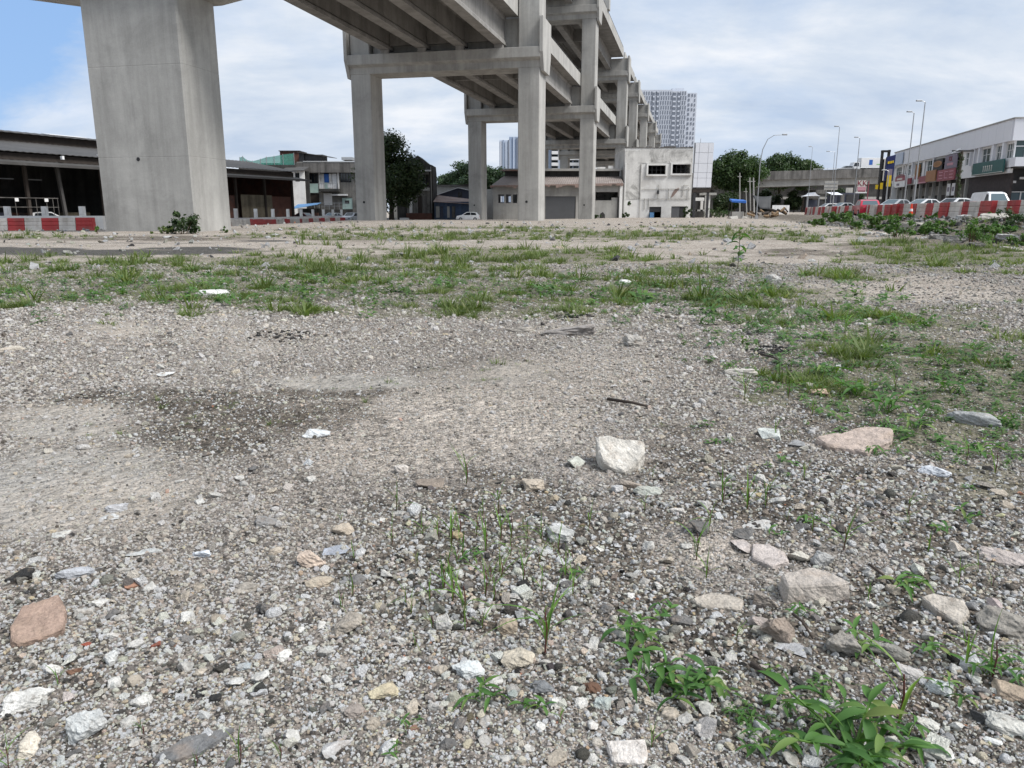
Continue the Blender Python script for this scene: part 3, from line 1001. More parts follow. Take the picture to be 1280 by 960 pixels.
def make_span(k, upper, label):
    """one deck span between pier k and k+1: precast girders, end diaphragms, slab, parapets"""
    x, y = st(SC, T[k])
    root = thing('upper_deck_span' if upper else 'lower_deck_span', label, 'viaduct deck', (x, y, 0), ROT, 'upper deck spans of the viaduct' if upper else 'lower deck spans of the viaduct')
    L = T[k + 1] - T[k]
    y0, y1 = CDEP - .75 + .05, L + .75
    if upper: y0, y1 = CDEP + .42, L - .42
    zb, h = (32.75, 2.65) if upper else (17.9, 2.85)
    hw = 9.6 if upper else HALF - CW - .06
    for gx in GIRD:
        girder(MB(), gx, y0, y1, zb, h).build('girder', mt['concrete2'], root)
    for yy in (y0 + .25, y1 - .6) + (() if L < 40 else (L * .5,)):
        for a, b in zip(GIRD[:-1], GIRD[1:]):
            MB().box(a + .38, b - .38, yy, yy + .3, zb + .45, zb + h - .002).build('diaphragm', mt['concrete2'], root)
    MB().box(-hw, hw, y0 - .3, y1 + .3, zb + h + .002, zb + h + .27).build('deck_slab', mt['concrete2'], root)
    for sgn in (1, -1):
        m = MB()
        z0 = zb + h - .02
        prof = [(sgn * (hw + .02), z0 - .12), (sgn * (hw - .42), z0 + .3), (sgn * (hw - .22), z0 + 1.75), (sgn * (hw + .02), z0 + 1.75)]
        if sgn < 0: prof = prof[::-1]
        m.prism(prof[::-1], 'y', y0 - .3, y1 + .3)
        p = m.build('parapet', mt['concrete'], root)
        if k <= 2 and (sgn > 0 or upper is False):
            r = MB()
            r.tube([(sgn * (hw - .12), y0, z0 + 2.1), (sgn * (hw - .12), y1, z0 + 2.1)], .05, 5)
            n = int(L / 3)
            for i in range(n + 1):
                yy = y0 + (y1 - y0) * i / n
                r.box(sgn * (hw - .12) - .04, sgn * (hw - .12) + .04, yy - .04, yy + .04, z0 + 1.745, z0 + 2.1)
            r.build('guard_rail', mt['dark_metal'], p)
    return root


def make_tpier():
    x, y = st(-27.05, T[0])
    root = thing('single_column_pier', 'massive single concrete pier shaft with weeds at its foot, nearest of all', 'viaduct pier', (x, y, 0), ROT)
    c = link('column', column_mesh(-2.7, 2.7, 0, 3.1, -0.4, 11.7, 'column', 4.3, 4.05), None, root)
    m = MB()
    m.prism([(-2.95, 11.3), (2.95, 11.3), (11.0, 12.6), (11.0, 16.6), (-11.0, 16.6), (-11.0, 12.6)], 'y', -0.35, 3.45)
    m.build('hammerhead', mt['concrete'], root, 0.05)
    for gx in GIRD:
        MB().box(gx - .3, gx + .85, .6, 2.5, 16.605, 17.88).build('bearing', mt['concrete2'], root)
    hm = MB()
    pts = [(-0.28 + .1 * math.cos(w), 3.55 + .1 * math.sin(w)) for w in [i * PI / 5 for i in range(10)]]
    hm.prism(pts[::-1], 'y', -0.012, 0.02)
    hm.build('tie_hole', mt['black'], c)


make_tpier()
for k in range(1, 8):
    make_pier(k)
LOW = ['lower deck span overhead, coming from the single pier to the first two-column pier', 'lower deck span between the first and second two-column piers', 'lower deck span between the second and third two-column piers',
       'lower deck span between the third and fourth two-column piers', 'lower deck span between the fourth and fifth two-column piers']
UP = [None, 'upper deck span between the first and second two-column piers, at the top of the photo', 'upper deck span between the second and third two-column piers, with a mast on its parapet',
      'upper deck span between the third and fourth two-column piers', 'upper deck span between the fourth and fifth two-column piers', 'upper deck span between the fifth and sixth two-column piers', 'farthest upper deck span of the viaduct']
for k in range(0, 5): make_span(k, False, LOW[k])
for k in range(1, 7): make_span(k, True, UP[k])

# lamp mast on the upper parapet
s_, t_ = SC + 9.5, 152.0
x, y = st(s_, t_)
root = thing('lamp_mast', 'thin mast on a concrete plinth on the viaduct upper deck parapet', 'mast', (x, y, 37.15), ROT)
MB().box(-.5, .5, -.9, .9, 0, 1.9).build('plinth', mt['concrete'], root, 0.05)
MB().tube([(0, 0, 1.9), (0, 0, 3.3)], .28, 8, .2).build('mast_base', mt['brick_wall'], root)
MB().tube([(0, 0, 3.3), (0, 0, 15)], .1, 6, .06).build('pole', mt['steel'], root)

# ------------------------------------------------------------------ helpers for buildings seen front on
class Front:
    """facade standing across the view at distance Y; x(px), z(py) give local coordinates of a photo column or row on it"""
    def __init__(s, name, label, cat, Y, pxc, group=None, rz=0.0):
        s.Y = Y
        s.X = at(pxc, 264, Y).x
        s.g = gz1(s.X, Y) - 0.15
        s.root = thing(name, label, cat, (s.X, Y, s.g), rz, group)

    def x(s, px): return at(px, 264, s.Y).x - s.X
    def z(s, py): return at(640, py, s.Y).z - s.g

    def box(s, name, mat, p0, p1, q0, q1, y0, y1, parent=None, bevel=0):
        """photo rectangle p0..p1, q0..q1 (q0 above) from depth y0 to y1"""
        return MB().box(s.x(p0), s.x(p1), y0, y1, max(s.z(q1), 0), s.z(q0)).build(name, mt[mat], parent or s.root, bevel)


def window_part(root, x0, x1, z0, z1, y, mat_frame='white_paint', mat_glass='glass', bars=1, fw=0.08, rec=0.1):
    """framed window whose front is at depth y"""
    m = MB()
    m.box(x0, x1, y, y + .12, z0, z0 + fw); m.box(x0, x1, y, y + .12, z1 - fw, z1)
    m.box(x0, x0 + fw, y, y + .12, z0 + fw, z1 - fw); m.box(x1 - fw, x1, y, y + .12, z0 + fw, z1 - fw)
    for i in range(bars):
        c = x0 + (x1 - x0) * (i + 1) / (bars + 1)
        m.box(c - fw / 2, c + fw / 2, y, y + .1, z0 + fw, z1 - fw)
    w = m.build('window', mt[mat_frame], root)
    MB().box(x0 + fw * .5, x1 - fw * .5, y + .05, y + .09, z0 + fw * .5, z1 - fw * .5).build('pane', mt[mat_glass], w)
    return w


def ridged_sheet(name, mat, parent, a, b, c, d, n, amp=0.04, thick=0.05):
    """corrugated sheet over the quad a-b (lower edge) d-c (upper edge), ridges running from a-b to d-c"""
    a, b, c, d = map(Vector, (a, b, c, d))
    nrm = (b - a).cross(d - a).normalized()
    V = []; F = []
    for i in range(n * 2 + 1):
        t = i / (n * 2)
        o = nrm * (amp if i % 2 else 0)
        V += [a.lerp(b, t) + o, d.lerp(c, t) + o, a.lerp(b, t) + o - nrm * thick, d.lerp(c, t) + o - nrm * thick]
    for i in range(n * 2):
        k = i * 4
        F += [(k, k + 4, k + 5, k + 1), (k + 2, k + 3, k + 7, k + 6), (k, k + 2, k + 6, k + 4), (k + 1, k + 5, k + 7, k + 3)]
    F += [(0, 1, 3, 2), (len(V) - 4, len(V) - 2, len(V) - 1, len(V) - 3)]
    return MB().add(V, F).build(name, mt[mat], parent)


mt['stained_wall'] = M('rain_stained_render', (0.27, 0.26, 0.24), 0.4, 0.5, 0.95, streak=0.55, stain=(0.08, 0.08, 0.075), stain_amt=0.75)
# ------------------------------------------------------------------ market hall on the left
ux, uy = 0.377, 0.926
HA = Vector((-50.0, 76.0, -0.6))
hall = thing('market_hall', 'long open-sided market hall with a dark two-tier zinc roof and black interior', 'hall', (HA.x, HA.y, HA.z), math.atan2(uy, ux))


def hall_u(px):
    k = (px - 640) * CP / FPX / 1.0
    k = (px - 640) / 973.3
    return (k * HA.y - HA.x) / (ux - k * uy)


def hz(v): return v + 0.6
U0, U1 = -24.0, 45.6
# hip end at the far side is clipped short; roof slopes back to a clerestory monitor
uM = 37.0
ridged_sheet('roof_sheet', 'dark_roof', hall, (U0, -.4, hz(6.75)), (U1 + .8, -.4, hz(6.75)), (U1 + .8, 9.0, hz(8.5)), (U0, 9.0, hz(8.5)), 90, .05)
ridged_sheet('roof_sheet', 'dark_roof', hall, (U1 + .8, 23.4, hz(6.75)), (U0, 23.4, hz(6.75)), (U0, 14.0, hz(8.5)), (U1 + .8, 14.0, hz(8.5)), 90, .05)
m = MB(); m.box(U0, uM, 9.0, 9.2, hz(8.35), hz(9.35)); m.box(U0, uM, 13.8, 14.0, hz(8.35), hz(9.35)); m.box(uM - .2, uM, 9.2, 13.8, hz(8.35), hz(9.5))
m.box(uM, U1 + .8, 9.0, 14.0, hz(8.3), hz(8.48))
m.build('clerestory', mt['timber'], hall)
ridged_sheet('monitor_roof', 'dark_roof', hall, (U0, 8.3, hz(9.38)), (uM + .4, 8.3, hz(9.38)), (uM + .4, 11.5, hz(9.85)), (U0, 11.5, hz(9.85)), 60, .04)
ridged_sheet('monitor_roof', 'dark_roof', hall, (uM + .4, 14.7, hz(9.38)), (U0, 14.7, hz(9.38)), (U0, 11.5, hz(9.85)), (uM + .4, 11.5, hz(9.85)), 60, .04)
for ua, ub in ((-19, -14), (3.4, 6.2), (14, 19)):
    MB().hexa([(ua, 9.9, hz(9.70)), (ub, 9.9, hz(9.70)), (ub, 11.3, hz(9.91)), (ua, 11.3, hz(9.91))], [(ua, 9.9, hz(9.74)), (ub, 9.9, hz(9.74)), (ub, 11.3, hz(9.95)), (ua, 11.3, hz(9.95))]).build('skylight_sheet', mt['roof_edge'], hall)
MB().hexa([(12.5, .3, hz(6.95)), (17.5, .3, hz(6.95)), (17.5, 1.0, hz(7.08)), (12.5, 1.0, hz(7.08))], [(12.5, .3, hz(7.0)), (17.5, .3, hz(7.0)), (17.5, 1.0, hz(7.13)), (12.5, 1.0, hz(7.13))]).build('skylight_sheet', mt['roof_edge'], hall)
ridged_sheet('canopy', 'dark_roof', hall, (U0, -2.2, hz(5.55)), (U1 + 1.2, -2.2, hz(5.55)), (U1 + 1.2, .3, hz(5.98)), (U0, .3, hz(5.98)), 90, .04)
MB().box(U0, U1 + 1.2, -2.3, -2.22, hz(5.35), hz(5.62)).build('fascia', mt['dark_roof'], hall)
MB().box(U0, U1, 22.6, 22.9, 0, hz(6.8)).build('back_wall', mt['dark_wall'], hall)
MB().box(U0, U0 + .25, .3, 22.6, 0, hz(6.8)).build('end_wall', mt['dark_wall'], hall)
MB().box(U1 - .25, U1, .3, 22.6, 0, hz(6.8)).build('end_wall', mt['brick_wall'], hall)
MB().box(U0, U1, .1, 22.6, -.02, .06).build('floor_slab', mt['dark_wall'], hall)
MB().box(U0, U1, .05, .3, hz(5.99), hz(6.62)).build('header_board', mt['timber'], hall)
for px in (-70, -20, 36, 76, 130, 200, 250, 296, 332, 366):
    u = hall_u(px)
    if U0 < u < U1:
        lean = 0.5 if px == 76 else 0
        MB().hexa([(u + lean, -.1, 0), (u + lean + .3, -.1, 0), (u + lean + .3, .2, 0), (u + lean, .2, 0)], [(u, -.1, hz(6.0)), (u + .3, -.1, hz(6.0)), (u + .3, .2, hz(6.0)), (u, .2, hz(6.0))]).build('post', mt['timber' if px != 76 else 'dark_roof'], hall)
for a, b, mat in ((286, 297, 'brick_wall'), (342.5, 366, 'brick_wall')):
    MB().box(hall_u(a), hall_u(b), .22, .45, .06, hz(3.1)).build('brick_infill', mt[mat], hall)
for a, b in ((303.5, 312), (312.2, 322), (322.2, 332), (332.2, 342)):
    MB().box(hall_u(a), hall_u(b), .1, .2, .06, hz(1.7)).build('wall_board', mt['plywood'], hall)
    MB().box(hall_u(a), hall_u(b), .12, .22, hz(1.72), hz(3.25)).build('wall_board', mt['plywood'], hall)
m = MB()
m.tube([(hall_u(-60), -.2, hz(2.3)), (hall_u(73), -.2, hz(2.3))], .05, 5)
m.tube([(hall_u(-60), -.2, hz(1.4)), (hall_u(73), -.2, hz(1.4))], .03, 5)
for px in (-40, -10, 19, 45, 58, 66, 72): m.tube([(hall_u(px), -.2, 0), (hall_u(px), -.2, hz(2.3))], .03, 5)
m.build('railing', mt['old_concrete'], hall)
for px in (18, 55): MB().box(hall_u(px), hall_u(px + 4.5), -.32, -.26, hz(1.95), hz(2.28)).build('notice', mt['white_paint'], hall)
bx('lamp_box', mt['white_paint'], hall, hall_u(80), hall_u(82.5), -.75, -.45, hz(6.25), hz(6.6))
m = MB()
for px in (10, 40, 70, 105): m.box(hall_u(px), hall_u(px) + 1.6, 8, 8.15, hz(4.4), hz(4.5))
m.build('strip_light', mt['steel'], hall)
for i, (px, w, mat) in enumerate(((22, 3.0, 'blue_grey'), (31, 2.6, 'brick_wall'), (48, 1.6, 'dark_metal'), (107, 3.0, 'plywood'))):
    o = MB().box(0, w, 0, 1.2, 0, 1.4).build('crate_stack', mt[mat], None, 0.03)
    q = hall.matrix_basis @ Vector((hall_u(px), 3.0, .06)) if False else None
    c, s = ux, uy
    u = hall_u(px)
    o.location = (HA.x + u * ux - 3.0 * uy, HA.y + u * uy + 3.0 * ux, HA.z + .07)
    o.rotation_euler = (0, 0, math.atan2(uy, ux))
    tag(o, ['stack of dull purple crates inside the market hall, behind its railing', 'low brown crate stack inside the market hall beside the purple crates', 'dark metal bin inside the market hall behind the leaning post', 'pale board crates in the dark bay of the hall next to the big pier'][i], 'crates')

# ------------------------------------------------------------------ old shophouse terrace behind the hall
F = Front('shophouse', 'weathered three-storey shophouse with a blue door on its balcony and a black rain-stained parapet', 'building', 152.0, 385)
f = F
holes = []
for r in ((383, 399.5, 217, 229), (401.5, 423.5, 216, 236), (427, 441, 216, 228), (383, 400, 242, 256), (405, 416, 241, 257), (428, 441, 247, 262)):
    holes.append((f.x(r[0]), f.x(r[1]), f.z(r[3]), f.z(r[2])))
MB().wall(f.x(376), f.x(452), 0, f.z(204), 0, .35, holes).build('front_wall', mt['stained_wall'], f.root)
MB().box(f.x(376), f.x(452), 12, 12.3, 0, f.z(204)).build('back_wall', mt['dark_wall'], f.root)
for p in (376, 452): MB().box(f.x(p) - .15, f.x(p) + .15, .36, 12, 0, f.z(204)).build('side_wall', mt['grey_wall'], f.root)
MB().box(f.x(376), f.x(452), .36, 12, f.z(240), f.z(239)).build('floor_slab', mt['dark_wall'], f.root)
MB().box(f.x(374), f.x(452), -.9, .02, f.z(216), f.z(203.6)).build('parapet', mt['old_concrete'], f.root)
f.box('parapet_band', 'dark_wall', 330, 385, 204, 217, -.5, 9)
MB().box(f.x(376), f.x(452), -.9, 12.3, f.z(203.5), f.z(202.6)).build('roof_slab', mt['grey_wall'], f.root)
MB().hexa([(f.x(384), -1.0, f.z(202.4)), (f.x(452), -1.0, f.z(202.4)), (f.x(452), 6, f.z(199.5)), (f.x(384), 6, f.z(199.5))], [(f.x(384), -1.0, f.z(201.7)), (f.x(452), -1.0, f.z(201.7)), (f.x(452), 6, f.z(198.8)), (f.x(384), 6, f.z(198.8))]).build('roof_sheet', mt['roof_edge'], f.root)
f.box('roof_shed', 'dark_metal', 376, 382, 190.5, 202.4, 1, 5)
f.box('roof_shed', 'dark_metal', 382.3, 405, 192.5, 202.4, 1.4, 5)
MB().hexa([(f.x(375), .4, f.z(190.3)), (f.x(416), .4, f.z(196.2)), (f.x(416), 6, f.z(195.6)), (f.x(375), 6, f.z(189.7))], [(f.x(375), .4, f.z(189.6)), (f.x(416), .4, f.z(195.6)), (f.x(416), 6, f.z(195)), (f.x(375), 6, f.z(189))]).build('lean_to_roof', mt['dark_roof'], f.root)
f.box('water_tank', 'steel', 427, 441, 195.2, 199.2, 2, 5, bevel=.1)
f.box('stair_tower', 'brick_wall', 347, 371.5, 187.2, 206, 4, 9)
f.box('tower_roof', 'dark_roof', 346, 372.5, 186.2, 187.1, 3.7, 9.3)
# balcony bay
for p0, p1, mat in ((402, 407, 'white_wall'), (413.3, 416.5, 'white_wall'), (417, 422.8, 'white_paint')):
    f.box('bay_panel', mat, p0, p1, 217, 236, .12, .3)
f.box('door', 'blue', 407.3, 413, 217.4, 228, .1, .28)
f.box('door_foot', 'teal', 407.3, 413, 228.2, 236, .14, .28)
f.box('balcony_slab', 'dark_wall', 402, 427, 236.2, 239.6, -1.6, -.02)
m = MB()
for i in range(12):
    xx = f.x(402) + (f.x(426) - f.x(402)) * i / 11
    m.box(xx - .02, xx + .02, -1.55, -1.5, f.z(236.1), f.z(229.5))
m.box(f.x(402), f.x(426), -1.57, -1.48, f.z(229.5), f.z(229))
m.build('balcony_railing', mt['steel'], f.root)
for p0, p1 in ((403.5, 407.5), (413.5, 420)): f.box('laundry', 'white_paint', p0, p1, 229.8, 234.8, -1.46, -1.38)
for p0, p1, q0, q1 in ((383, 399.5, 217, 229), (427, 441, 216, 228)):
    window_part(f.root, f.x(p0), f.x(p1), f.z(q1), f.z(q0), .12, 'timber', 'glass', 3)
f.box('wall_panel', 'teal', 383, 399.5, 229.5, 241, -.08, -.01)
f.box('shop_panel', 'white_paint', 405.2, 415.8, 241.5, 256.5, .1, .28)
f.box('shop_panel', 'teal', 428.2, 440.8, 247.3, 261.5, .1, .28)
f.box('poster', 'dark_metal', 431.5, 437, 250.5, 254.5, .06, .095)
f.box('ledge', 'white_paint', 416.5, 436, 242.8, 244.6, -.9, -.01)
f.box('roller_shutter', 'timber', 383.2, 399.8, 242.5, 255.8, .15, .3)
f.box('wall_strip', 'white_wall', 401, 402.4, 215, 240, -.2, -.01)
f.box('wall_strip', 'white_wall', 424, 426, 216, 238, -.2, -.01)
f.box('air_conditioner', 'white_paint', 381.5, 388.5, 236.8, 241.5, -.75, -.1, bevel=.03)
m = MB()
for px in (400, 406, 412, 418, 424, 430, 437): m.box(f.x(px) - .03, f.x(px) + .03, -4.0, -3.94, f.z(262), f.z(254))
m.box(f.x(399), f.x(441), -4.02, -3.92, f.z(254.3), f.z(253.8)); m.box(f.x(399), f.x(441), -4.02, -3.92, f.z(258), f.z(257.6))
m.build('yard_railing', mt['steel'], f.root)
f.box('yard_wall', 'dark_wall', 399, 446, 262, 274, -4.3, -3.8)
# white side house tucked between hall and shophouse
F2 = Front('side_house', 'narrow white-walled house squeezed between the market hall and the shophouse', 'house', 147.0, 376)
f2 = F2
MB().wall(f2.x(366), f2.x(383), 0, f2.z(213), 0, .3, [(f2.x(371.5), f2.x(377), f2.z(227), f2.z(216))]).build('front_wall', mt['white_wall'], f2.root)
f2.box('back_wall', 'dark_wall', 366, 383, 213, 275, 3.4, 3.6)
window_part(f2.root, f2.x(371.6), f2.x(376.9), f2.z(226.9), f2.z(216.1), .1, 'timber', 'glass', 1)
MB().hexa([(f2.x(356), -.8, f2.z(214)), (f2.x(384), -.8, f2.z(214)), (f2.x(384), 3.6, f2.z(208)), (f2.x(356), 3.6, f2.z(208))], [(f2.x(356), -.8, f2.z(213)), (f2.x(384), -.8, f2.z(213)), (f2.x(384), 3.6, f2.z(207)), (f2.x(356), 3.6, f2.z(207))]).build('roof', mt['dark_roof'], f2.root)
# blue awning stall
F3 = Front('awning_stall', 'street stall under a sloping sky-blue sheet awning beside the hall end', 'stall', 133.0, 383)
f3 = F3
ridged_sheet('awning', 'awning_blue', f3.root, (f3.x(367), -1.5, f3.z(261.5)), (f3.x(399), -1.5, f3.z(256)), (f3.x(398), 2.2, f3.z(253.2)), (f3.x(368), 2.2, f3.z(255.5)), 14, .04)
for px, q in ((369, 260), (397.5, 256)):
    for yy in (-1.3, 1.9): MB().box(f3.x(px) - .05, f3.x(px) + .05, yy - .05, yy + .05, 0, f3.z(q)).build('post', mt['timber'], f3.root)
f3.box('counter', 'brick_wall', 372, 395, 266, 277, 1.2, 2.0)
f3.box('back_panel', 'dark_wall', 369, 397, 260.5, 277, 2.4, 2.5)
# green netting on the roof: frames with sheets of mesh
F4 = Front('roof_netting', 'pale green safety netting stretched on poles above the shophouse roof', 'netting', 150.0, 338)
f4 = F4
tops = [(304.5, 197.0), (308.5, 195.6), (313, 200.0), (320, 201.5), (330, 199), (337.5, 196.5), (347, 195.4), (358, 193.2), (371.6, 191.8)]
m = MB()
for px, q in tops: m.tube([(f4.x(px), 0, f4.z(206)), (f4.x(px), 0, f4.z(q - .8))], .06, 5)
m.build('pole', mt['steel'], f4.root)
for (a, qa), (b, qb) in zip(tops[:-1], tops[1:]):
    MB().hexa([(f4.x(a), .02, f4.z(206)), (f4.x(b), .02, f4.z(206)), (f4.x(b), .05, f4.z(206)), (f4.x(a), .05, f4.z(206))], [(f4.x(a), .02, f4.z(qa)), (f4.x(b), .02, f4.z(qb)), (f4.x(b), .05, f4.z(qb)), (f4.x(a), .05, f4.z(qa))]).build('net_sheet', mt['net'], f4.root)
MB().box(f4.x(303), f4.x(373), -.3, 9, 0, f4.z(206.2)).build('roof_block', mt['dark_wall'], f4.root)

# gabled brick shophouse behind the tree
F5 = Front('gabled_house', 'dark brick house with a stepped gable, half hidden behind the dark tree', 'house', 142.0, 522)
f5 = F5
m = MB()
poly = [(f5.x(496), 0), (f5.x(541.5), 0), (f5.x(541.5), f5.z(216)), (f5.x(540.8), f5.z(206)), (f5.x(536), f5.z(204.5)), (f5.x(523.5), f5.z(194)), (f5.x(496), f5.z(214))]
m.prism(poly[::-1], 'y', .5, 8)
m.build('house_wall', mt['dark_wall'], f5.root)
f5.box('lower_wall', 'stained_wall', 509, 538, 236, 272, .1, .45)
f5.box('upper_wall', 'old_concrete', 522, 537, 215, 236.5, .15, .45)
f5.box('awning', 'roof_edge', 521, 540, 212.6, 214.2, -.8, .4)
f5.box('ledge', 'grey_wall', 511, 538, 234.6, 238.4, -.4, .08)
window_part(f5.root, f5.x(526), f5.x(532.5), f5.z(233), f5.z(218), .0, 'timber', 'glass', 1)
window_part(f5.root, f5.x(533), f5.x(537), f5.z(233), f5.z(218), .0, 'timber', 'glass', 1)
f5.box('door', 'timber', 522.5, 527.5, 245, 267, .0, .09)
f5.box('shutter', 'old_concrete', 528.5, 534, 245, 267, .0, .09)
f5.box('pillar', 'white_wall', 512, 515.5, 241, 266, -.1, .09)
f5.box('drainpipe', 'grey_wall', 539, 540, 208, 272, .3, .45)
f5.box('yard_wall', 'brick_wall', 509, 541, 266.5, 275, -1.6, -1.2)
for a, b in ((491.5, 497), (501, 504.5), (508.5, 519)):
    f5.box('kerb_block', 'white_wall', a, b, 271.8, 277, -9.4, -8.6)

# blue shed and the boarded gable behind it
F6 = Front('blue_shed', 'low blue corrugated shed under a rusty sloping zinc roof', 'shed', 140.0, 572)
f6 = F6
ridged_sheet('shed_wall', 'blue_sheet', f6.root, (f6.x(543), .1, 0), (f6.x(600), .1, 0), (f6.x(600), .1, f6.z(252)), (f6.x(543), .1, f6.z(252)), 34, .06)
MB().box(f6.x(543), f6.x(600), .3, 9, 0, f6.z(252.5)).build('shed_body', mt['blue_grey'], f6.root)
ridged_sheet('roof', 'rust_roof', f6.root, (f6.x(542), -.6, f6.z(252.2)), (f6.x(601), -.6, f6.z(255.8)), (f6.x(601), 8, f6.z(250)), (f6.x(542), 8, f6.z(243)), 30, .05)
for a, b, mat in ((545, 549.5, 'grey_wall'), (550.5, 554, 'blue_grey'), (565, 569, 'old_concrete'), (559, 562, 'grey_wall')):
    f6.box('sheet_patch', mat, a, b, 258, 272, -.12, -.02)
F7 = Front('boarded_gable_house', 'dark blue-grey gabled house with white barge boards behind the blue shed', 'house', 158.0, 572)
f7 = F7
m = MB()
m.prism([(f7.x(546), 0), (f7.x(606), 0), (f7.x(606), f7.z(242)), (f7.x(573), f7.z(234.6)), (f7.x(546), f7.z(243.5))][::-1], 'y', 0, 10)
m.build('house_wall', mt['blue_grey'], f7.root)
for a, qa, b, qb in ((545, 243.6, 573, 234.2), (573, 234.2, 607, 241.8)):
    MB().hexa([(f7.x(a), -.5, f7.z(qa + .9)), (f7.x(b), -.5, f7.z(qb + .9)), (f7.x(b), 10, f7.z(qb + .9)), (f7.x(a), 10, f7.z(qa + .9))], [(f7.x(a), -.5, f7.z(qa)), (f7.x(b), -.5, f7.z(qb)), (f7.x(b), 10, f7.z(qb)), (f7.x(a), 10, f7.z(qa))]).build('roof_slope', mt['roof_edge'], f7.root)
window_part(f7.root, f7.x(573), f7.x(577.5), f7.z(246.5), f7.z(240.5), -.1, 'timber', 'glass', 0)
F8 = Front('long_wall_building', 'long low pale concrete building behind the boarded gable', 'building', 172.0, 575)
f8 = F8
f8.box('wall', 'grey_wall', 490, 622, 236.5, 275, 0, 8)
f8.box('wall_top', 'grey_wall', 540, 600, 232.5, 236.4, 0, 8)
f8.box('roof_slab', 'old_concrete', 539, 601, 231.2, 232.4, -.6, 8.5)
m = MB(); m.prism([(f8.x(574), f8.z(232)), (f8.x(606), f8.z(232)), (f8.x(606), f8.z(230)), (f8.x(590), f8.z(229.2))][::-1], 'y', -.7, 8.3)
m.build('dark_roof', mt['timber'], f8.root)

# ------------------------------------------------------------------ low house with the roller shutter
F9 = Front('shuttered_house', 'low pale house with a grey roller shutter, ragged roof edge and a hipped left end', 'house', 146.0, 697)
f9 = F9
sh = (f9.x(681.5), f9.x(719.5), 0.05, f9.z(245.3))
holes = [sh, (f9.x(623), f9.x(646.5), f9.z(253.7), f9.z(243)), (f9.x(744), f9.x(772), f9.z(250.5), f9.z(240))]
MB().wall(f9.x(616.5), f9.x(777), 0, f9.z(231), 0, .3, holes).build('front_wall', mt['grey_wall'], f9.root)
MB().wall(f9.x(616.5), f9.x(777), 0, f9.z(231), 9.7, 10, [(f9.x(625), f9.x(629.5), f9.z(252), f9.z(244)), (f9.x(635), f9.x(639.5), f9.z(252), f9.z(244))]).build('back_wall', mt['dirty_plaster'], f9.root)
for p in (616.5, 777): MB().box(f9.x(p) - .15, f9.x(p) + .15, .31, 9.69, 0, f9.z(231)).build('side_wall', mt['grey_wall'], f9.root)
n_sl = 14
for i in range(n_sl):
    z0 = .06 + (sh[3] - .06) * i / n_sl
    MB().box(sh[0] + .03, sh[1] - .03, .12, .17, z0 + .015, z0 + (sh[3] - .06) / n_sl - .01).build('shutter_slat', mt['grey_shutter'], f9.root)
MB().box(sh[0], sh[1], .18, .22, .05, sh[3]).build('shutter_backing', mt['grey_shutter'], f9.root)
for a, b in ((630, 632.5), (638.5, 641)): MB().box(f9.x(a), f9.x(b), .05, .25, f9.z(253.7), f9.z(243)).build('window_post', mt['grey_wall'], f9.root)
MB().box(f9.x(764), f9.x(772), .1, .25, f9.z(250.5), f9.z(247)).build('window_board', mt['grey_wall'], f9.root)
# roof: hipped at left, ragged sheets, flat concrete cornice above
a, b, c, d = (f9.x(612.5), -.9, f9.z(233.5)), (f9.x(778), -.9, f9.z(230.5)), (f9.x(778), 4.0, f9.z(219.3)), (f9.x(629), 4.0, f9.z(219.3))
ridged_sheet('roof', 'pale_roof', f9.root, a, b, c, d, 60, .05)
MB().add([(f9.x(612.5), -.9, f9.z(233.6)), (f9.x(629), 4.0, f9.z(219.4)), (f9.x(612.5), 9.5, f9.z(233.6))], [(0, 2, 1)]).build('hip_end', mt['pale_roof'], f9.root)
ridged_sheet('roof', 'pale_roof', f9.root, (f9.x(778), 10.9, f9.z(232)), (f9.x(612.5), 10.9, f9.z(232)), (f9.x(629), 6.2, f9.z(219.3)), (f9.x(778), 6.2, f9.z(219.3)), 60, .05)
m = MB()
r9 = random.Random(9)
px = 613.0
while px < 776:
    w = r9.uniform(2, 6); dz = r9.uniform(.05, .5)
    m.box(f9.x(px), f9.x(min(px + w, 777)), -.96, -.9, f9.z(233.0 - (px - 612) * .018) - dz, f9.z(232.6 - (px - 612) * .018) + .1)
    px += w + r9.uniform(.1, .5)
m.build('ragged_edge', mt['rust_roof'], f9.root)
f9.box('clerestory', 'dark_wall', 631, 777, 212.6, 220.5, 4.2, 6.0)
f9.box('cornice', 'grey_wall', 628, 777.4, 209.6, 212.5, 3.0, 7.2)
f9.box('cornice_edge', 'rust_roof', 625.5, 655, 211.3, 212.6, 2.6, 2.95)
m = MB()
for px, w, h in ((737, 8, 1.6), (748, 10, 1.0), (762, 6, 1.8)): m.box(f9.x(px), f9.x(px + w), 3.4, 4.6, f9.z(209.55), f9.z(209.55) + h * .3)
m.build('roof_rubble', mt['white_wall'], f9.root)
f9.box('doorway_pier', 'white_wall', 773.5, 777, 232, 273, -.5, -.02)
f9.box('drainpipe', 'dark_metal', 771.6, 772.6, 246, 273, -.2, -.05)
m = MB()
m.prism([(f9.x(749), 0), (f9.x(756), 0), (f9.x(755.5), f9.z(268)), (f9.x(753), f9.z(265)), (f9.x(750), f9.z(267))][::-1], 'y', -.8, -.5)
m.build('wall_hole_board', mt['dark_wall'], f9.root)

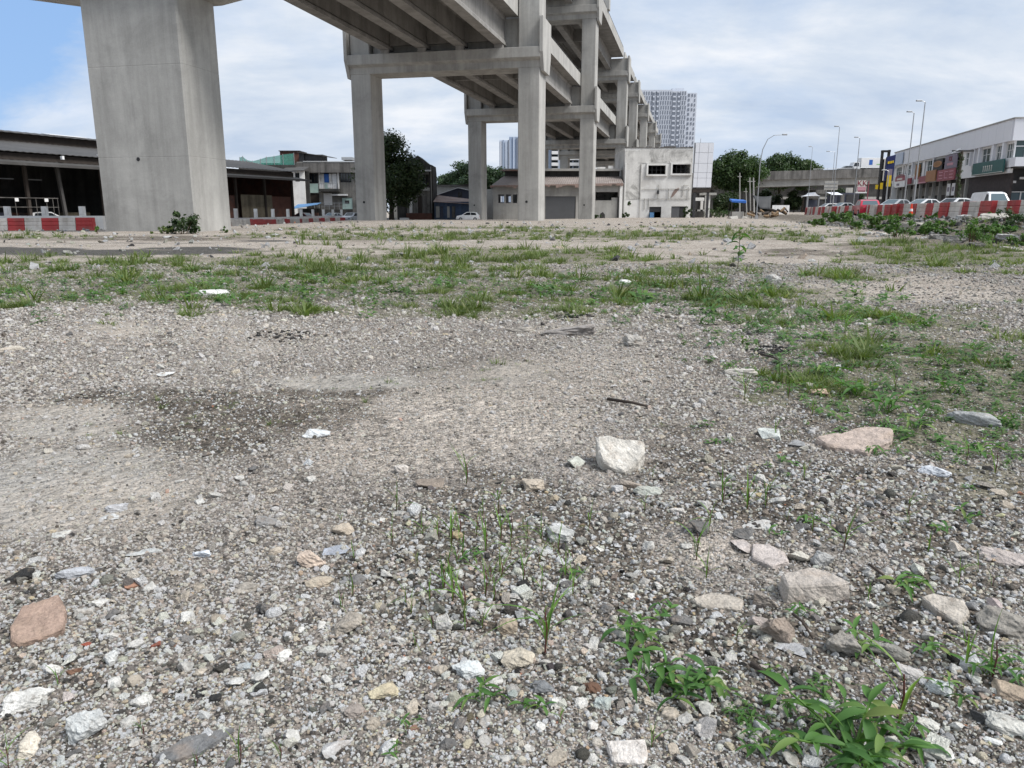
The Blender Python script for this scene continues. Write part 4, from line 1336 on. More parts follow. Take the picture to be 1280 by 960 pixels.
# ------------------------------------------------------------------ derelict white building
FA = Front('derelict_building', 'peeling white two-storey building with black empty window openings and mould', 'building', 148.0, 820)
fa = FA
wh = [(fa.x(808), fa.x(829.5), fa.z(218), fa.z(206.8)), (fa.x(837.8), fa.x(860), fa.z(217), fa.z(205.5)), (fa.x(811.5), fa.x(826.5), 0.1, fa.z(258.5)), (fa.x(839), fa.x(857), 0.1, fa.z(258))]
MB().wall(fa.x(778.5), fa.x(863), 0, fa.z(185), 0, .35, wh).build('front_wall', mt['white_wall'], fa.root)
MB().box(fa.x(778.5), fa.x(863), 14, 14.3, 0, fa.z(187)).build('back_wall', mt['dark_wall'], fa.root)
for p in (779.6, 862): MB().box(fa.x(p) - .16, fa.x(p) + .16, .36, 13.99, 0, fa.z(186)).build('side_wall', mt['white_wall'], fa.root)
MB().box(fa.x(778.9), fa.x(862.6), .36, 13.99, fa.z(192), fa.z(190.5)).build('roof_slab', mt['dark_wall'], fa.root)
MB().box(fa.x(780.6), fa.x(861), .37, 13.9, fa.z(236), fa.z(234)).build('floor_slab', mt['dark_wall'], fa.root)
MB().box(fa.x(799.5), fa.x(862), -.07, -.004, fa.z(204), fa.z(186.8)).build('mould_band', mt['dirty_plaster'], fa.root)
MB().box(fa.x(779), fa.x(800), -.06, -.004, fa.z(249), fa.z(188)).build('peeling_render', mt['dirty_plaster'], fa.root)
m = MB(); r9 = random.Random(3)
px = 779.0
while px < 862:
    w = r9.uniform(1.5, 5)
    m.box(fa.x(px), fa.x(min(px + w, 863)), -.1, .45, fa.z(185) + .005, fa.z(185) + r9.uniform(.05, .35)); px += w
m.build('coping', mt['old_concrete'], fa.root)
for h in wh[:2]:
    m = MB(); t = .32
    m.box(h[0] - t, h[1] + t, -.35, -.005, h[3], h[3] + t); m.box(h[0] - t, h[1] + t, -.35, -.005, h[2] - t, h[2])
    m.box(h[0] - t, h[0], -.35, -.005, h[2], h[3]); m.box(h[1], h[1] + t, -.35, -.005, h[2], h[3])
    m.build('window_surround', mt['white_wall'], fa.root)
    m = MB()
    for i in range(1, 4):
        c = h[0] + (h[1] - h[0]) * i / 4
        m.box(c - .05, c + .05, .18, .26, h[2], h[3])
    m.box(h[0], h[1], .18, .26, (h[2] + h[3]) / 2 - .04, (h[2] + h[3]) / 2 + .04)
    m.build('window_frame', mt['dark_metal'], fa.root)
m = MB()
for q in (236.5, 248.8): m.tube([(fa.x(801), -.12, fa.z(q)), (fa.x(862), -.12, fa.z(q - .4))], .05, 5)
for px, q0, q1 in ((799, 205, 272), (810, 248, 262), (821.5, 231, 249), (822, 236, 242), (834.5, 236, 249), (852.5, 231, 245), (859, 234, 248), (805, 248, 262)): m.tube([(fa.x(px), -.14, fa.z(q0)), (fa.x(px), -.14, fa.z(q1))], .06, 5)
m.tube([(fa.x(852.5), -.14, fa.z(231.5)), (fa.x(859), -.14, fa.z(231.5))], .05, 5)
m.build('pipework', mt['grey_wall'], fa.root)
fa.box('junction_box', 'dark_metal', 820, 822.4, 238, 242.5, -.4, -.16)
m = MB()
m.prism([(fa.x(837.5), fa.z(247.5)), (fa.x(841), fa.z(245)), (fa.x(846), fa.z(238.5)), (fa.x(848), fa.z(236)), (fa.x(846.5), fa.z(234.6)), (fa.x(842), fa.z(237)), (fa.x(839.5), fa.z(241))], 'y', -.06, -.003)
m.build('exposed_brick', mt['rust_roof'], fa.root)
fa.box('shutter', 'grey_shutter', 839.3, 849.5, 258.4, 272, .12, .2)
fa.box('shutter', 'dark_metal', 850, 856.8, 258.4, 272, .15, .22)
fa.box('door_panel', 'dark_metal', 811.8, 826.2, 258.9, 265, .12, .2)
fa.box('drainpipe', 'white_wall', 779.5, 781, 204, 272, -.25, -.1)
fa.box('door_crate', 'awning_blue', 812, 817, 265.5, 272, -.5, -.02)

# billboard beside it: pale panels on a dark frame
FB = Front('billboard', 'pale blank billboard of square panels on a dark frame beside the white derelict building', 'billboard', 143.0, 876)
fb = FB
cols_ = [865.2, 870.2, 881.3, 887.8]; rows_ = [178.6, 190.8, 204.2, 215.8, 222.6, 234.2]
for i in range(3):
    for j in range(5):
        fb.box('panel', 'white_metal', cols_[i] + .16 - j * .2, cols_[i + 1] - .16 - j * .2, rows_[j] + .16, rows_[j + 1] - .16, -.1, -.02)
m = MB()
m.box(fb.x(864.5), fb.x(887), 0, .5, fb.z(234.8), fb.z(178.3))
m.build('frame', mt['steel'], fb.root)
for px in (867.5, 884):
    MB().box(fb.x(px) - .2, fb.x(px) + .2, .1, .45, 0, fb.z(234.8)).build('post', mt['dark_metal'], fb.root)
MB().box(fb.x(864.8), fb.x(886.4), .05, .5, fb.z(240.5), fb.z(235.3)).build('lower_panel', mt['timber'], fb.root)
MB().tube([(fb.x(871.6), .3, fb.z(178.3)), (fb.x(871.6), .3, fb.z(173))], .04, 5).build('lightning_rod', mt['steel'], fb.root)
# ruined porch under the billboard
FC = Front('ruined_porch', 'roofless white porch frame and pale column standing below the billboard', 'ruin', 150.0, 876)
fc = FC
fc.box('column', 'white_wall', 881.5, 887, 244, 272, 0, .8)
fc.box('roof_slab', 'grey_wall', 878, 894, 241, 243.8, -.4, 3)
fc.box('beam', 'white_wall', 866, 879, 247, 251, -.3, .1)
fc.box('post', 'white_wall', 875, 878, 251.2, 264, -.3, .1)
fc.box('post', 'dark_wall', 868.5, 871, 251.2, 272, -.3, .1)
fc.box('back_wall', 'dark_wall', 864, 896, 250, 273, 3.2, 3.5)
fc.box('beam', 'grey_wall', 865, 880, 262, 264, -.3, .1)

# ------------------------------------------------------------------ apartment towers in the distance
def tower(name, label, Y, px0, px1, ytop, floors, bays, mats, strips=(), side=None, cut=None):
    f = Front(name, label, 'apartment tower', Y, (px0 + px1) / 2)
    x0, x1 = f.x(px0), f.x(px1)
    H = f.z(ytop)
    MB().box(x0, x1, 0, 18, 0, H).build('block', mt[mats[0]], f.root)
    m = MB(); m2 = MB()
    r = random.Random(7)
    fh = H / floors
    bw = (x1 - x0) / bays
    for j in range(floors):
        for i in range(bays):
            cx = x0 + (i + .5) * bw
            if any(a <= cx - 0 <= b for a, b in [(f.x(p), f.x(q)) for p, q in strips]): continue
            w = bw * (.42 if (i + j) % 2 else .34)
            m.box(cx - w / 2 + bw * .12 * ((-1) ** j), cx + w / 2 + bw * .12 * ((-1) ** j), -.25, .01, j * fh + fh * .14, j * fh + fh * .86)
        m2.box(x0, x1, -.14, .005, j * fh - .12, j * fh + .12)
    o = m.build('window', mt['tower_window'], f.root); o['kind'] = 'stuff'
    m2.build('floor_band', mt['tower_band'], f.root)
    for p, q in strips:
        MB().box(f.x(p), f.x(q), -.5, -.02, 0, H * .992).build('service_bay', mt['tower_window'], f.root)
        s2 = MB()
        for j in range(floors):
            s2.box(f.x(p) + .1, f.x(q) - .1, -.62, -.51, j * fh + fh * .6, j * fh + fh * .95)
        s2.build('bay_slab', mt['tower_band'], f.root)
    return f


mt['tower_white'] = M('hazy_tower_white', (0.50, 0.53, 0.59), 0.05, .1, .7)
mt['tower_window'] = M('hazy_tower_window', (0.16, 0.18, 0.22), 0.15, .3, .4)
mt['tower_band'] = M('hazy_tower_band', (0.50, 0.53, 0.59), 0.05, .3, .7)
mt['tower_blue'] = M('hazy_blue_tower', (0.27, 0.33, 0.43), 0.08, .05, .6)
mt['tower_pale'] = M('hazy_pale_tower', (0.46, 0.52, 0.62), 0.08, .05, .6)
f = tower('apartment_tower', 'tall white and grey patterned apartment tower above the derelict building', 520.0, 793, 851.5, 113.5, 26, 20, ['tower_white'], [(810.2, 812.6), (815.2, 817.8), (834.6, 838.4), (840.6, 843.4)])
H = f.z(115.2)
MB().box(f.x(851.7), f.x(865.2), 3, 17, 0, H).build('side_wing', mt['tower_white'], f.root)
m = MB()
for j in range(26):
    z = H * j / 26
    m.box(f.x(854.5), f.x(856.5), 2.7, 3.02, z + .7, z + H / 26 * .8)
    if j % 3: m.box(f.x(858.8), f.x(860.2), 2.7, 3.02, z + .7, z + H / 26 * .8)
    m.box(f.x(862.3), f.x(863.3), 2.7, 3.02, z + .5, z + H / 26 * .75)
o = m.build('window', mt['tower_window'], f.root); o['kind'] = 'stuff'
f.box('lift_tower', 'tower_band', 835, 849.5, 109.2, 113.5, 4, 12)
f.box('roof_parapet', 'tower_white', 793, 834, 112.2, 113.45, 0, 1)
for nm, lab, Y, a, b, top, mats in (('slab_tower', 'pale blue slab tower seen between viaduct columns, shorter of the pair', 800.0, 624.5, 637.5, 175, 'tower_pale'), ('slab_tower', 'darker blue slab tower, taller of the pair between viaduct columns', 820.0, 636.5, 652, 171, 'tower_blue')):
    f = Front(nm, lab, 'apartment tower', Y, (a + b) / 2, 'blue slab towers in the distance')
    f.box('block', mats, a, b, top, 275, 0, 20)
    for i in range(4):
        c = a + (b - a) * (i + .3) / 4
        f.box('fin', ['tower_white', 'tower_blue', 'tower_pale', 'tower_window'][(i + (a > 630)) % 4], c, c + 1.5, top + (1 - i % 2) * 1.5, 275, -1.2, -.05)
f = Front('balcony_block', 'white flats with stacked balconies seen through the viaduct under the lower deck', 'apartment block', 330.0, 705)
f.box('block', 'tower_pale', 680, 735, 180, 275, 0, 14)
for j in range(12):
    q = 182 + j * 7.2
    f.box('balcony', 'white_paint', 688.5, 697, q, q + 3.9, -2.2, -.05)
    f.box('balcony', 'white_paint', 709, 722.5, q, q + 3.9, -2.2, -.05)
    f.box('opening', 'glass', 689, 696.5, q + 4.1, q + 7, -.2, -.04)
    f.box('opening', 'glass', 709.5, 714, q + 4.1, q + 7, -.2, -.04)
    f.box('opening', 'glass', 716, 722, q + 4.1, q + 7, -.2, -.04)
f.box('side_panel', 'tower_blue', 683, 688, 180, 275, -1, -.05)

# ------------------------------------------------------------------ trees and bushes
def leaf_quads(C, Rr, n_per, size, seed, shell=0.55, flat=0.8):
    """leaf-sized faces spread through clumps: C (k,3) clump centres, Rr (k,) radii"""
    r = np.random.default_rng(seed)
    k = len(C)
    idx = np.repeat(np.arange(k), n_per)
    n = len(idx)
    d = r.normal(size=(n, 3)); d /= np.linalg.norm(d, axis=1)[:, None]
    rad = Rr[idx] * (shell + (1 - shell) * r.random(n)) * r.uniform(.7, 1.12, n)
    p = C[idx] + d * rad[:, None] * np.array([1, 1, flat])
    nrm = d * .7 + r.normal(size=(n, 3)) * .5 + np.array([0, 0, .45]); nrm /= np.linalg.norm(nrm, axis=1)[:, None]
    a = np.cross(nrm, r.normal(size=(n, 3))); a /= np.linalg.norm(a, axis=1)[:, None]
    b = np.cross(nrm, a)
    L = size * r.uniform(.6, 1.35, n)[:, None]; W = L * r.uniform(.4, .62, n)[:, None]
    V = np.stack([p - a * L * .5, p + b * W * .5 - a * L * .05, p + a * L * .5, p - b * W * .5 - a * L * .05], 1).reshape(-1, 3)
    F = np.arange(n * 4).reshape(n, 4)
    return V, F


def make_tree(label, px, Y, pytop, pybot, wpx, mat='leaf_mid', name='tree', clumps=46, n_per=150, leaf=0.45, dens=2.6, cbot=None, seed=1, group=None, lean=0.0, crown_low=None):
    base = at(px, 264, Y)
    g = gz1(base.x, Y) - .1
    root = thing(name, label, 'tree', (base.x, Y, g), 0, group)
    r = random.Random(seed)
    H = at(640, pytop, Y).z - g
    zb = max((at(640, pybot, Y).z - g), 0.6)
    W = wpx * Y / 973.0
    cz = (H + zb) / 2; rz_ = (H - zb) / 2
    m = MB()
    th = zb + rz_ * .5
    tr = max(.14, H * .026)
    m.tube([(0, 0, 0), (lean * .3 + .1, .05, th * .5), (lean * .7, .1, th)], [tr * 1.5, tr, tr * .75], 8)
    m.build('trunk', mt['bark'], root, 0, True)
    Cc = []; Rr = []
    for i in range(clumps):
        for _ in range(30):
            u = Vector((r.uniform(-1, 1), r.uniform(-1, 1), r.uniform(-1, 1)))
            if u.length < 1 and u.length > .35: break
        q = r.uniform(.20, .36)
        Cc.append((u.x * W / 2 * .88 + lean, u.y * W / 2 * .8, cz + u.z * rz_ * .88 - .1 * rz_ * (u.x * u.x)))
        Rr.append(q * min(W, 2.2 * rz_) * .75)
    Cc = np.array(Cc); Rr = np.array(Rr)
    for i in range(7):
        c = Cc[r.randrange(clumps)]
        MB().tube([(lean * .6, .05, th * r.uniform(.6, .95)), ((c[0] + lean) * .5, c[1] * .5, (th + c[2]) * .5), tuple(c)], [tr * .5, tr * .33, tr * .12], 5).build('limb', mt['bark'], root, 0, True)
    V, F = leaf_quads(Cc, Rr, int(n_per * dens), leaf * 1.12, seed)
    link('crown', mesh_np('crown', V, F, mt[mat]), None, root)
    return root


make_tree('tall dark tree rising between the first viaduct pier and the gabled house', 489, 132, 164, 262, 80, 'leaf_dark', clumps=60, n_per=150, leaf=.42, seed=4)
make_tree('rounded far tree left of the second pier', 588, 235, 202, 240, 60, 'leaf_far', clumps=50, n_per=90, leaf=.7, seed=5)
make_tree('smaller far tree right of the second pier, below the slab towers', 620, 240, 207, 240, 40, 'leaf_far', clumps=36, n_per=80, leaf=.7, seed=6)
make_tree('low far treetops behind the blue shed at the left of the second pier', 562, 240, 216, 245, 30, 'leaf_far', clumps=30, n_per=70, leaf=.7, seed=61)
make_tree('wide dark rain tree beside the blank billboard, with sky showing through it', 917, 196, 190, 238, 76, 'leaf_mid', clumps=80, n_per=110, leaf=.55, seed=7)
make_tree('rain tree behind the overpass, left half of the pair above its parapet', 972, 250, 192, 236, 58, 'leaf_mid', clumps=60, n_per=110, leaf=.65, seed=8)
make_tree('lower rain tree behind the overpass, to the right of its partner', 1003, 252, 199, 236, 46, 'leaf_mid', clumps=50, n_per=100, leaf=.65, seed=9)
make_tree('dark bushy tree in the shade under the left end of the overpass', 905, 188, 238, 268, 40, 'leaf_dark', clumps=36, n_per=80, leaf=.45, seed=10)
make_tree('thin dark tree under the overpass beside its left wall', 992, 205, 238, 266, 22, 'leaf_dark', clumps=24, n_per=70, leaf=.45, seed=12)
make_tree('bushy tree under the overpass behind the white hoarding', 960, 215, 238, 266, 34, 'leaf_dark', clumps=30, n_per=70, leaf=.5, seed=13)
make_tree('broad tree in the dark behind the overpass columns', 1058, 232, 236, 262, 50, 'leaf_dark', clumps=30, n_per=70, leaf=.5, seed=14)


def make_bush(label, p, w, h, mat='leaf_bush', clumps=14, n_per=60, leaf=.09, seed=1, group=None, name='weed_bush', d=None):
    root = thing(name, label, 'bush', (p[0], p[1], p[2] - .03), 0, group)
    r = random.Random(seed)
    Cc = []; Rr = []
    m = MB()
    for i in range(clumps):
        a = r.uniform(0, 6.28); q = math.sqrt(r.random()) * .42
        x_, y_ = math.cos(a) * q * w, math.sin(a) * q * (d or w)
        z_ = h * r.uniform(.15, .95) * (1 - 1.1 * q * q)
        Cc.append((x_, y_, z_)); Rr.append(r.uniform(.10, .2) * min(w, 1.6 * h))
        if i % 2 == 0: m.tube([(x_ * .3, y_ * .3, 0), (x_ * .7, y_ * .7, z_ * .6), (x_, y_, z_)], [.012, .008, .004], 4)
    m.build('stems', mt['stem'], root)
    V, F = leaf_quads(np.array(Cc), np.array(Rr), n_per, leaf, seed, .2, .9)
    link('foliage', mesh_np('foliage', V, F, mt[mat]), None, root)
    return root


BUSH = [  # photo column, row of the foot, width px, height px, note
    (1268, 283, 60, 26, 'dense dark green weeds in front of the rightmost red barrier'), (1215, 292, 50, 34, 'bushy weed hanging over the rubble bank below the white van'),
    (1183, 273, 30, 14, 'small green weed at the foot of the barriers left of the van'), (1123, 284, 44, 30, 'tall bright weed clump on the bank in front of the orange cone'),
    (1068, 281, 38, 22, 'leafy weed clump on the bank in front of the red car'), (1057, 273, 16, 16, 'dark upright shrub on the bank left of the red car'),
    (1042, 279, 36, 14, 'low spreading weed at the left end of the rubble bank'), (1090, 286, 26, 20, 'weed clump between the red car and the orange cone, low on the bank'),
    (1022, 276, 24, 9, 'flat weed patch before the small striped barriers'), (1158, 293, 36, 18, 'ragged weeds on the lower bank under the silver cars'),
    (1240, 300, 40, 16, 'pale weeds on the rubble below the second red barrier'), (1275, 303, 30, 18, 'weeds at the photo edge on the lowest part of the bank')]
for i, (px, py, w, h, lab) in enumerate(BUSH):
    p = ground_at(px, py)
    if p.y > 70 or p.y < 15: p = Vector(st(11.5, 45)).to_3d(); p = Vector((p.x, p.y, gz1(p.x, p.y)))
    k = mpp(p)
    make_bush(lab, p, w * k, h * k, 'leaf_bush' if i not in (0, 5) else 'leaf_mid', 16, 70, max(.07, 3.2 * k), 30 + i)
for i in range(26):
    t = 25 + 48 * (i / 26) + rnd.uniform(-1, 1); s_ = rnd.uniform(9.6, 14.0)
    x, y = st(s_, t)
    if i < 22:
        make_bush('weed clump on the rubble bank, %s of the small ones counted from the near end' % ORD[i], (x, y, gz1(x, y)), rnd.uniform(.5, 1.4), rnd.uniform(.2, .48), 'leaf_bush' if i % 3 else 'leaf_weed', 12, 55, .10, 150 + i, 'small weed clumps on the rubble bank')
p = ground_at(228, 292.5)
make_bush('dark leafy weed growing at the near corner of the single big pier', p, 1.5, 1.05, 'leaf_mid', 18, 60, .16, 77)
p = ground_at(205, 292)
make_bush('thin dry brown brush at the foot of the big pier front face', p, 1.6, .35, 'grass', 12, 26, .12, 78)
p = ground_at(281, 291)
make_bush('little weed at the right corner of the big pier', p, .45, .4, 'leaf_bush', 6, 30, .1, 79)
p = ground_at(121, 292)
make_bush('little weed at the left corner of the big pier', p, .3, .35, 'leaf_bush', 6, 30, .1, 80)
for i, (px, Y, w, h, lab) in enumerate(((744, 133, 2.2, .8, 'green weed strip at the foot of the low house wall right of the second pier'), (782, 146, 1.6, 1.0, 'weed at the corner between low house and white derelict building'),
                                       (859, 146, 2.0, 2.2, 'tall green shrub at the right corner of the white derelict building'), (890, 148, 6.0, 2.0, 'dark hedge-like weeds below the billboard'), (905, 152, 5.0, 1.6, 'green shrubs right of the billboard foot'),
                                       (786.5, 146.5, .9, .9, 'dark plant sprouting from the white derelict wall'))):
    q = at(px, 264, Y); z = gz1(q.x, Y)
    make_bush(lab, (q.x, Y, z + (2.2 if i == 5 else 0)), w, h, 'leaf_mid', 14, 60, .22, 90 + i)

# ------------------------------------------------------------------ plastic barriers
def barrier_mesh(L, Hh, name, mat):
    """water-filled road barrier: three stacked ribs, wider foot, end tongue, filler caps"""
    m = MB()
    w0, w1 = .24, .15
    zs = [0, .10, .13, .40, .425, .45, .70, .725, .75, .985, 1.0]
    def half(z):
        b = w0 if z <= .10 else (w0 - .03 if z < .14 else w0 - .03 - (z - .14) * (w0 - .03 - w1) / .86)
        return b
    prof = []
    for z in zs:
        h = half(z)
        if z in (.425, .725): h -= .035
        prof.append((h, z * Hh))
    poly = [(a, z) for a, z in prof] + [(-a, z) for a, z in reversed(prof)]
    m.prism(poly[::-1], 'x', -L / 2 + .02, L / 2 - .02)
    return m.mesh(name, mt[mat], 0.012)


BM = {c: barrier_mesh(1.75, 1.0, 'plastic_barrier', c + '_plastic') for c in ('red', 'white')}
BMs = {c: barrier_mesh(2.0, .76, 'plastic_barrier', c + '_plastic') for c in ('red', 'white')}
for c in ('red', 'white'):
    for q in (BM[c], BMs[c]): q.name = 'barrier_body'
tongue = MB().box(-.05, .07, -.06, .06, .2, .8).mesh('end_tongue')
slot = MB().box(-.14, .14, -.262, -.2, .10, .22).mesh('drain_slot', mt['black'])


def barrier(x, y, z, rz, c, small, label, group, parts=True):
    root = link('plastic_barrier', BMs[c] if small else BM[c])
    root.location = (x, y, z); root.rotation_euler = (0, 0, rz)
    tag(root, label, 'barrier', group)
    if parts:
        t = link('drain_slot', slot, None, root)
    return root


G1 = 'striped row of plastic barriers along the right-hand road'
cnt = {'red': 0, 'white': 0}
t0 = 35.2
for i in range(46):
    t = t0 + i * 1.76
    s_ = 15.3 + .10 * math.sin(i * 1.7) + .06 * math.sin(i * 4.1)
    x, y = st(s_, t)
    c = 'red' if i % 2 == 0 else 'white'
    if i == 17: c = 'red'
    k = cnt[c]; cnt[c] += 1
    if k < 30:
        lab = '%s %s plastic barrier of the row along the right-hand road, counted from its near end' % (ORD[k], c)
    else:
        lab = '%s plastic barrier in the tiny far end of the row along the right-hand road' % c
    barrier(x, y, gz1(x, y) - .02, PI / 2 - AX + rnd.uniform(-.05, .05), c, False, lab, G1, i < 22)
cone = thing('traffic_cone', 'bright orange-red road cone in front of the striped right-hand barriers', 'cone', (0, 0, 0))
x, y = st(14.4, 57.5); cone.location = (x, y, gz1(x, y) + .0)
mt['cone'] = M('orange_cone_plastic', (0.75, 0.06, 0.02), .1, 2, .5)
MB().tube([(0, 0, .05), (0, 0, .95)], [.17, .04], 12).build('cone_body', mt['cone'], cone)
MB().tube([(0, 0, .45), (0, 0, .62)], [.119, .095], 12).build('reflective_band', mt['white_paint'], cone)
MB().box(-.25, .25, -.25, .25, 0, .05).build('base', mt['cone'], cone)

G2 = 'striped row of plastic barriers along the left-hand road'
seq = []
for i in range(19):
    seq.append((-25.6 - 1.02 * i, 46.6, 0.0, 'red' if i % 2 == 0 else 'white'))
PXC = [(286, 308, 'white'), (308, 342, 'red'), (342, 353, 'white'), (353, 360, 'red'), (360, 372, 'white'), (372, 375, 'red'), (375, 383, 'white'), (383, 389, 'red'), (389, 398, 'white'), (398, 405, 'red'), (405, 412, 'white'), (412, 418, 'red'), (418, 424, 'white'), (424, 433, 'red')]
Yb = 66.8
while Yb < 118:
    q = project(-25.1, Yb + .5, .3)[0]
    c = 'red'
    for a_, b_, c_ in PXC:
        if a_ <= q < b_: c = c_
    seq.append((-25.1, Yb + .5, PI / 2, c)); Yb += 1.02
cnt = {'red': 0, 'white': 0}
for i, (x, y, rz, c) in enumerate(seq):
    if i == 19: cnt = {'red': 0, 'white': 0}
    k = cnt[c]; cnt[c] += 1
    if i < 19: lab = '%s %s low barrier left of the big pier, counted leftwards from the pier' % (ORD[k], c)
    else: lab = '%s %s low barrier right of the big pier, counted away from the pier' % (ORD[k] if k < 30 else 'farthest', c)
    o = barrier(x, y, gz1(x, y) - .02, rz + rnd.uniform(-.04, .04), c, True, lab, G2, False)
    o.scale = (.51, 1, rnd.uniform(.94, 1.04))

# low white kerb wall with posts behind the left row
wl = thing('kerb_wall', 'low white wall topped with short posts along the left-hand road', 'wall', (-27.5, 52, 0), 0)
MB().box(-19, .2, -.15, .15, -.6, .70).build('wall_face', mt['white_wall'], wl)
MB().box(-.15, .15, .155, 78, -1.2, .33).build('wall_face', mt['white_wall'], wl)
pm = MB().box(-.17, .17, -.12, .12, 0, .62).box(-.1, .1, -.16, -.121, .1, .5).mesh('post', mt['white_wall'])
for i in range(8):
    o = link('post', pm, None, wl); o.location = (-1.2 - 2.5 * i, 0, .702)
for i in range(13):
    o = link('post', pm, None, wl); o.location = (0, 1.5 + 6.0 * i, .332); o.scale = (1, 1, 1.5)

# ------------------------------------------------------------------ vehicles
def car(label, x, y, z, rz, paint, kind='sedan', name='parked_car', group='cars parked and passing along the roads'):
    """x forward; body lofted from stations"""
    root = thing(name, label, 'van' if kind == 'van' else 'car', (x, y, z), rz, group)
    if kind == 'van':
        L, W, H = 4.6, 1.75, 1.98
        top = [(-2.3, 1.1), (-2.25, 1.9), (-2.0, 1.97), (.7, 1.98), (1.25, 1.86), (1.85, 1.12), (2.25, .98), (2.3, .7)]
        gl = (.75, 1.95)
    elif kind == 'hatch':
        L, W, H = 3.9, 1.68, 1.5
        top = [(-1.95, .75), (-1.9, .98), (-1.5, 1.40), (-.9, 1.49), (.2, 1.48), (1.0, 1.0), (1.85, .82), (1.95, .55)]
        gl = (-1.8, 1.0)
    else:
        L, W, H = 4.4, 1.72, 1.45
        top = [(-2.2, .72), (-2.15, .98), (-1.5, 1.02), (-.85, 1.42), (.1, 1.45), (.95, .99), (2.05, .80), (2.2, .55)]
        gl = (-1.4, .95)
    def sect(xx, zt, zb):
        hb = W / 2; sh = min(zt, .92 if kind != 'van' else 1.05)
        tw = hb if zt <= sh + .02 else hb - (zt - sh) * .24
        return [(xx, -hb * .94, zb), (xx, -hb, zb + .18), (xx, -hb, sh * .93), (xx, -tw, zt - .02), (xx, -tw + .1, zt), (xx, tw - .1, zt), (xx, tw, zt - .02), (xx, hb, sh * .93), (xx, hb, zb + .18), (xx, hb * .94, zb)]
    V = []; F = []
    for xx, zt in top: V += sect(xx, zt, .22 if abs(xx) < L / 2 - .2 else .3)
    n = 10
    for i in range(len(top) - 1):
        for k in range(n):
            F.append((i * n + k, i * n + (k + 1) % n, (i + 1) * n + (k + 1) % n, (i + 1) * n + k))
    F.append(tuple(range(n))[::-1]); F.append(tuple(range((len(top) - 1) * n, len(top) * n)))
    body = MB().add(V, F)
    me = body.mesh('body', mt[paint]); 
    bm = bmesh.new(); bm.from_mesh(me); bmesh.ops.recalc_face_normals(bm, faces=bm.faces); bm.to_mesh(me); bm.free()
    link('body', me, None, root)
    hw = W / 2
    def glass(name, pts, m_='glass'):
        MB().add(pts, [(0, 1, 2, 3), (3, 2, 1, 0)][:1]).build(name, mt[m_], root)
    # windscreens: quads set 8 mm proud of the sloping panels
    def slope(name, a, b, inset, m_):
        (xa, za), (xb, zb_) = a, b
        nx, nz = (zb_ - za), -(xb - xa)
        l = math.hypot(nx, nz); nx, nz = nx / l, nz / l
        if nz < 0: nx, nz = -nx, -nz
        o = .012
        def w_at(zt):
            sh = .92 if kind != 'van' else 1.05
            return hw - max(0, zt - sh) * .24 - inset
        p = []
        for t in (.08, .92):
            xx, zz_ = xa + (xb - xa) * t, za + (zb_ - za) * t
            p.append((xx + nx * o, w_at(zz_), zz_ + nz * o))
        m = MB().add([(p[0][0], -p[0][1], p[0][2]), (p[0][0], p[0][1], p[0][2]), (p[1][0], p[1][1], p[1][2]), (p[1][0], -p[1][1], p[1][2])], [(0, 1, 2, 3)])
        m.build(name, mt[m_], root)
    if kind == 'van':
        slope('windscreen', (1.85, 1.12), (1.25, 1.86), .16, 'pale_glass')
    elif kind == 'hatch':
        slope('windscreen', (1.0, 1.0), (.2, 1.48), .16, 'glass'); slope('rear_window', (-1.9, .98), (-1.5, 1.40), .16, 'pale_glass')
    else:
        slope('windscreen', (.95, .99), (.1, 1.45), .16, 'pale_glass'); slope('rear_window', (-1.5, 1.02), (-.85, 1.42), .16, 'pale_glass')
    sides = {'van': [(.78, 1.12, 1.62, 1.12, 1.28, 1.72, .8, 1.8)], 'hatch': [(-.45, .98, .78, .98, .18, 1.38, -.42, 1.4), (-1.45, .98, -.52, .98, -.5, 1.4, -1.3, 1.33)], 'sedan': [(-.3, .98, .72, .98, .08, 1.35, -.27, 1.36), (-1.25, 1.0, -.38, .98, -.36, 1.36, -.8, 1.34)]}[kind]
    sh = .92 if kind != 'van' else 1.05
    for q in sides:
        for sg in (1, -1):
            pts = []
            for j in range(4):
                xx, zz_ = q[2 * j], q[2 * j + 1]
                pts.append((xx, sg * (hw - max(0, zz_ - sh * .93) * .24 + .012), zz_))
            if sg < 0: pts = pts[::-1]
            MB().add(pts, [(0, 1, 2, 3)]).build('side_window', mt['glass'], root)
    for xx in (-L * .31, L * .31):
        for sg in (1, -1):
            m = MB(); rr = .31
            ring = [(xx + rr * math.cos(i * PI / 8), .31 + rr * math.sin(i * PI / 8)) for i in range(16)]
            m.prism(ring, 'y', sg * (hw - .2), sg * (hw + .015))
            wh = m.build('wheel', mt['rubber'], root)
            ring = [(xx + .19 * math.cos(i * PI / 6), .31 + .19 * math.sin(i * PI / 6)) for i in range(12)]
            MB().prism(ring, 'y', sg * (hw + .016), sg * (hw + .03)).build('rim', mt['steel'], wh)
    for sg in (1, -1):
        MB().box(L / 2 - .08, L / 2 + .01, sg * hw * .55, sg * hw * .9, .58, .74).build('headlight', mt['pale_glass'], root)
        MB().box(-L / 2 - .012, -L / 2 + .06, sg * hw * .68, sg * hw * .93, .62, .86).build('tail_light', mt['red_plastic'], root)
    MB().box(L / 2 - .04, L / 2 + .05, -hw * .9, hw * .9, .3, .5).build('front_bumper', mt['dark_metal'] if paint == 'red_car' else mt[paint], root)
    MB().box(-L / 2 - .05, -L / 2 + .04, -hw * .9, hw * .9, .3, .5).build('rear_bumper', mt[paint], root)
    MB().box(-L / 2 - .062, -L / 2 - .051, -.26, .26, .36, .47).build('number_plate', mt['white_paint'], root)
    return root


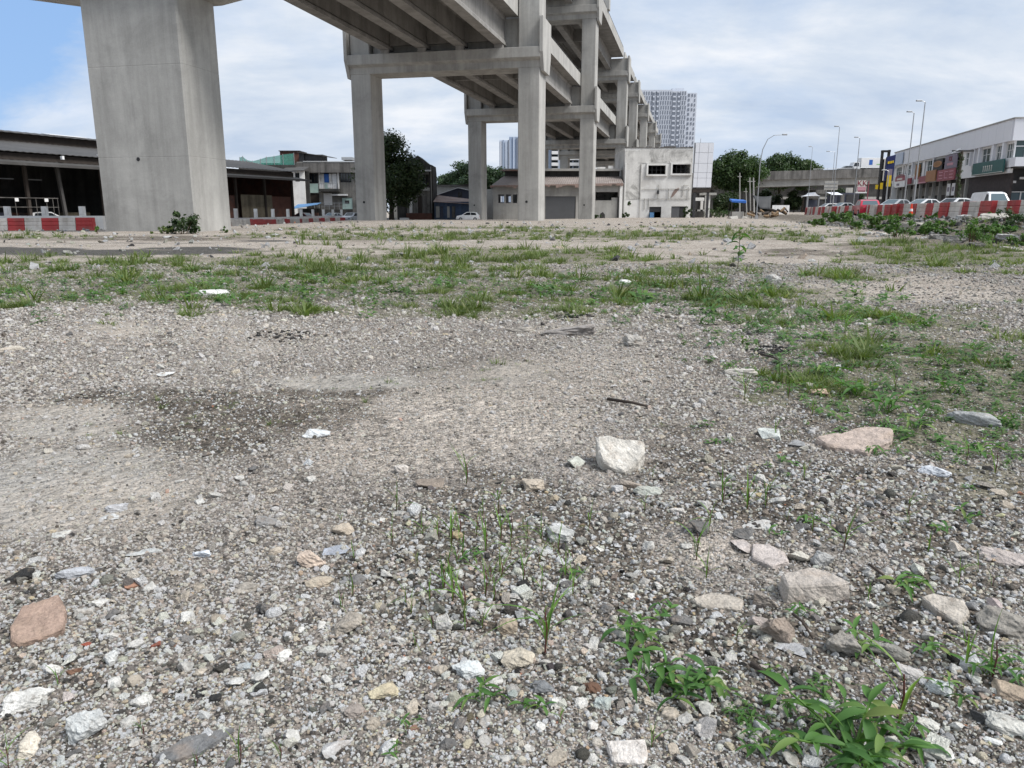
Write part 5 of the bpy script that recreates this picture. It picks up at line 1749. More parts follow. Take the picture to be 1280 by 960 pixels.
def paint(name, col, rough=.3):
    m, nt, b = newmat(name)
    g = node(nt, 'ShaderNodeNewGeometry'); a = noise_n(nt, g.outputs['Position'], 2.5, 4)
    nt.links.new(mixc(nt, 1.0, tuple(col), ramp(nt, a.outputs[0], [(.3, .85), (.7, 1.05)]), 'MULTIPLY'), b.inputs['Base Color'])
    b.inputs['Roughness'].default_value = rough; b.inputs['Coat Weight'].default_value = .4
    return m


mt['white_car'] = paint('white_car_paint', (.72, .73, .74)); mt['silver_car'] = paint('silver_car_paint', (.40, .42, .44)); mt['red_car'] = paint('red_car_paint', (.50, .02, .05)); mt['grey_car'] = paint('grey_car_paint', (.12, .13, .14)); mt['dark_red_car'] = paint('maroon_car_paint', (.10, .02, .025))


def car_at(label, px, Y, rz, pnt, kind, **kw):
    q = at(px, 264, Y)
    return car(label, q.x, Y, gz1(q.x, Y), rz, pnt, kind, **kw)


RD = PI / 2 - AX                       # along the right-hand road, away from the camera
car_at('white panel van behind the second red barrier of the right-hand row', 1236, 70, -PI / 2 - .16, 'white_car', 'van', name='white_van')
car_at('red hatchback seen from behind, left of the silver cars on the right-hand road', 1082, 72, RD - .02, 'red_car', 'hatch')
car_at('silver saloon beside the red hatchback on the right-hand road', 1117, 77, PI + .45, 'silver_car', 'sedan')
car_at('white saloon behind the barriers under the tall street lamps', 1152, 75, PI + .25, 'white_car', 'sedan')
car_at('white car half hidden between the white saloon and the van', 1190, 73, PI + .4, 'white_car', 'hatch')
car_at('pale car at the far end of the right-hand barriers, left of the red hatchback', 1052, 108, PI + .2, 'silver_car', 'sedan')
car_at('white car in the distance left of the pale car, below the overpass', 1034, 122, PI + .1, 'white_car', 'hatch')
car_at('maroon saloon on the left-hand road before the blue awning', 377, 118, PI - .4, 'dark_red_car', 'sedan')
car_at('white saloon on the left-hand road in front of the shophouse', 415, 121, -PI / 2 - .5, 'white_car', 'sedan')
car_at('silver hatchback on the left-hand road beside the first pier column', 439, 118, -PI / 2 - .3, 'silver_car', 'hatch')
o = car_at('white car parked inside the market hall behind its railing', 60, 82, .7, 'white_car', 'hatch')
o = car_at('white car nose just showing beside the second pier and the blue shed', 585, 131, PI, 'white_car', 'hatch')

# motorcycle with a cover at the right edge
q = at(1277, 264, 62); mz = gz1(q.x, 62)
mo = thing('motorcycle', 'black motorcycle parked at the right edge of the photo beside the white van', 'motorcycle', (q.x + .3, 62, mz), 2.9)
for xx in (-.65, .65):
    V = []; ring = [(xx + .30 * math.cos(i * PI / 8), .31 + .30 * math.sin(i * PI / 8)) for i in range(16)]
    w = MB().prism(ring, 'y', -.06, .06).build('wheel', mt['rubber'], mo)
    MB().prism([(xx + .17 * math.cos(i * PI / 6), .31 + .17 * math.sin(i * PI / 6)) for i in range(12)], 'y', -.065, .065).build('rim', mt['steel'], w)
MB().prism([(-.45, .35), (.35, .32), (.5, .75), (.3, .98), (-.05, .8), (-.75, .92), (-.8, .82)], 'y', -.14, .14).build('body', mt['black'], mo, .03)
MB().box(-.7, -.05, -.12, .12, .84, .93).build('seat', mt['rubber'], mo, .03)
MB().tube([(.65, 0, .35), (.45, 0, 1.05)], .04, 6).build('fork', mt['steel'], mo)
MB().tube([(.4, -.34, 1.15), (.47, 0, 1.06), (.4, .34, 1.15)], .025, 6).build('handlebar', mt['black'], mo)
MB().box(-1.05, -.6, -.2, .2, .95, 1.3).build('top_box', mt['black'], mo, .03)

# ------------------------------------------------------------------ street lamps and poles
def lamp(label, px, Y, pytop, arm=1.6, adir=-1, curved=False, double=False, thick=.065, group='street lamps', lit=False, gbase=None):
    q = at(px, 264, Y); g = gz1(q.x, Y) if gbase is None else gbase
    H = at(640, pytop, Y).z - g
    root = thing('street_lamp', label, 'street lamp', (q.x, Y, g), 0, group)
    m = MB()
    if curved:
        m.tube([(0, 0, 0), (0, 0, H * .66), (.08 * arm, 0, H * .83), (.3 * arm, 0, H * .95), (.6 * arm, 0, H * .995), (arm, 0, H)], [thick * 1.4, thick, thick * .85, thick * .7, thick * .6, thick * .5], 8)
        hx = arm
    else:
        m.tube([(0, 0, 0), (0, 0, H)], [thick * 1.3, thick * .75], 8)
        m.tube([(0, 0, H - .02), (adir * arm, 0, H + .1)], thick * .5, 6)
        hx = adir * arm
    m.build('pole', mt['steel'], root)
    MB().box(min(hx, hx + (.6 if hx > 0 else -.6)), max(hx, hx + (.6 if hx > 0 else -.6)), -.13, .13, H - .02 + (.08 if not curved else -.04), H + .2 - (0 if not curved else .08)).build('lamp_head', mt['steel'], root, .04)
    MB().box(-.18, .18, -.18, .18, 0, .5).build('base', mt['steel'], root)
    if double:
        MB().box(adir * -.2, adir * -.02, -.1, .1, 1.2, 1.7).build('service_hatch', mt['steel'], root)
    return root


lamp('tallest straight street lamp, over the white saloon on the right-hand road', 1141, 83, 127.5, .35, -1, lit=True)
lamp('straight street lamp just left of the tallest one', 1129, 91, 141, .25, -1)
lamp('straight lamp in front of the overpass, left of the sign pylon', 1066, 122, 172.5, .25, -1)
lamp('tall thin lamp mast rising beside the grey road sign back', 1040, 112, 159, .15, -1, thick=.05)
lamp('shorter lamp with a side arm carrying the grey road sign back', 1037, 150, 190, 1.0, -1, thick=.055)
lamp('curved-arm street lamp standing between the two rain trees', 946, 102, 168.5, 2.6, 1, True)
lamp('faint far lamp pole left of the grey road sign back', 1009, 160, 184, .2, -1, thick=.045)
lamp('galvanised lamp pole standing in front of the blue sign board', 1106, 96, 214, .3, -1, thick=.08)
for i, (px, q0, q1, Y, r_, lab) in enumerate(((925, 216, 268, 120, .09, 'grey bare pole left of the dark tarpaulin, the taller of two'), (939, 222, 262, 118, .09, 'leaning bare pole just left of the curved lamp'), (943.5, 222, 262, 117, .11, 'thick bare pole leaning against the curved lamp'), (934, 235, 270, 121, .08, 'short dark pole behind the blue drum'))):
    a = at(px, q1, Y); b = at(px - (1.5 if i else 0), q0, Y)
    g = gz1(a.x, Y)
    root = thing('bare_pole', lab, 'pole', (a.x, Y, g), 0, 'bare poles near the rubbish heap')
    MB().tube([(0, 0, -.2), (b.x - a.x, .1, b.z - g)], [r_ * 1.2, r_ * .8], 7).build('pole', mt['grey_wall'], root)
    MB().box(b.x - a.x - .3, b.x - a.x + .3, .04, .12, b.z - g - .6, b.z - g - .5).build('crossbar', mt['grey_wall'], root)

# ivy-covered utility pole before the shops
q = at(1193, 264, 75); g = gz1(q.x, 75)
up = thing('utility_pole', 'dark creeper-covered utility pole with a top plate in front of the shop signs', 'utility pole', (q.x, 75, g), 0)
Ht = at(640, 188, 75).z - g
MB().tube([(0, 0, 0), (.02, 0, Ht)], [.16, .12], 8).build('pole', mt['bark'], up)
MB().box(-.9, 1.1, -.1, .1, Ht - .12, Ht + .03).build('crossarm', mt['dark_metal'], up)
MB().hexa([(-1.1, -.3, Ht - .25), (-.2, -.3, Ht + .1), (-.2, .3, Ht + .1), (-1.1, .3, Ht - .25)], [(-1.1, -.3, Ht - .2), (-.2, -.3, Ht + .16), (-.2, .3, Ht + .16), (-1.1, .3, Ht - .2)]).build('top_plate', mt['steel'], up)
C_ = np.array([(rnd.uniform(-.12, .12), rnd.uniform(-.2, .1), 1.6 + i * .2) for i in range(int((Ht - 1.6) / .2))]); R_ = np.full(len(C_), .24)
V, F = leaf_quads(C_, R_, 40, .16, 5, .3, 1.0)
link('creeper', mesh_np('creeper', V, F, mt['leaf_dark']), None, up)

# ------------------------------------------------------------------ overpass across the far right
OY = 200.0
op = Front('overpass', 'stained concrete road overpass crossing behind the parked cars', 'overpass', OY, 1000)
f = op
Z = lambda py: f.z(py)
xa, xb = f.x(858), f.x(1190)
def slab(name, mat, y0, y1, zl0, zl1, zr0, zr1):
    return MB().hexa([(xa, y0, zl0), (xb, y0, zr0), (xb, y1, zr0), (xa, y1, zl0)], [(xa, y0, zl1), (xb, y0, zr1), (xb, y1, zr1), (xa, y1, zl1)]).build(name, mt[mat], f.root)
slab('parapet', 'old_concrete', -.35, 0, Z(227), Z(216.5), Z(219.5), Z(208.5))
slab('deck_slab', 'old_concrete', 0.02, 13, Z(226.5), Z(224.0), Z(219), Z(216))
slab('edge_girder', 'grey_wall', .5, 1.2, Z(236.5), Z(226.55), Z(226.5), Z(219.05))
slab('edge_girder', 'grey_wall', 6, 7, Z(236.5), Z(226.55), Z(226.5), Z(219.05))
slab('edge_girder', 'grey_wall', 12, 12.8, Z(236.5), Z(226.55), Z(226.5), Z(219.05))
slab('parapet', 'old_concrete', 13.02, 13.3, Z(227), Z(216.5), Z(219.5), Z(208.5))
for px in (885, 1025, 1160):
    g0 = 0
    MB().box(f.x(px - 4), f.x(px + 4), 3.5, 9.5, 0, Z(242)).build('pier', mt['old_concrete'], f.root)
    MB().box(f.x(px - 7), f.x(px + 7), .3, 12.9, Z(242) + .005, Z(237.2)).build('crosshead', mt['old_concrete'], f.root)
m = MB()
m.tube([(f.x(1012), .0, Z(211.5)), (f.x(1190), .0, Z(206.5))], .05, 5)
for px in range(1014, 1190, 8): m.box(f.x(px) - .03, f.x(px) + .03, -.03, .03, Z(215), Z(210.5 - (px - 1012) * .022))
m.build('guard_rail', mt['steel'], f.root)
# things under it
g = Front('grey_road_sign', 'pale grey back of a large road sign under the overpass joint', 'road sign', 148, 1036)
MB().box(g.x(1027.5), g.x(1044.5), 0, .08, g.z(237.5), g.z(226.3)).build('sign_panel', mt['grey_wall'], g.root, .02)
for px in (1031, 1041): MB().box(g.x(px) - .06, g.x(px) + .06, .09, .2, 0, g.z(227)).build('post', mt['steel'], g.root)
for q in (229.5, 234): MB().box(g.x(1028), g.x(1044), -.06, -.005, g.z(q) - .05, g.z(q) + .05).build('stiffener', mt['steel'], g.root)
g = Front('pavilion', 'small pavilion with a pale pitched roof under the overpass', 'pavilion', 186, 1013)
MB().prism([(g.x(1005), g.z(245.2)), (g.x(1021), g.z(245.2)), (g.x(1017), g.z(243.5)), (g.x(1014), g.z(240.6)), (g.x(1011), g.z(243.5))][::-1], 'y', -1.5, 3).build('roof', mt['white_metal'], g.root)
for px in (1006, 1020): MB().box(g.x(px) - .15, g.x(px) + .15, -1.2, -.9, 0, g.z(245.3)).build('post', mt['steel'], g.root)
g.box('wall', 'blue_grey', 1006, 1020, 250, 270, -.4, -.2)
g.box('wall_band', 'grey_wall', 1006, 1020, 246.5, 248, -.45, -.41)
g = Front('kiosk', 'kiosk with a flat pale awning beneath the grey road sign', 'kiosk', 176, 1041)
MB().hexa([(g.x(1033.5), -2, g.z(243.9)), (g.x(1047), -2, g.z(243.9)), (g.x(1048), 1.5, g.z(240.4)), (g.x(1034.5), 1.5, g.z(240.4))], [(g.x(1033.5), -2, g.z(243.6)), (g.x(1047), -2, g.z(243.6)), (g.x(1048), 1.5, g.z(240.1)), (g.x(1034.5), 1.5, g.z(240.1))]).build('awning', mt['white_metal'], g.root)
g.box('wall', 'blue_grey', 1035, 1047, 244, 268, 1.0, 1.3)
g.box('counter', 'grey_wall', 1035, 1047, 254, 268, -.6, .9)
g = Front('grey_cabin', 'blue-grey cabin with a pale panel right of the kiosk', 'cabin', 178, 1056)
g.box('body', 'blue_grey', 1047.5, 1072, 241, 268, 0, 4)
g.box('panel', 'grey_wall', 1055.5, 1064, 234.6, 240.9, .2, .4)
g.box('door', 'old_concrete', 1049, 1053.5, 243, 262, -.1, -.01)
g.box('dark_bay', 'dark_metal', 1056, 1071, 243, 256, -.12, -.01)
g = Front('white_hoarding', 'white sheet hoarding behind the rubbish heap', 'hoarding', 150, 976)
for i in range(6): g.box('sheet', 'white_paint', 965 + i * 3.6, 968.4 + i * 3.6, 256.5, 268, 0, .06)
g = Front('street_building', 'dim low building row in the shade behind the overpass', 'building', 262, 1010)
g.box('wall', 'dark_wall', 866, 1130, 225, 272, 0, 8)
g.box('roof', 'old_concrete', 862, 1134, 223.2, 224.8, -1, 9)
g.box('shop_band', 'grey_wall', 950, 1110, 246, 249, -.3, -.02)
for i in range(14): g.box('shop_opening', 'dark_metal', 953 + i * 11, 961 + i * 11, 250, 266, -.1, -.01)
# traffic on it
def truck(label, px, Y, zdeck):
    q = at(px, 264, Y)
    root = thing('box_truck', label, 'truck', (q.x, Y, zdeck), PI, None)
    MB().box(-4.3, 2.1, -1.2, 1.2, .95, 3.5).build('cargo_box', mt['white_paint'], root, .04)
    MB().prism([(2.2, .55), (4.2, .55), (4.25, 1.4), (3.8, 2.45), (2.2, 2.5)], 'y', -1.1, 1.1).build('cab', mt['white_car'], root, .04)
    MB().prism([(2.6, 1.45), (3.9, 1.45), (3.65, 2.25), (2.6, 2.3)], 'y', 1.11, 1.13).build('side_window', mt['glass'], root)
    MB().box(-4.2, 4.1, -.5, .5, .5, .94).build('chassis', mt['dark_metal'], root)
    for xx in (-2.9, 3.1):
        for sg in (1, -1):
            ring = [(xx + .45 * math.cos(i * PI / 8), .45 + .45 * math.sin(i * PI / 8)) for i in range(16)]
            w = MB().prism(ring, 'y', sg * .75, sg * 1.12).build('wheel', mt['rubber'], root)
    MB().box(-.85, .05, 1.205, 1.22, 1.75, 3.0).build('blue_mark', mt['blue'], root)
    MB().box(-3.0, -1.9, 1.205, 1.22, 1.75, 1.98).build('green_mark', mt['leafgreen'], root)
    return root


mt['leafgreen'] = M('green_print', (.25, .5, .2), .1, 3, .6)
zr = op.g + f.z(216) - .2
truck('white box truck with a blue square on its side crossing the overpass', 1078, OY + 4, op.g + f.z(214.2))
q = at(1052, 264, OY + 3.5)
car('black car ahead of the white truck on the overpass', q.x, OY + 3.5, op.g + f.z(214.0), PI, 'grey_car', 'hatch')
q = at(977, 264, OY + 3.5)
car('grey car on the overpass in front of the rain trees', q.x, OY + 3.5, op.g + f.z(220.0), PI, 'grey_car', 'sedan')

# rubbish heap with a slung tarpaulin
q = at(953, 264, 112); g = gz1(q.x, 112)
tp = thing('tarpaulin', 'dark tarpaulin slung between poles over the rubbish heap below the curved lamp', 'tarpaulin', (q.x, 112, g), 0)
zt = lambda py: at(640, py, 112).z - g
xx = lambda px: at(px, 264, 112).x - q.x
V = []; F = []
for i in range(9):
    u = i / 8
    for j in range(6):
        v = j / 5
        pxl = 940.5 + u * 24; w = 1 - v * .45
        V.append((xx(952.5 + (pxl - 952.5) * w), -1.2 + 1.6 * (1 - v) + .08 * math.sin(7 * u + 3 * v), zt(244 + .8 * u + v * 17 + 1.5 * math.sin(PI * u) * (1 - v))))
for i in range(8):
    for j in range(5):
        a = i * 6 + j; F.append((a, a + 6, a + 7, a + 1))
mt['tarp'] = M('charcoal_tarpaulin', (.045, .047, .05), .25, 1.5, .7)
o = MB().add(V, F).build('tarpaulin_sheet', mt['tarp'], tp, 0, True)
sm = o.modifiers.new('thick', 'SOLIDIFY'); sm.thickness = .03
for px in (941, 964): MB().tube([(xx(px), .5, 0), (xx(px), .45, zt(243.5))], .06, 6).build('pole', mt['bark'], tp)
rr = random.Random(21)
mt['log'] = M('sawn_wood', (.25, .17, .10), .35, 2, .9)
for i in range(22):
    a = rr.uniform(940, 985); L = rr.uniform(.5, 1.7); q2 = at(a, 264, rr.uniform(107, 113)); gg = gz1(q2.x, q2.y)
    an = rr.uniform(0, PI); el = rr.uniform(0, .7)
    m = MB().tube([(0, 0, .1), (L * math.cos(an) * math.cos(el), L * math.sin(an) * math.cos(el), .1 + L * math.sin(el))], rr.uniform(.08, .2), 7)
    o = m.build('log', mt['log' if i % 3 else 'timber']); o.location = (q2.x, q2.y, gg + rr.uniform(0, .55))
    tag(o, 'discarded pale brown log in the rubbish heap below the dark tarpaulin' if i % 3 else 'dark rotten board in the rubbish heap below the dark tarpaulin', 'log', 'pale logs of the rubbish heap' if i % 3 else 'dark boards of the rubbish heap')
q = at(921, 264, 116); g = gz1(q.x, 116)
dr = thing('covered_stall', 'low stall under a blue sheet left of the rubbish heap', 'stall', (q.x, 116, g), 0)
MB().hexa([(-1.1, -.8, 2.35), (1.1, -.8, 2.2), (1.2, .8, 2.5), (-1.0, .8, 2.6)], [(-1.1, -.8, 2.65), (1.1, -.8, 2.6), (1.2, .8, 2.75), (-1.0, .8, 2.9)]).build('blue_sheet', mt['blue_deep'] if 'blue_deep' in mt else mt['blue'], dr, .05)
for a, b in ((-1, -.7), (1, -.7), (-1, .7), (1, .7)): MB().box(a - .05, a + .05, b - .05, b + .05, 0, 2.3).build('post', mt['timber'], dr)
MB().box(-.9, .9, -.5, .5, 0, 1.0).build('table', mt['grey_wall'], dr, .05)
for i, (px, s_, lab) in enumerate(((918, .75, 'pale concrete lump before the blue-covered stall'), (931, .5, 'smaller pale lump right of the blue-covered stall'), (912, .4, 'small grey block at the left of the blue-covered stall'))):
    q = at(px, 264, 111); o = link('concrete_lump', hull_rock(700 + i, 14, .6, .6, 1, mt['rock'])); o.location = (q.x, 111, gz1(q.x, 111) + .15); o.scale = (s_ * 1.6, s_, s_ * 1.2); o.color = (.5, .48, .44, 1)
    tag(o, lab, 'lump')
# ------------------------------------------------------------------ shop row on the right
SCX, SCY = 54.4, 86.0
shp = thing('shop_building', 'white two-storey shop building with a metal-clad parapet, ribbon windows and shop signs', 'shop building', (SCX, SCY, 0.35), PI / 2 - AX)


def su(px):
    k = (px - 640) / 973.3
    return (k * SCY - SCX) / (SA - k * CA)


def sz(py, px):
    return at(640, py, SCY + su(px) * CA).z - .35


# local frame: x away along the road, y towards the road (left), z up
UL = su(1113.5)
ZP0, ZP1, ZW0, ZB0 = 8.1, 10.35, 6.3, 4.75
def fbox(name, mat, u0, u1, z0, z1, y0, y1, parent=shp, bevel=0): return MB().box(u0, u1, y0, y1, z0, z1).build(name, mt[mat], parent, bevel)
n = 22
for i in range(n):
    a, b = UL * i / n, UL * (i + 1) / n
    fbox('cladding_panel', 'white_metal', a + .012, b - .012, ZP0, ZP1, -.1, .35)
fbox('cladding_backing', 'grey_wall', 0, UL, ZP0, ZP1 - .02, -.5, -.11)
fbox('parapet_cap', 'grey_wall', -.1, UL, ZP1 + .003, ZP1 + .14, -.5, .45)
slots = []
def col_(p0, p1): fbox('pilaster', 'white_paint', su(p1), su(p0), ZB0 + 1.5, ZP0 - .004, -.3, .22)
WIN = [(1218.2, 1231.5, 'w'), (1235.5, 1244.2, 'w'), (1198.8, 1206, 'w'), (1177.5, 1192, 's'), (1162.8, 1174, 's'), (1152, 1160.3, 'w'), (1137, 1140.8, 'w'), (1141.2, 1146.4, 's'), (1129, 1134.8, 'w'), (1115, 1121.6, 'w'), (1247.5, 1256, 'w')]
holes = [(su(b), su(a), ZW0, ZP0 - .25) for a, b, k in WIN]
holes += [(su(b), su(a), ZB0 + .6, ZP0 - .15) for a, b in ((1207.3, 1210.6), (1212.4, 1215.6), (1174.6, 1176.2), (1149.2, 1151.2), (1123.5, 1125), (1126, 1127.2))]
MB().wall(0, UL, ZB0, ZP0 - .003, -.25, .0, holes).build('upper_wall', mt['white_paint'], shp)
for a, b, k in WIN:
    u0, u1 = su(b), su(a)
    m = MB(); z0, z1 = ZW0, ZP0 - .25
    for i in range(0, 4):
        c = u0 + (u1 - u0) * i / 3
        m.box(c - .035, c + .035, -.2, -.1, z0, z1)
    m.box(u0, u1, -.2, -.1, z0, z0 + .07); m.box(u0, u1, -.2, -.1, z0 + .55 * (z1 - z0), z0 + .55 * (z1 - z0) + .05)
    w = m.build('window', mt['white_paint'], shp)
    MB().box(u0, u1, -.19, -.16, z0, z1).build('pane', mt['green_glass'], w)
fbox('interior_wall', 'dark_wall', .3, UL, 0, ZP0, -3.2, -3.0)
for (a, b) in ((1232.5, 1234.8), (1245, 1247.2), (1216.2, 1217.8), (1206.3, 1207.0), (1211, 1212), (1161, 1162.5), (1135.4, 1136.6)): fbox('pilaster', 'white_metal', su(b), su(a), ZW0 - .15, ZP0 - .01, .005, .3)
# ground floor: brick end, shaded shopfronts, beam
ub = su(1203)
m = MB().wall(.3, ub, 0, ZB0 - .01, -.55, -.3, [(su(1229.5), su(1226.5), 1.2, 2.3)])
mt['dark_brick'] = M('charcoal_brick', (.055, .045, .045), .4, 3, .85, stain=(.03, .03, .03))
m.build('brick_wall', mt['dark_brick'], shp)
fbox('shopfront_wall', 'grey_wall', ub + .02, UL, 0, ZB0 - .01, -2.6, -2.4)
for i, px in enumerate((1200, 1189, 1178, 1168, 1160, 1152, 1144, 1137, 1130, 1123, 1117)):
    fbox('arcade_column', 'grey_wall', su(px) - .2, su(px) + .2, 0, ZB0 - .012, -.6, -.2)
    fbox('shutter', ['old_concrete', 'dark_metal', 'white_wall', 'dark_wall'][i % 4], su(px) + .5, su(px) + 2.8, 0.1, 3.0, -2.38, -2.3)
fbox('arcade_beam', 'dark_wall', ub + .02, UL, ZB0 - .6, ZB0 - .015, -.7, -.62)
fbox('roof_slab', 'grey_wall', 0, UL, ZP0 + .5, ZP0 + .7, -26, -.52)
fbox('far_end_wall', 'white_paint', UL + .01, UL + .3, 0, ZP1, -26, .2)
fbox('back_wall', 'white_paint', 0, UL, 0, ZP1, -26.3, -26.01)
# the face turned to the camera (local -y direction, at x = 0)
EW = 30.0
def ebox(name, mat, v0, v1, z0, z1, x0, x1, parent=shp): return MB().box(x0, x1, -v1, -v0, z0, z1).build(name, mt[mat], parent)
for i in range(8):
    ebox('cladding_panel', 'white_metal', i * 3.5 - .3 * (i == 0), i * 3.5 + 3.47, ZP0, ZP1, -.35, -.005)
ebox('parapet_cap', 'grey_wall', -.4, 28, ZP1 + .004, ZP1 + .14, -.45, -.101)
ebox('end_glazing', 'green_glass', .1, 28, ZW0, ZP0 - .004, .1, .2)
for i in range(20): ebox('mullion', 'white_paint', .05 + i * 1.1, .17 + i * 1.1, ZW0 + (0 if i else -.2), ZP0 - (.6 if i else .005), -.02, .09)
ebox('transom', 'white_paint', .05, 28, ZP0 - .62, ZP0 - .53, -.03, -.021)
ebox('canopy_fascia', 'white_metal', -.2, 28, 5.35, ZW0 - .005, -1.6, .0)
ebox('canopy_soffit', 'dark_wall', 0, 28, 5.2, 5.345, -1.5, 1.5)
ebox('entrance_wall', 'dark_metal', .3, 28, 2.8, 5.19, 1.6, 1.8)
for i in range(16): ebox('shopfront_mullion', 'white_paint', .5 + i * 1.3, .62 + i * 1.3, 0, 2.75, 1.4, 1.5)
ebox('shopfront_transom', 'white_paint', .3, 26, 2.7, 2.79, 1.35, 1.55)
ebox('shopfront_glass', 'pale_glass', .3, 26, 0, 2.69, 1.55, 1.6)
ebox('light_fitting', 'white_paint', 1.5, 2.4, 4.1, 4.35, 1.3, 1.55)
ebox('light_fitting', 'white_paint', .8, 1.2, 3.7, 3.95, 1.3, 1.55)
# signs fixed to the front: each is a thing
FR = PI / 2 - AX


def wl_(u, v, z):
    """shop frame to world"""
    return Vector((SCX + u * SA - v * CA, SCY + u * CA + v * SA, .35 + z))


def sign(label, px0, px1, z0, z1, mat, v=.3, name='shop_sign', thick=.15):
    u0, u1 = su(px1), su(px0)
    o = thing(name, label, 'sign', wl_((u0 + u1) / 2, v, (z0 + z1) / 2), FR + PI)
    w, h = (u1 - u0) / 2, (z1 - z0) / 2
    MB().box(-w, w, -thick, 0, -h, h).build('board', mt[mat], o, .02)
    return o, w, h


mt['sign_green'] = M('bottle_green_board', (.012, .085, .08), .15, .6, .45)
mt['sign_red'] = M('red_board', (.28, .07, .09), .2, .6, .5)
mt['sign_maroon'] = M('maroon_print', (.20, .01, .03), .15, 1, .5)
mt['sign_orange'] = M('orange_board', (.34, .16, .07), .25, .6, .5)
mt['sign_mauve'] = M('mauve_grey_board', (.20, .17, .22), .2, .8, .5)
mt['sign_blue'] = M('navy_board', (.012, .02, .09), .2, .6, .5)
mt['sign_yellow'] = M('yellow_board', (.62, .44, .02), .15, .6, .5)
mt['sign_pale'] = M('pale_print', (.62, .60, .56), .15, 1, .6)
mt['sign_pink'] = M('faded_pink_print', (.55, .28, .33), .15, 1, .6)
mt['brown'] = M('brown_sign_face', (.25, .11, .025), .4, 1.5, .5)
o, w, h = sign('long dark green shop sign with pale lettering under the corner windows', 1213.5, 1252, ZB0 + .1, ZW0 + .0, 'sign_green')
for i in range(5):
    cx = -w * .22 + i * w * .13
    l = MB().box(cx - .13, cx + .13, -.19, -.151, .12, .24).box(cx - .055, cx + .055, -.19, -.151, -.42, .118).build('letter_stroke', mt['sign_pale'], o)
MB().box(-w * .98, w * .98, -.19, -.151, -h * .92, -h * .84).build('underline', mt['sign_pale'], o)
o, w, h = sign('mauve square shop sign with maroon KK letters above the red band sign', 1177.5, 1192, ZW0 - .05, ZP0 - .1, 'sign_mauve', .25)
text_obj('lettering', 'KK', mt['sign_maroon'], o, (0, -.17, h * .35), (PI / 2, 0, 0), h * 1.05, 1.15)
MB().box(-w * .5, w * .5, -.18, -.151, -h * .55, -h * .2).build('small_print', mt['sign_pink'], o)
o, w, h = sign('oval orange-brown shop sign on a black panel, left of the mauve KK sign', 1162.8, 1174, ZW0 - .05, ZP0 - .3, 'black', .2)
MB().prism([(w * .92 * math.cos(i * PI / 10), h * .55 * math.sin(i * PI / 10) + .1) for i in range(20)][::-1], 'y', -.19, -.151).build('oval_face', mt['sign_orange'], o)
MB().prism([(w * .66 * math.cos(i * PI / 10), h * .33 * math.sin(i * PI / 10) + .1) for i in range(20)][::-1], 'y', -.2, -.191).build('oval_emblem', mt['brown'], o)
o, w, h = sign('brown and red upright banner sign between the white columns', 1141.2, 1146.4, ZB0 + .7, ZP0 - .5, 'brown', .2)
MB().box(-w * .8, w * .8, -.18, -.151, -h * .95, -h * .55).build('red_print', mt['sign_red'], o)
MB().box(-w * .5, w * .5, -.18, -.151, -h * .1, h * .5).build('picture_print', mt['sign_orange'], o)
o, w, h = sign('long red shop sign with pink stripe lettering below the mauve KK sign', 1170.2, 1192, ZB0 - .05, ZW0 - .1, 'sign_red')
for cx, kind in ((-.72, 'E'), (-.1, 'C'), (.45, 'E')):
    hh_ = h * .62; ww = w * .22
    m = MB().box(cx * w, cx * w + ww * 1.8, -.19, -.151, hh_ - .12, hh_).box(cx * w, cx * w + ww * 1.8, -.19, -.151, -hh_, -hh_ + .12)
    if kind == 'E': m.box(cx * w, cx * w + ww * 1.7, -.19, -.151, -.06, .06)
    if kind == 'C': m.box(cx * w - .001, cx * w + .14, -.192, -.149, -hh_, hh_)
    m.build('lettering', mt['sign_pink'], o)
o, w, h = sign('plain orange board overlapping the left end of the long red sign', 1157.5, 1169.5, ZB0 + .05, ZW0 + .05, 'sign_orange', .45)
o, w, h = sign('short red sign strip left of the orange board', 1147.5, 1158, ZB0 - .05, ZW0 - .55, 'sign_red')
MB().box(-w, w, -.19, -.151, -h * .95, -h * .6).build('white_edge', mt['sign_pink'], o)
o, w, h = sign('sign with a dark red arch over a white panel, toward the far shops end', 1119, 1131, ZB0 - .25, ZW0 + .15, 'white_paint', .35)
MB().box(-w * .98, w * .98, -.2, -.151, 0.05, h * .75).build('red_band', mt['sign_red'], o)
MB().prism([(w * .98 * math.cos(i * PI / 10), h * .75 + .7 * h * .5 * math.sin(i * PI / 10)) for i in range(11)][::-1], 'y', -.15, 0).build('red_arch', mt['sign_red'], o)
MB().box(-w * .6, w * .5, -.21, -.201, h * .2, h * .5).build('lettering', mt['sign_pale'], o)
MB().box(-w * .6, -w * .05, -.2, -.151, -h * .7, -h * .35).build('small_print', mt['sign_mauve'], o)
o, w, h = sign('narrow dark red sign strip between the arched sign and the brown banner', 1131.6, 1138, ZB0 + .1, ZB0 + 1.0, 'sign_maroon', .3)
o, w, h = sign('blank blue-grey panel fixed on the white parapet at the far end of the shops', 1115, 1125.5, ZP0 + .1, ZP1 - .3, 'tower_pale', .45)
for px, lab in ((1181.5, 'left one of two small white notices hanging below the red sign'), (1187.3, 'right one of two small white notices hanging below the red sign')):
    o, w, h = sign(lab, px - 1.9, px + 1.9, 2.7, 4.3, 'white_paint', -.1, 'notice_board', .06)
    MB().box(-w * .6, w * .6, -.075, -.061, -h * .3, h * .4).build('print', mt['sign_mauve'], o)
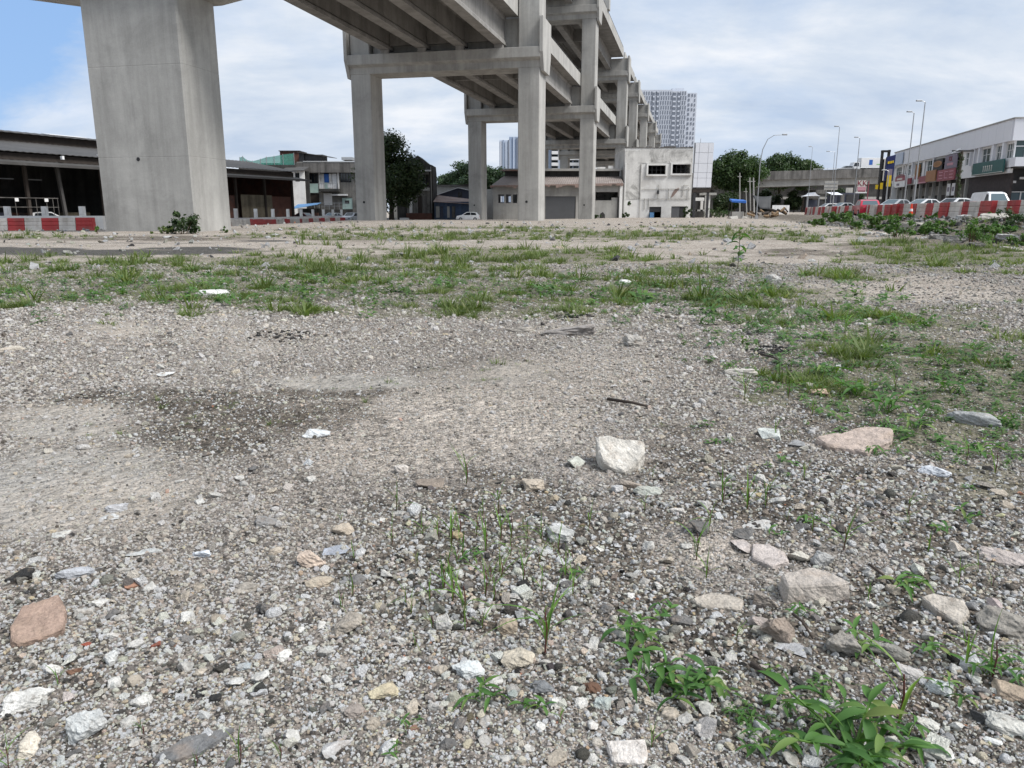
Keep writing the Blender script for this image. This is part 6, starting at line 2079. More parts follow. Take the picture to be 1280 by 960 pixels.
# hedge along the shop pavement
hg = thing('hedge', 'clipped green hedge along the pavement in front of the shops', 'hedge', wl_(20, 5.5, 0), FR)
C_ = np.array([(u, rnd.uniform(-.3, .3), rnd.uniform(.5, 1.25)) for u in np.arange(-16, 26, .35)]); R_ = np.full(len(C_), .5)
V, F = leaf_quads(C_, R_, 36, .22, 15, .3, .8)
link('foliage', mesh_np('foliage', V, F, mt['leaf_bush']), None, hg)
# sign pylons beyond the shops
g = Front('sign_pylon', 'open black frame pylon with a yellow panel, beside the navy sign board', 'sign', 112, 1099)
m = MB(); yl = [(1095.2, 1097.3), (1103.2, 1105.4)]
for a, b in yl: MB().box(g.x(a), g.x(b), 0, .4, 0, g.z(188 + (1100 - a) * .25)).build('frame_post', mt['black'], g.root)
MB().box(g.x(1095.2), g.x(1105.4), -.05, .45, g.z(190.2), g.z(187.7)).build('frame_head', mt['black'], g.root)
g.box('black_panel', 'black', 1097.4, 1101, 199, 232, .1, .3)
g.box('pale_strip', 'sign_pale', 1099, 1101.5, 199, 226, .02, .09)
g.box('yellow_panel', 'sign_yellow', 1096.5, 1102, 228.5, 236.5, -.12, -.005)
g.box('yellow_panel', 'sign_yellow', 1091.5, 1094.5, 231, 236.5, 0, .15)
g = Front('navy_sign_board', 'tall navy sign board with yellow lettering beside the black frame pylon', 'sign', 110, 1109)
MB().hexa([(g.x(1104), .5, g.z(226)), (g.x(1114), .5, g.z(226)), (g.x(1114), .8, g.z(226)), (g.x(1104), .8, g.z(226))], [(g.x(1104), .5, g.z(196)), (g.x(1114.4), .5, g.z(193)), (g.x(1114.4), .8, g.z(193)), (g.x(1104), .8, g.z(196))]).build('board', mt['sign_blue'], g.root)
for i in range(4): g.box('lettering', 'sign_yellow', 1105.3 + i * 1.9, 1106.7 + i * 1.9, 201.6 - i * .4, 204.6 - i * .4, .44, .49)
g.box('picture_print', 'sign_mauve', 1106, 1112, 211, 225, .44, .49)
g.box('pale_print', 'sign_yellow', 1106, 1111.5, 219, 233, .38, .43)
for px in (1105.5, 1112.5): MB().box(g.x(px) - .12, g.x(px) + .12, .81, 1.0, 0, g.z(197)).build('post', mt['black'], g.root)
g = Front('hanging_sign', 'square white sign with maroon KK letters on a red pole, before the overpass', 'sign', 116, 1074)
g.box('board', 'sign_pale', 1068.5, 1080, 225.5, 241, 0, .2)
zc = (g.z(226) + g.z(233)) / 2
text_obj('lettering', 'KK', mt['sign_maroon'], g.root, (g.x(1074.5), -.02, g.z(229.5)), (PI / 2, 0, 0), 1.15, 1.0)
g.box('print_band', 'sign_pink', 1069, 1079.5, 233.5, 238.2, -.03, -.005)
g.box('print_band', 'sign_maroon', 1070, 1079, 238.4, 239.6, -.03, -.005)
g.box('bottom_rail', 'white_paint', 1067.5, 1081, 239.8, 241.5, -.05, .25)
MB().box(g.x(1082.2), g.x(1083.1), 0, .1, 0, g.z(226)).build('red_pole', mt['sign_red'], g.root)
MB().box(g.x(1080.1), g.x(1081.9), .05, .15, g.z(229), g.z(228)).build('bracket', mt['dark_metal'], g.root)

# ------------------------------------------------------------------ single stones of the foreground, each a thing of its own
# photo centre, width, height in px, shape (a angular, f flat slab, r rounded, s shard), colour, name, label
WH, PALE_, BEI, PNK, GRY, DGR, BRN, BLU, BLK = (.60, .60, .58), (.52, .49, .44), (.44, .38, .31), (.47, .37, .31), (.33, .32, .30), (.14, .135, .13), (.27, .17, .12), (.46, .49, .51), (.03, .03, .03)
ST = [
 (775, 568, 62, 48, 'f', PALE_, 'stone_slab', 'big pale broken slab standing tilted, just right of the photo centre'),
 (720, 577, 24, 20, 's', (.45, .46, .41), 'stone_chip', 'pale greenish flat chip leaning left of the big tilted slab'),
 (666, 605, 28, 22, 'a', BEI, 'stone', 'beige lumpy stone below and left of the greenish chip'),
 (700, 668, 36, 28, 'a', (.42, .42, .40), 'stone', 'wedge-shaped grey stone with a pale top, among the thin grass sprouts'),
 (395, 541, 32, 16, 'r', (.55, .57, .58), 'quartz_stone', 'bluish white rounded lump alone on the sand by the dark stain'),
 (385, 575, 13, 17, 'a', (.62, .64, .65), 'quartz_stone', 'small white pointed stone below the bluish white lump'),
 (390, 695, 34, 36, 'a', (.55, .45, .37), 'stone', 'upright cream stone with a pinkish foot, left of the sprouts'),
 (400, 726, 34, 20, 'r', (.40, .35, .28), 'stone', 'flat tan stone directly below the upright cream stone'),
 (434, 777, 40, 40, 'a', (.37, .33, .28), 'stone', 'square grey-brown block of stone at the left of the reddish sprouts'),
 (585, 837, 38, 30, 'a', (.56, .58, .57), 'quartz_stone', 'white crystalline block next to the rounded cream stone'),
 (648, 822, 40, 36, 'r', (.47, .42, .34), 'stone', 'rounded cream stone with a brown spot below the tall sprout'),
 (480, 863, 38, 26, 'r', (.46, .41, .29), 'stone', 'yellowish lumpy stone in the lower middle gravel'),
 (50, 775, 70, 54, 'f', (.31, .225, .18), 'stone_slab', 'reddish brown pitted slab at the left edge'),
 (113, 905, 44, 56, 'a', (.47, .48, .47), 'quartz_stone', 'large translucent grey-white stone in the lower left corner area'),
 (38, 930, 26, 40, 'a', (.58, .53, .45), 'stone', 'cream-white stone nearest the lower left corner'),
 (240, 931, 100, 40, 's', (.15, .15, .15), 'slate_shard', 'long dark grey slate shard lying flat at the bottom left'),
 (423, 935, 38, 32, 's', (.44, .43, .42), 'stone_chip', 'pale flat tapering chip at the bottom, right of the slate shard'),
 (785, 940, 56, 34, 'f', (.58, .54, .50), 'stone', 'pinkish white block at the very bottom edge of the photo'),
 (694, 878, 15, 23, 'a', (.58, .57, .54), 'stone', 'small upright white stone below the rounded cream stone'),
 (1070, 549, 92, 38, 'f', (.40, .33, .285), 'stone_slab', 'wide pinkish tan slab embedded below the right-hand weeds'),
 (1218, 521, 58, 26, 'r', (.34, .345, .34), 'stone', 'rough light grey boulder among the weeds at the right edge'),
 (1020, 737, 92, 46, 'f', (.40, .36, .32), 'stone_slab', 'thick grey slab block, largest of the row of broken pieces'),
 (961, 697, 48, 34, 'f', (.46, .41, .38), 'stone_slab', 'pale pinkish slab piece above the thick grey slab block'),
 (925, 683, 27, 20, 's', (.47, .42, .39), 'stone_chip', 'small pink-grey piece at the left end of the broken row'),
 (997, 695, 26, 22, 'a', (.50, .47, .41), 'stone', 'cream stone between the pinkish slab and the round grey stone'),
 (1027, 697, 26, 28, 'r', (.40, .395, .38), 'stone', 'round grey stone at the right end of the broken row'),
 (872, 660, 26, 26, 'a', (.13, .125, .12), 'stone', 'dark grey square stone left of the broken row'),
 (931, 666, 26, 20, 'a', (.15, .145, .14), 'stone', 'dark grey lump touching the top of the broken row'),
 (942, 654, 40, 16, 's', (.46, .45, .43), 'stone_chip', 'long pale flat chip behind the dark grey lump'),
 (1183, 762, 62, 46, 'f', (.42, .38, .33), 'stone_slab', 'weathered pale slab dipping left, near the right edge'),
 (1253, 773, 66, 52, 'r', (.27, .25, .22), 'boulder', 'big grey-brown boulder at the right edge'),
 (905, 753, 66, 26, 'f', (.40, .36, .31), 'stone_slab', 'half-buried beige slab left of the thick grey slab block'),
 (957, 747, 30, 30, 'a', (.25, .22, .19), 'stone', 'brown-grey cube of broken mortar beside the half-buried beige slab'),
 (970, 782, 40, 52, 'a', (.26, .215, .18), 'stone', 'cracked upright brown stone below the mortar cube'),
 (948, 777, 26, 22, 'r', (.38, .33, .30), 'stone', 'rounded rust and white stone in front of the cracked brown stone'),
 (1254, 697, 52, 22, 'f', (.42, .37, .34), 'stone', 'low pinkish grey stone at the right edge above the weathered slab'),
 (1166, 588, 36, 16, 'r', (.55, .57, .60), 'quartz_stone', 'bluish white low stone right of the pinkish tan slab'),
 (1023, 489, 24, 12, 's', (.5, .37, .28), 'stone_chip', 'orange-pink chip of tile in the weeds at right'),
 (960, 542, 30, 18, 's', (.50, .52, .49), 'stone_chip', 'pale greenish white chip left of the pinkish tan slab'),
 (996, 553, 20, 16, 's', (.33, .33, .33), 'stone_chip', 'grey thin chip touching the left of the pinkish tan slab'),
 (792, 425, 27, 20, 'r', (.36, .34, .31), 'stone', 'pale grey stone alone at the back of the gravel, near the middle'),
 (712, 412, 62, 18, 'f', (.27, .25, .235), 'stone_slab', 'flat grey stone sunk in the gravel left of the lone grey stone'),
 (650, 412, 36, 9, 'f', (.37, .34, .30), 'stone_slab', 'thin flat stone with a dark edge beside the flat sunk grey stone'),
 (14, 435, 32, 9, 'f', (.44, .40, .34), 'stone_slab', 'thin pale slab at the left edge in the middle distance'),
 (208, 467, 22, 8, 's', WH, 'stone_chip', 'bright white flat chip in the left middle gravel'),
 (966, 348, 19, 18, 'r', (.42, .41, .39), 'stone', 'pale round stone beside the tall dark weed'),
 (782, 352, 16, 8, 'r', WH, 'stone', 'small white stone in the grass, middle right'),
 (147, 634, 26, 14, 'a', (.42, .42, .43), 'stone', 'grey-white stone, upper one of a pair at the edge of the pale slab'),
 (137, 647, 22, 10, 's', (.50, .50, .49), 'stone_chip', 'pale flat stone, lower one of the pair at the edge of the pale slab'),
 (334, 649, 28, 22, 'a', (.22, .215, .21), 'stone', 'dark grey lump on the left gravel'),
 (93, 716, 42, 18, 'r', (.35, .36, .38), 'stone', 'bluish grey flat stone above the reddish brown slab'),
 (25, 720, 34, 20, 'a', BLK, 'asphalt_lump', 'black asphalt lump at the left edge'),
 (250, 693, 24, 14, 'a', (.56, .59, .63), 'quartz_stone', 'bluish white stone, smaller, in the left gravel'),
 (78, 668, 22, 9, 's', (.50, .50, .47), 'stone_chip', 'thin white chip above the bluish grey flat stone'),
 (268, 366, 36, 7, 'f', WH, 'white_rag', 'crumpled white scrap lying in the left grass band'),
 (538, 604, 34, 15, 'f', (.24, .20, .165), 'stone_slab', 'flat brown-grey stone behind the grass sprouts'),
 (501, 585, 18, 16, 'r', (.50, .46, .42), 'stone', 'round pinkish white pebble on the sand in the middle'),
 (429, 661, 26, 20, 'r', (.42, .36, .29), 'stone', 'tan stone behind the upright cream stone'),
 (421, 687, 34, 15, 's', (.32, .34, .38), 'stone_chip', 'bluish grey flat stone right of the upright cream stone'),
 (1056, 803, 46, 46, 'a', (.27, .25, .22), 'stone', 'grey-brown upright stone behind the small weed below the thick slab'),
 (1108, 812, 50, 26, 'r', (.25, .24, .215), 'stone', 'low grey stone under the tall grass blade at right'),
 (988, 811, 36, 20, 's', (.38, .38, .385), 'stone_chip', 'flat grey stone below the thick grey slab block'),
 (1255, 905, 50, 34, 'r', (.48, .47, .43), 'stone', 'white and olive speckled stone at the lower right edge'),
 (1171, 858, 30, 24, 'r', (.52, .54, .53), 'stone', 'white marbled stone right of the tall grass blade'),
 (1262, 862, 42, 34, 'f', (.36, .29, .22), 'stone', 'orange-topped greenish stone at the right edge, above the speckled stone'),
 (1240, 926, 20, 14, 'a', WH, 'stone', 'white little stone below the speckled stone at the lower right'),
 (1135, 840, 34, 22, 'r', (.42, .40, .38), 'stone', 'mottled grey stone left of the white marbled stone'),
 (1158, 905, 26, 18, 'r', (.50, .49, .45), 'stone', 'speckled pale stone above the big broadleaf weed'),
 (1110, 885, 26, 20, 'a', (.42, .32, .25), 'stone', 'rust-tinged stone just above the big broadleaf weed'),
 (1032, 880, 28, 18, 'a', (.53, .52, .50), 'stone', 'white and grey stone left above the big broadleaf weed'),
 (925, 464, 40, 12, 'f', PALE_, 'stone_slab', 'pale flat stone in front of the black asphalt patch'),
 (808, 612, 34, 18, 'r', (.38, .39, .35), 'stone', 'greenish grey stone with a sprout, below the big tilted slab'),
 (786, 605, 30, 14, 'a', (.31, .27, .23), 'stone', 'brownish stone between the tilted slab and the greenish stone'),
 (740, 858, 24, 20, 'r', (.13, .075, .05), 'stone', 'dark rust brown stone in the lower middle'),
 (678, 858, 28, 24, 'r', (.17, .175, .18), 'stone', 'dark slate grey stone beside the small upright white stone'),
 (753, 878, 20, 22, 'a', (.38, .42, .40), 'stone', 'pale green-grey stone right of the rust brown stone'),
 (634, 780, 26, 30, 'r', (.36, .30, .23), 'stone', 'brown upright stone just above the rounded cream stone'),
 (556, 778, 22, 26, 'a', (.47, .45, .42), 'stone', 'pale square stone among the reddish sprout stems'),
 (444, 888, 26, 22, 'r', (.30, .26, .23), 'stone', 'dull brown stone left below the yellowish lumpy stone'),
 (310, 733, 30, 18, 'r', (.33, .30, .26), 'stone', 'mottled brown flat stone in the left gravel'),
 (180, 690, 40, 10, 's', (.42, .43, .42), 'stone_chip', 'thin grey chip above the orange pebbles'),
 (165, 732, 16, 11, 'r', (.34, .19, .13), 'brick_fragment', 'orange-pink brick pebble right above the reddish slab'),
 (108, 806, 12, 9, 'a', (.24, .07, .045), 'brick_fragment', 'tiny bright red brick chip right of the reddish brown slab'),
 (94, 838, 18, 10, 'a', (.19, .11, .075), 'brick_fragment', 'rust brown pebble in the lower left gravel'),
 (195, 806, 11, 9, 'a', (.22, .075, .05), 'brick_fragment', 'small red brick chip in the lower left gravel, beyond the slate shard'),
 (305, 832, 18, 14, 'r', (.34, .38, .40), 'stone', 'blue-green flat pebble above the slate shard tip'),
 (35, 880, 62, 16, 'a', (.57, .56, .53), 'stone', 'long white ridge-shaped stone at the left edge, low'),
 (140, 822, 16, 26, 'a', (.55, .55, .53), 'stone', 'small tall white stone above the translucent grey stone'),
 (270, 873, 14, 12, 'a', BLK, 'asphalt_lump', 'small black lump at the tip of the slate shard'),
 (905, 607, 30, 9, 'a', (.50, .48, .44), 'stone_chip', 'white flat chip under the right-hand sprouts'),
 (847, 638, 20, 9, 'r', (.54, .51, .47), 'stone', 'white oval pebble left of the dark square stone'),
]
_rocks = {}


def place_rock(px, py, w, h, shape, col, name, label, seed, group=None):
    p = ground_at(px, py + h * .42)
    k = mpp(p)
    th = math.atan2(EYE - p.z, math.hypot(p.x, p.y))
    W = w * k; Hm = h * k
    D = {'a': .85, 'f': 1.0, 'r': .8, 's': .95}[shape] * W
    hmin = {'a': .42, 'f': .22, 'r': .38, 's': .10}[shape] * W
    hh = (Hm - D * math.sin(th)) / math.cos(th)
    if hh < hmin:
        hh = hmin; D = max(.35 * W, (Hm - hh * math.cos(th)) / math.sin(th))
    if hh > 1.0 * W and shape in 'ar':
        hh = 1.0 * W; D = min(1.6 * W, (Hm - hh * math.cos(th)) / math.sin(th))
    D = min(D, 2.2 * W)
    n, power, bev, det, rg = {'a': (12, .6, .012, 4, .085), 'f': (14, .42, .012, 4, .075), 'r': (22, .8, .03, 4, .085), 's': (9, .7, .008, 3, .035)}[shape]
    me = hull_rock(seed, n, 1.0, power, det, mt['rock'], rg, bev)
    me.name = name
    if shape == 'r':
        for q in me.polygons: q.use_smooth = True
    bury = .24 * hh
    o = link(name, me)
    az = math.atan2(p.x, p.y)
    c = Vector((p.x + math.sin(az) * D * .45, p.y + math.cos(az) * D * .45))
    o.location = (c.x, c.y, gz1(c.x, c.y) + hh * .5 - bury)
    o.scale = (W * 1.04, D, hh)
    o.rotation_euler = (rnd.uniform(-.06, .10), rnd.uniform(-.10, .10), -az + rnd.uniform(-.06, .06))
    o.color = tuple(min(.78, v * 1.08) for v in col) + (1,)
    return tag(o, label, {'stone_slab': 'stone slab', 'stone_chip': 'stone chip', 'quartz_stone': 'stone', 'slate_shard': 'slate shard', 'asphalt_lump': 'asphalt lump', 'white_rag': 'scrap', 'brick_fragment': 'brick fragment'}.get(name, name), group or 'larger stones lying on the gravel', 'thing')


SLABS = {0: ([(746, 545.5), (760, 543), (775, 547), (805.5, 551), (804.5, 566), (799, 576), (780, 590), (770, 585), (762.5, 581), (752.5, 576), (748, 565)], 30, .075, 5),
 12: ([(27.5, 757.5), (72.5, 742.5), (81, 760), (77.5, 785), (62.5, 792.5), (22.5, 804), (14, 800), (14, 782)], 16, .03, 4),
 15: ([(192, 945), (232, 920), (292, 909), (282, 918), (250, 940), (215, 950)], 4, .010, 3),
 17: ([(759, 925), (807, 921.5), (810, 944.6), (805, 953), (765.6, 951)], 14, .035, 6),
 19: ([(1020, 546), (1050, 540), (1077.5, 531), (1115, 536), (1116, 550), (1094, 558), (1087, 565), (1060, 559), (1035, 557)], 6, .07, 6),
 21: ([(977, 717), (988, 713), (1018, 708), (1042, 716), (1064, 727), (1040, 730), (1010, 732), (984, 732)], 2, .055, 23),
 22: ([(940, 679), (960, 680), (981, 690), (985.6, 700), (966, 707), (940, 696)], 8, .035, 6),
 29: ([(1152, 745.6), (1167, 740), (1204, 750), (1213, 765), (1200, 779), (1174, 764)], 12, .035, 4),
 31: ([(865, 748), (889, 739), (929, 748), (926.5, 761), (876, 757)], 6, .035, 4)}


def slab_rock(poly, tilt, thick, lift, col, name, label, seed):
    """broken slab: its top outline lies in a plane tilted towards the viewer's side, with real thickness below"""
    bx_ = sum(q[0] for q in poly) / len(poly); by_ = max(q[1] for q in poly)
    g0 = ground_at(bx_, by_ + lift)
    k = mpp(g0)
    el = math.atan2(EYE - g0.z, g0.y)
    q0 = g0 + Vector((0, 0, lift * k / max(.3, math.cos(el))))
    az = math.atan2(g0.x, g0.y); tl = R(tilt)
    nrm = Vector((-math.sin(az) * math.sin(tl), -math.cos(az) * math.sin(tl), math.cos(tl)))
    P3 = []
    for a, b in poly:
        d = ray(a, b); o_ = Vector((0, 0, EYE))
        P3.append(o_ + d * ((q0 - o_).dot(nrm) / d.dot(nrm)))
    c = sum(P3, Vector()) / len(P3)
    top = [q - c for q in P3]
    bm = bmesh.new()
    tv = [bm.verts.new(q) for q in top]
    bv = [bm.verts.new(q * 1.04 - nrm * thick - Vector((0, 0, 0))) for q in top]
    n = len(top)
    bm.faces.new(tv); bm.faces.new(bv[::-1])
    for i in range(n): bm.faces.new((tv[(i + 1) % n], tv[i], bv[i], bv[(i + 1) % n]))
    bmesh.ops.recalc_face_normals(bm, faces=bm.faces)
    bmesh.ops.bevel(bm, geom=[e for e in bm.edges], offset=thick * .10, segments=1, affect='EDGES')
    bmesh.ops.triangulate(bm, faces=bm.faces)
    size = max((q.length for q in top))
    for it in range(5):
        bmesh.ops.subdivide_edges(bm, edges=[e for e in bm.edges if e.calc_length() > size * .09], cuts=1)
        bmesh.ops.triangulate(bm, faces=bm.faces)
    bm.normal_update()
    P = np.array([v.co for v in bm.verts]); N_ = np.array([v.normal for v in bm.verts])
    f_ = 2.2 / size
    d = (fbm(P[:, 0] * f_ + P[:, 2] * f_, P[:, 1] * f_ - P[:, 2] * f_, seed, 3) - .5) * .10 * size + (fbm(P[:, 0] * f_ * 5 + P[:, 2] * f_ * 4, P[:, 1] * f_ * 5 - P[:, 2] * f_ * 4, seed + 4, 3) - .5) * .055 * size
    P = P + N_ * (d * min(1.0, thick / (.22 * size)))[:, None]
    for v, q in zip(bm.verts, P): v.co = q
    me = bpy.data.meshes.new(name); bm.to_mesh(me); bm.free()
    me.materials.append(mt['rock'])
    o = link(name, me); o.location = c; o.color = tuple(min(.78, v * 1.10) for v in col) + (1,)
    return tag(o, label, 'stone slab' if name == 'stone_slab' else 'slate shard' if name == 'slate_shard' else 'stone', 'larger stones lying on the gravel', 'thing')


for i, (px, py, w, h, s_, c, nm, lab) in enumerate(ST):
    if i in SLABS:
        slab_rock(*SLABS[i], c, nm, lab, 300 + i)
        continue
    place_rock(px, py, w, h, s_, c, nm, lab, 300 + i)

def crumbs(px, py, w, h, n, label, seed):
    r = random.Random(seed); V = []; F = []
    c = ground_at(px, py)
    for i in range(n):
        a = r.uniform(0, 6.28); q = math.sqrt(r.random())
        p = ground_at(px + math.cos(a) * q * w / 2, py + math.sin(a) * q * h / 2)
        me = GRAVEL_KINDS[i % 9]; d = mpp(p) * r.uniform(2.0, 5.5); rot = Matrix.Rotation(r.uniform(0, 6.28), 3, 'Z')
        b = len(V)
        V += [(rot @ v.co) * d + p + Vector((0, 0, d * .12)) - c for v in me.vertices]
        F += [tuple(k + b for k in q_.vertices) for q_ in me.polygons]
    o = MB().add(V, F).build('asphalt_crumbs', mt['rock']); o.location = c; o.color = (.028, .028, .028, 1)
    return tag(o, label, None, None, 'stuff')


crumbs(960, 439, 54, 13, 110, 'crumbled black asphalt patch in the right middle gravel', 1)
crumbs(230, 868, 66, 18, 60, 'crumbled black asphalt above the slate shard', 2)
crumbs(715, 296 + 100, 60, 4, 40, 'dark asphalt crumbs at the edge of the grass', 3)
crumbs(350, 420, 90, 16, 60, 'dark gravel crumbs scattered on the left gravel', 4)

# loose pebbles large enough to pick out one by one: shared meshes, own colour and place
PEB = []
for i in range(10):
    me = hull_rock(500 + i, 10 + i % 4 * 3, .62, .6 + .06 * (i % 4), 3, mt['rock'], .085, .02)
    if i % 4 == 0:
        for q in me.polygons: q.use_smooth = True
    PEB.append(me)
KIN = [('white', (.58, .565, .53), .3), ('pale grey', (.46, .445, .415), .34), ('tan', (.42, .37, .305), .17), ('dark grey', (.16, .155, .15), .15), ('reddish brown', (.25, .15, .11), .012), ('bluish grey', (.37, .39, .40), .05)]
STOP = {'standing', 'lying', 'at', 'in', 'with', 'on', 'by', 'below', 'above', 'beside', 'next', 'directly', 'among', 'alone', 'touching', 'between', 'right', 'left', 'behind', 'nearest', 'leaning', 'under', 'just', 'embedded', 'sunk', 'dipping', 'upper', 'lower', 'largest', 'smaller', 'growing', 'near'}
SHORT = []
for a_ in ST:
    w_ = []
    for q in a_[7].split():
        if q.strip(',') in STOP and len(w_) >= 2: break
        w_.append(q.strip(','))
        if q.endswith(','): break
    SHORT.append(' '.join(w_))
SHORT = [s if SHORT.count(s) == 1 and 3 <= len(s.split()) <= 8 else None for s in SHORT]
USED = set()
PR = random.Random(77)
tries = 0; done = 0
occ = [(a[0], a[1], max(a[2], a[3]) * .6) for a in ST]
while done < 190 and tries < 4000:
    tries += 1
    px, py = PR.uniform(5, 1275), 570 + 385 * PR.random() ** .8
    dens = .35 + .65 * (py > 700) + .35 * (px > 820)
    if blob(np.array([px]), np.array([py]), SLAB)[0] > .5 or PR.random() > dens: continue
    wpx = PR.uniform(11, 22) * (.75 + .5 * (py - 560) / 400) * (1.25 if PR.random() < .12 else 1)
    if any((px - a) ** 2 + (py - b) ** 2 < (r + wpx * .5) ** 2 for a, b, r in occ): continue
    occ.append((px, py, wpx * .5))
    u = PR.random(); acc = 0
    for nm, c, w_ in KIN:
        acc += w_
        if u < acc: break
    p = ground_at(px, py); k = mpp(p); d = wpx * k
    o = link('pebble', PEB[PR.randrange(10)])
    hgt = PR.uniform(.55, .95)
    o.scale = (d * PR.uniform(.9, 1.15), d * PR.uniform(.65, .95), d * hgt)
    o.location = (p.x, p.y, p.z + d * hgt * .10)
    o.rotation_euler = (PR.gauss(0, .25), PR.gauss(0, .25), PR.uniform(0, 6.28))
    f_ = PR.uniform(.82, 1.15)
    o.color = tuple(min(.75, v * f_) for v in c) + (1,)
    size_ = 'large' if wpx > 19 else 'small' if wpx < 13 else 'loose'
    lab_ = None
    for j in sorted(range(len(ST)), key=lambda j: (ST[j][0] - px) ** 2 + (ST[j][1] - py) ** 2)[:8]:
        if SHORT[j] is None: continue
        dx_, dy_ = px - ST[j][0], py - ST[j][1]
        rel = ('right of' if dx_ > 0 else 'left of') if abs(dx_) > abs(dy_) * 1.1 else ('below' if dy_ > 0 else 'above')
        cand = '%s %s pebble %s the %s' % (size_, nm, rel, SHORT[j])
        if cand not in USED and len(cand.split()) <= 16:
            lab_ = cand; USED.add(cand); break
    place = ('in the lower left gravel' if px < 430 else 'in the lower middle gravel' if px < 860 else 'in the lower right gravel') if py > 740 else ('on the left gravel' if px < 430 else 'on the middle gravel' if px < 860 else 'on the right-hand gravel')
    tag(o, lab_ or 'single %s pebble lying loose %s' % (nm, place), 'pebble', 'loose pebbles on the gravel' if lab_ else 'loose %s pebbles %s' % (nm, place))
    done += 1

# bigger lumps on the rubble bank and the far lot
far = [(1205, 272, 20, 8, 'r', WH, 'pale round lump on the bank below the white van'), (1243, 275, 40, 12, 'f', PALE_, 'long pale slab on the bank before the second white barrier'), (1258, 296, 24, 8, 'f', WH, 'white slab low on the bank at the right'),
       (1140, 276, 40, 5, 'f', PALE_, 'thin pale slab on the bank below the white saloon'), (1085, 291, 8, 5, 'a', WH, 'small white stone at the foot of the bank below the red car'), (1103, 293, 7, 5, 'a', WH, 'white pebble-like lump at the bank foot left of the cone'),
       (1195, 300, 30, 10, 'a', GRY, 'grey broken lump low on the bank'), (1228, 287, 34, 10, 'f', DGR, 'dark flat lump in the shadowed hollow of the bank'), (1270, 290, 26, 7, 'f', PALE_, 'pale slab edge at the photo border on the bank'), (1172, 286, 20, 9, 'a', GRY, 'grey lump on the bank under the white car'),
       (1057, 286, 10, 5, 'a', PALE_, 'pale stone at the left end of the bank'), (1015, 325, 9, 5, 'r', WH, 'white stone on the bare ground right of the tall dark weed'), (210, 296, 10, 3.5, 'f', WH, 'white flat scrap near the big pier'), (345, 293, 12, 3.5, 'f', WH, 'white scrap right of the big pier'),
       (1100, 246 + 148, 12, 5, 'a', WH, 'white stone in the right grass patch')]
for i, (px, py, w, h, s_, c, lab) in enumerate(far):
    place_rock(px, py, w, h, s_, tuple(v * .72 for v in c), 'rubble_lump', lab, 600 + i, 'lumps on the rubble bank')

# twigs and rods
def stick(label, pts, r, name='twig', mat='twig'):
    P_ = [ground_at(a, b) + Vector((0, 0, r + dz)) for a, b, dz in pts]
    o = thing(name, label, name, tuple(P_[0]))
    MB().tube([p - P_[0] for p in P_], r, 6, r * .6).build(name + '_shaft', mt[mat], o, 0, True)
    return o


stick('dark straight twig lying on the sand behind the big tilted slab', [(759, 503, .01), (790, 508, .012), (810, 511, .004)], .009)
stick('thin dark twig beside the black asphalt patch', [(950, 447, .02), (970, 455, .03), (986, 465, 0)], .008)
stick('dark broken stick under the weeds below the thick grey slab', [(938, 838, .01), (955, 848, .008), (976, 862, .003)], .007)
stick('grey-brown root poking from the ground beside the cracked brown stone', [(990, 778, .02), (1002, 788, .02), (1016, 800, 0)], .004)
stick('thin dry stalk lying at the right above the weathered slab', [(1085, 715, .02), (1105, 728, .015), (1130, 742, .0)], .004)

# ------------------------------------------------------------------ single plants: grass sprouts and broad-leaved weeds
def blade_mesh(seed, curl):
    V = []; F = []
    segs = 6
    for i in range(segs + 1):
        t = i / segs
        w = .045 * (max(0.0, math.sin(PI * min(1, t * .9 + .12))) ** .7) * (1 - t ** 3) + .0015
        x_ = .55 * curl * t * t; z_ = t * (1 - .28 * curl * t)
        V += [(x_, -w * .5, z_), (x_ + w * .18, 0, z_ - w * .10), (x_, w * .5, z_)]
    for i in range(segs):
        a = i * 3
        F += [(a, a + 1, a + 4, a + 3), (a + 1, a + 2, a + 5, a + 4)]
    return mesh_np('blade', V, F, mt['sprout'], True)


def leaf_mesh(seed, droop, ratio=.30):
    """pointed leaf folded along its midrib, tip at x = 1"""
    V = []; F = []
    segs = 7
    for i in range(segs + 1):
        t = i / segs
        w = ratio * (max(0.0, math.sin(PI * t ** .8)) ** .9) * .5 + .004
        if t < .08: w = .012
        z_ = .22 * t - droop * t * t
        yy = .025 * math.sin(4 * t + seed)
        V += [(t, -w + yy, z_ + w * .42), (t, yy, z_), (t, w + yy, z_ + w * .42)]
    for i in range(segs):
        a = i * 3
        F += [(a, a + 3, a + 4, a + 1), (a + 1, a + 4, a + 5, a + 2)]
    return mesh_np('leaf', V, F, mt['broad_leaf'], True)


mt['sprout'] = leaf_mat('grass_sprout', (.08, .18, .035), (.16, .28, .06), (.30, .31, .12), .55, .3, .7)
mt['broad_leaf'] = leaf_mat('broad_weed_leaf', (.045, .125, .03), (.10, .21, .05), (.24, .27, .09), .6, .3, .8)
mt['red_stem'] = M('reddish_grass_stem', (.09, .025, .02), .3, 30, .6)
BLD = [blade_mesh(i, c) for i, c in enumerate((.15, .35, .6, .9, 1.2))]
LEAFM = [leaf_mesh(i, d, q) for i, (d, q) in enumerate(((.25, .30), (.45, .34), (.65, .28), (.35, .40), (.85, .32)))]
PLR = random.Random(31)


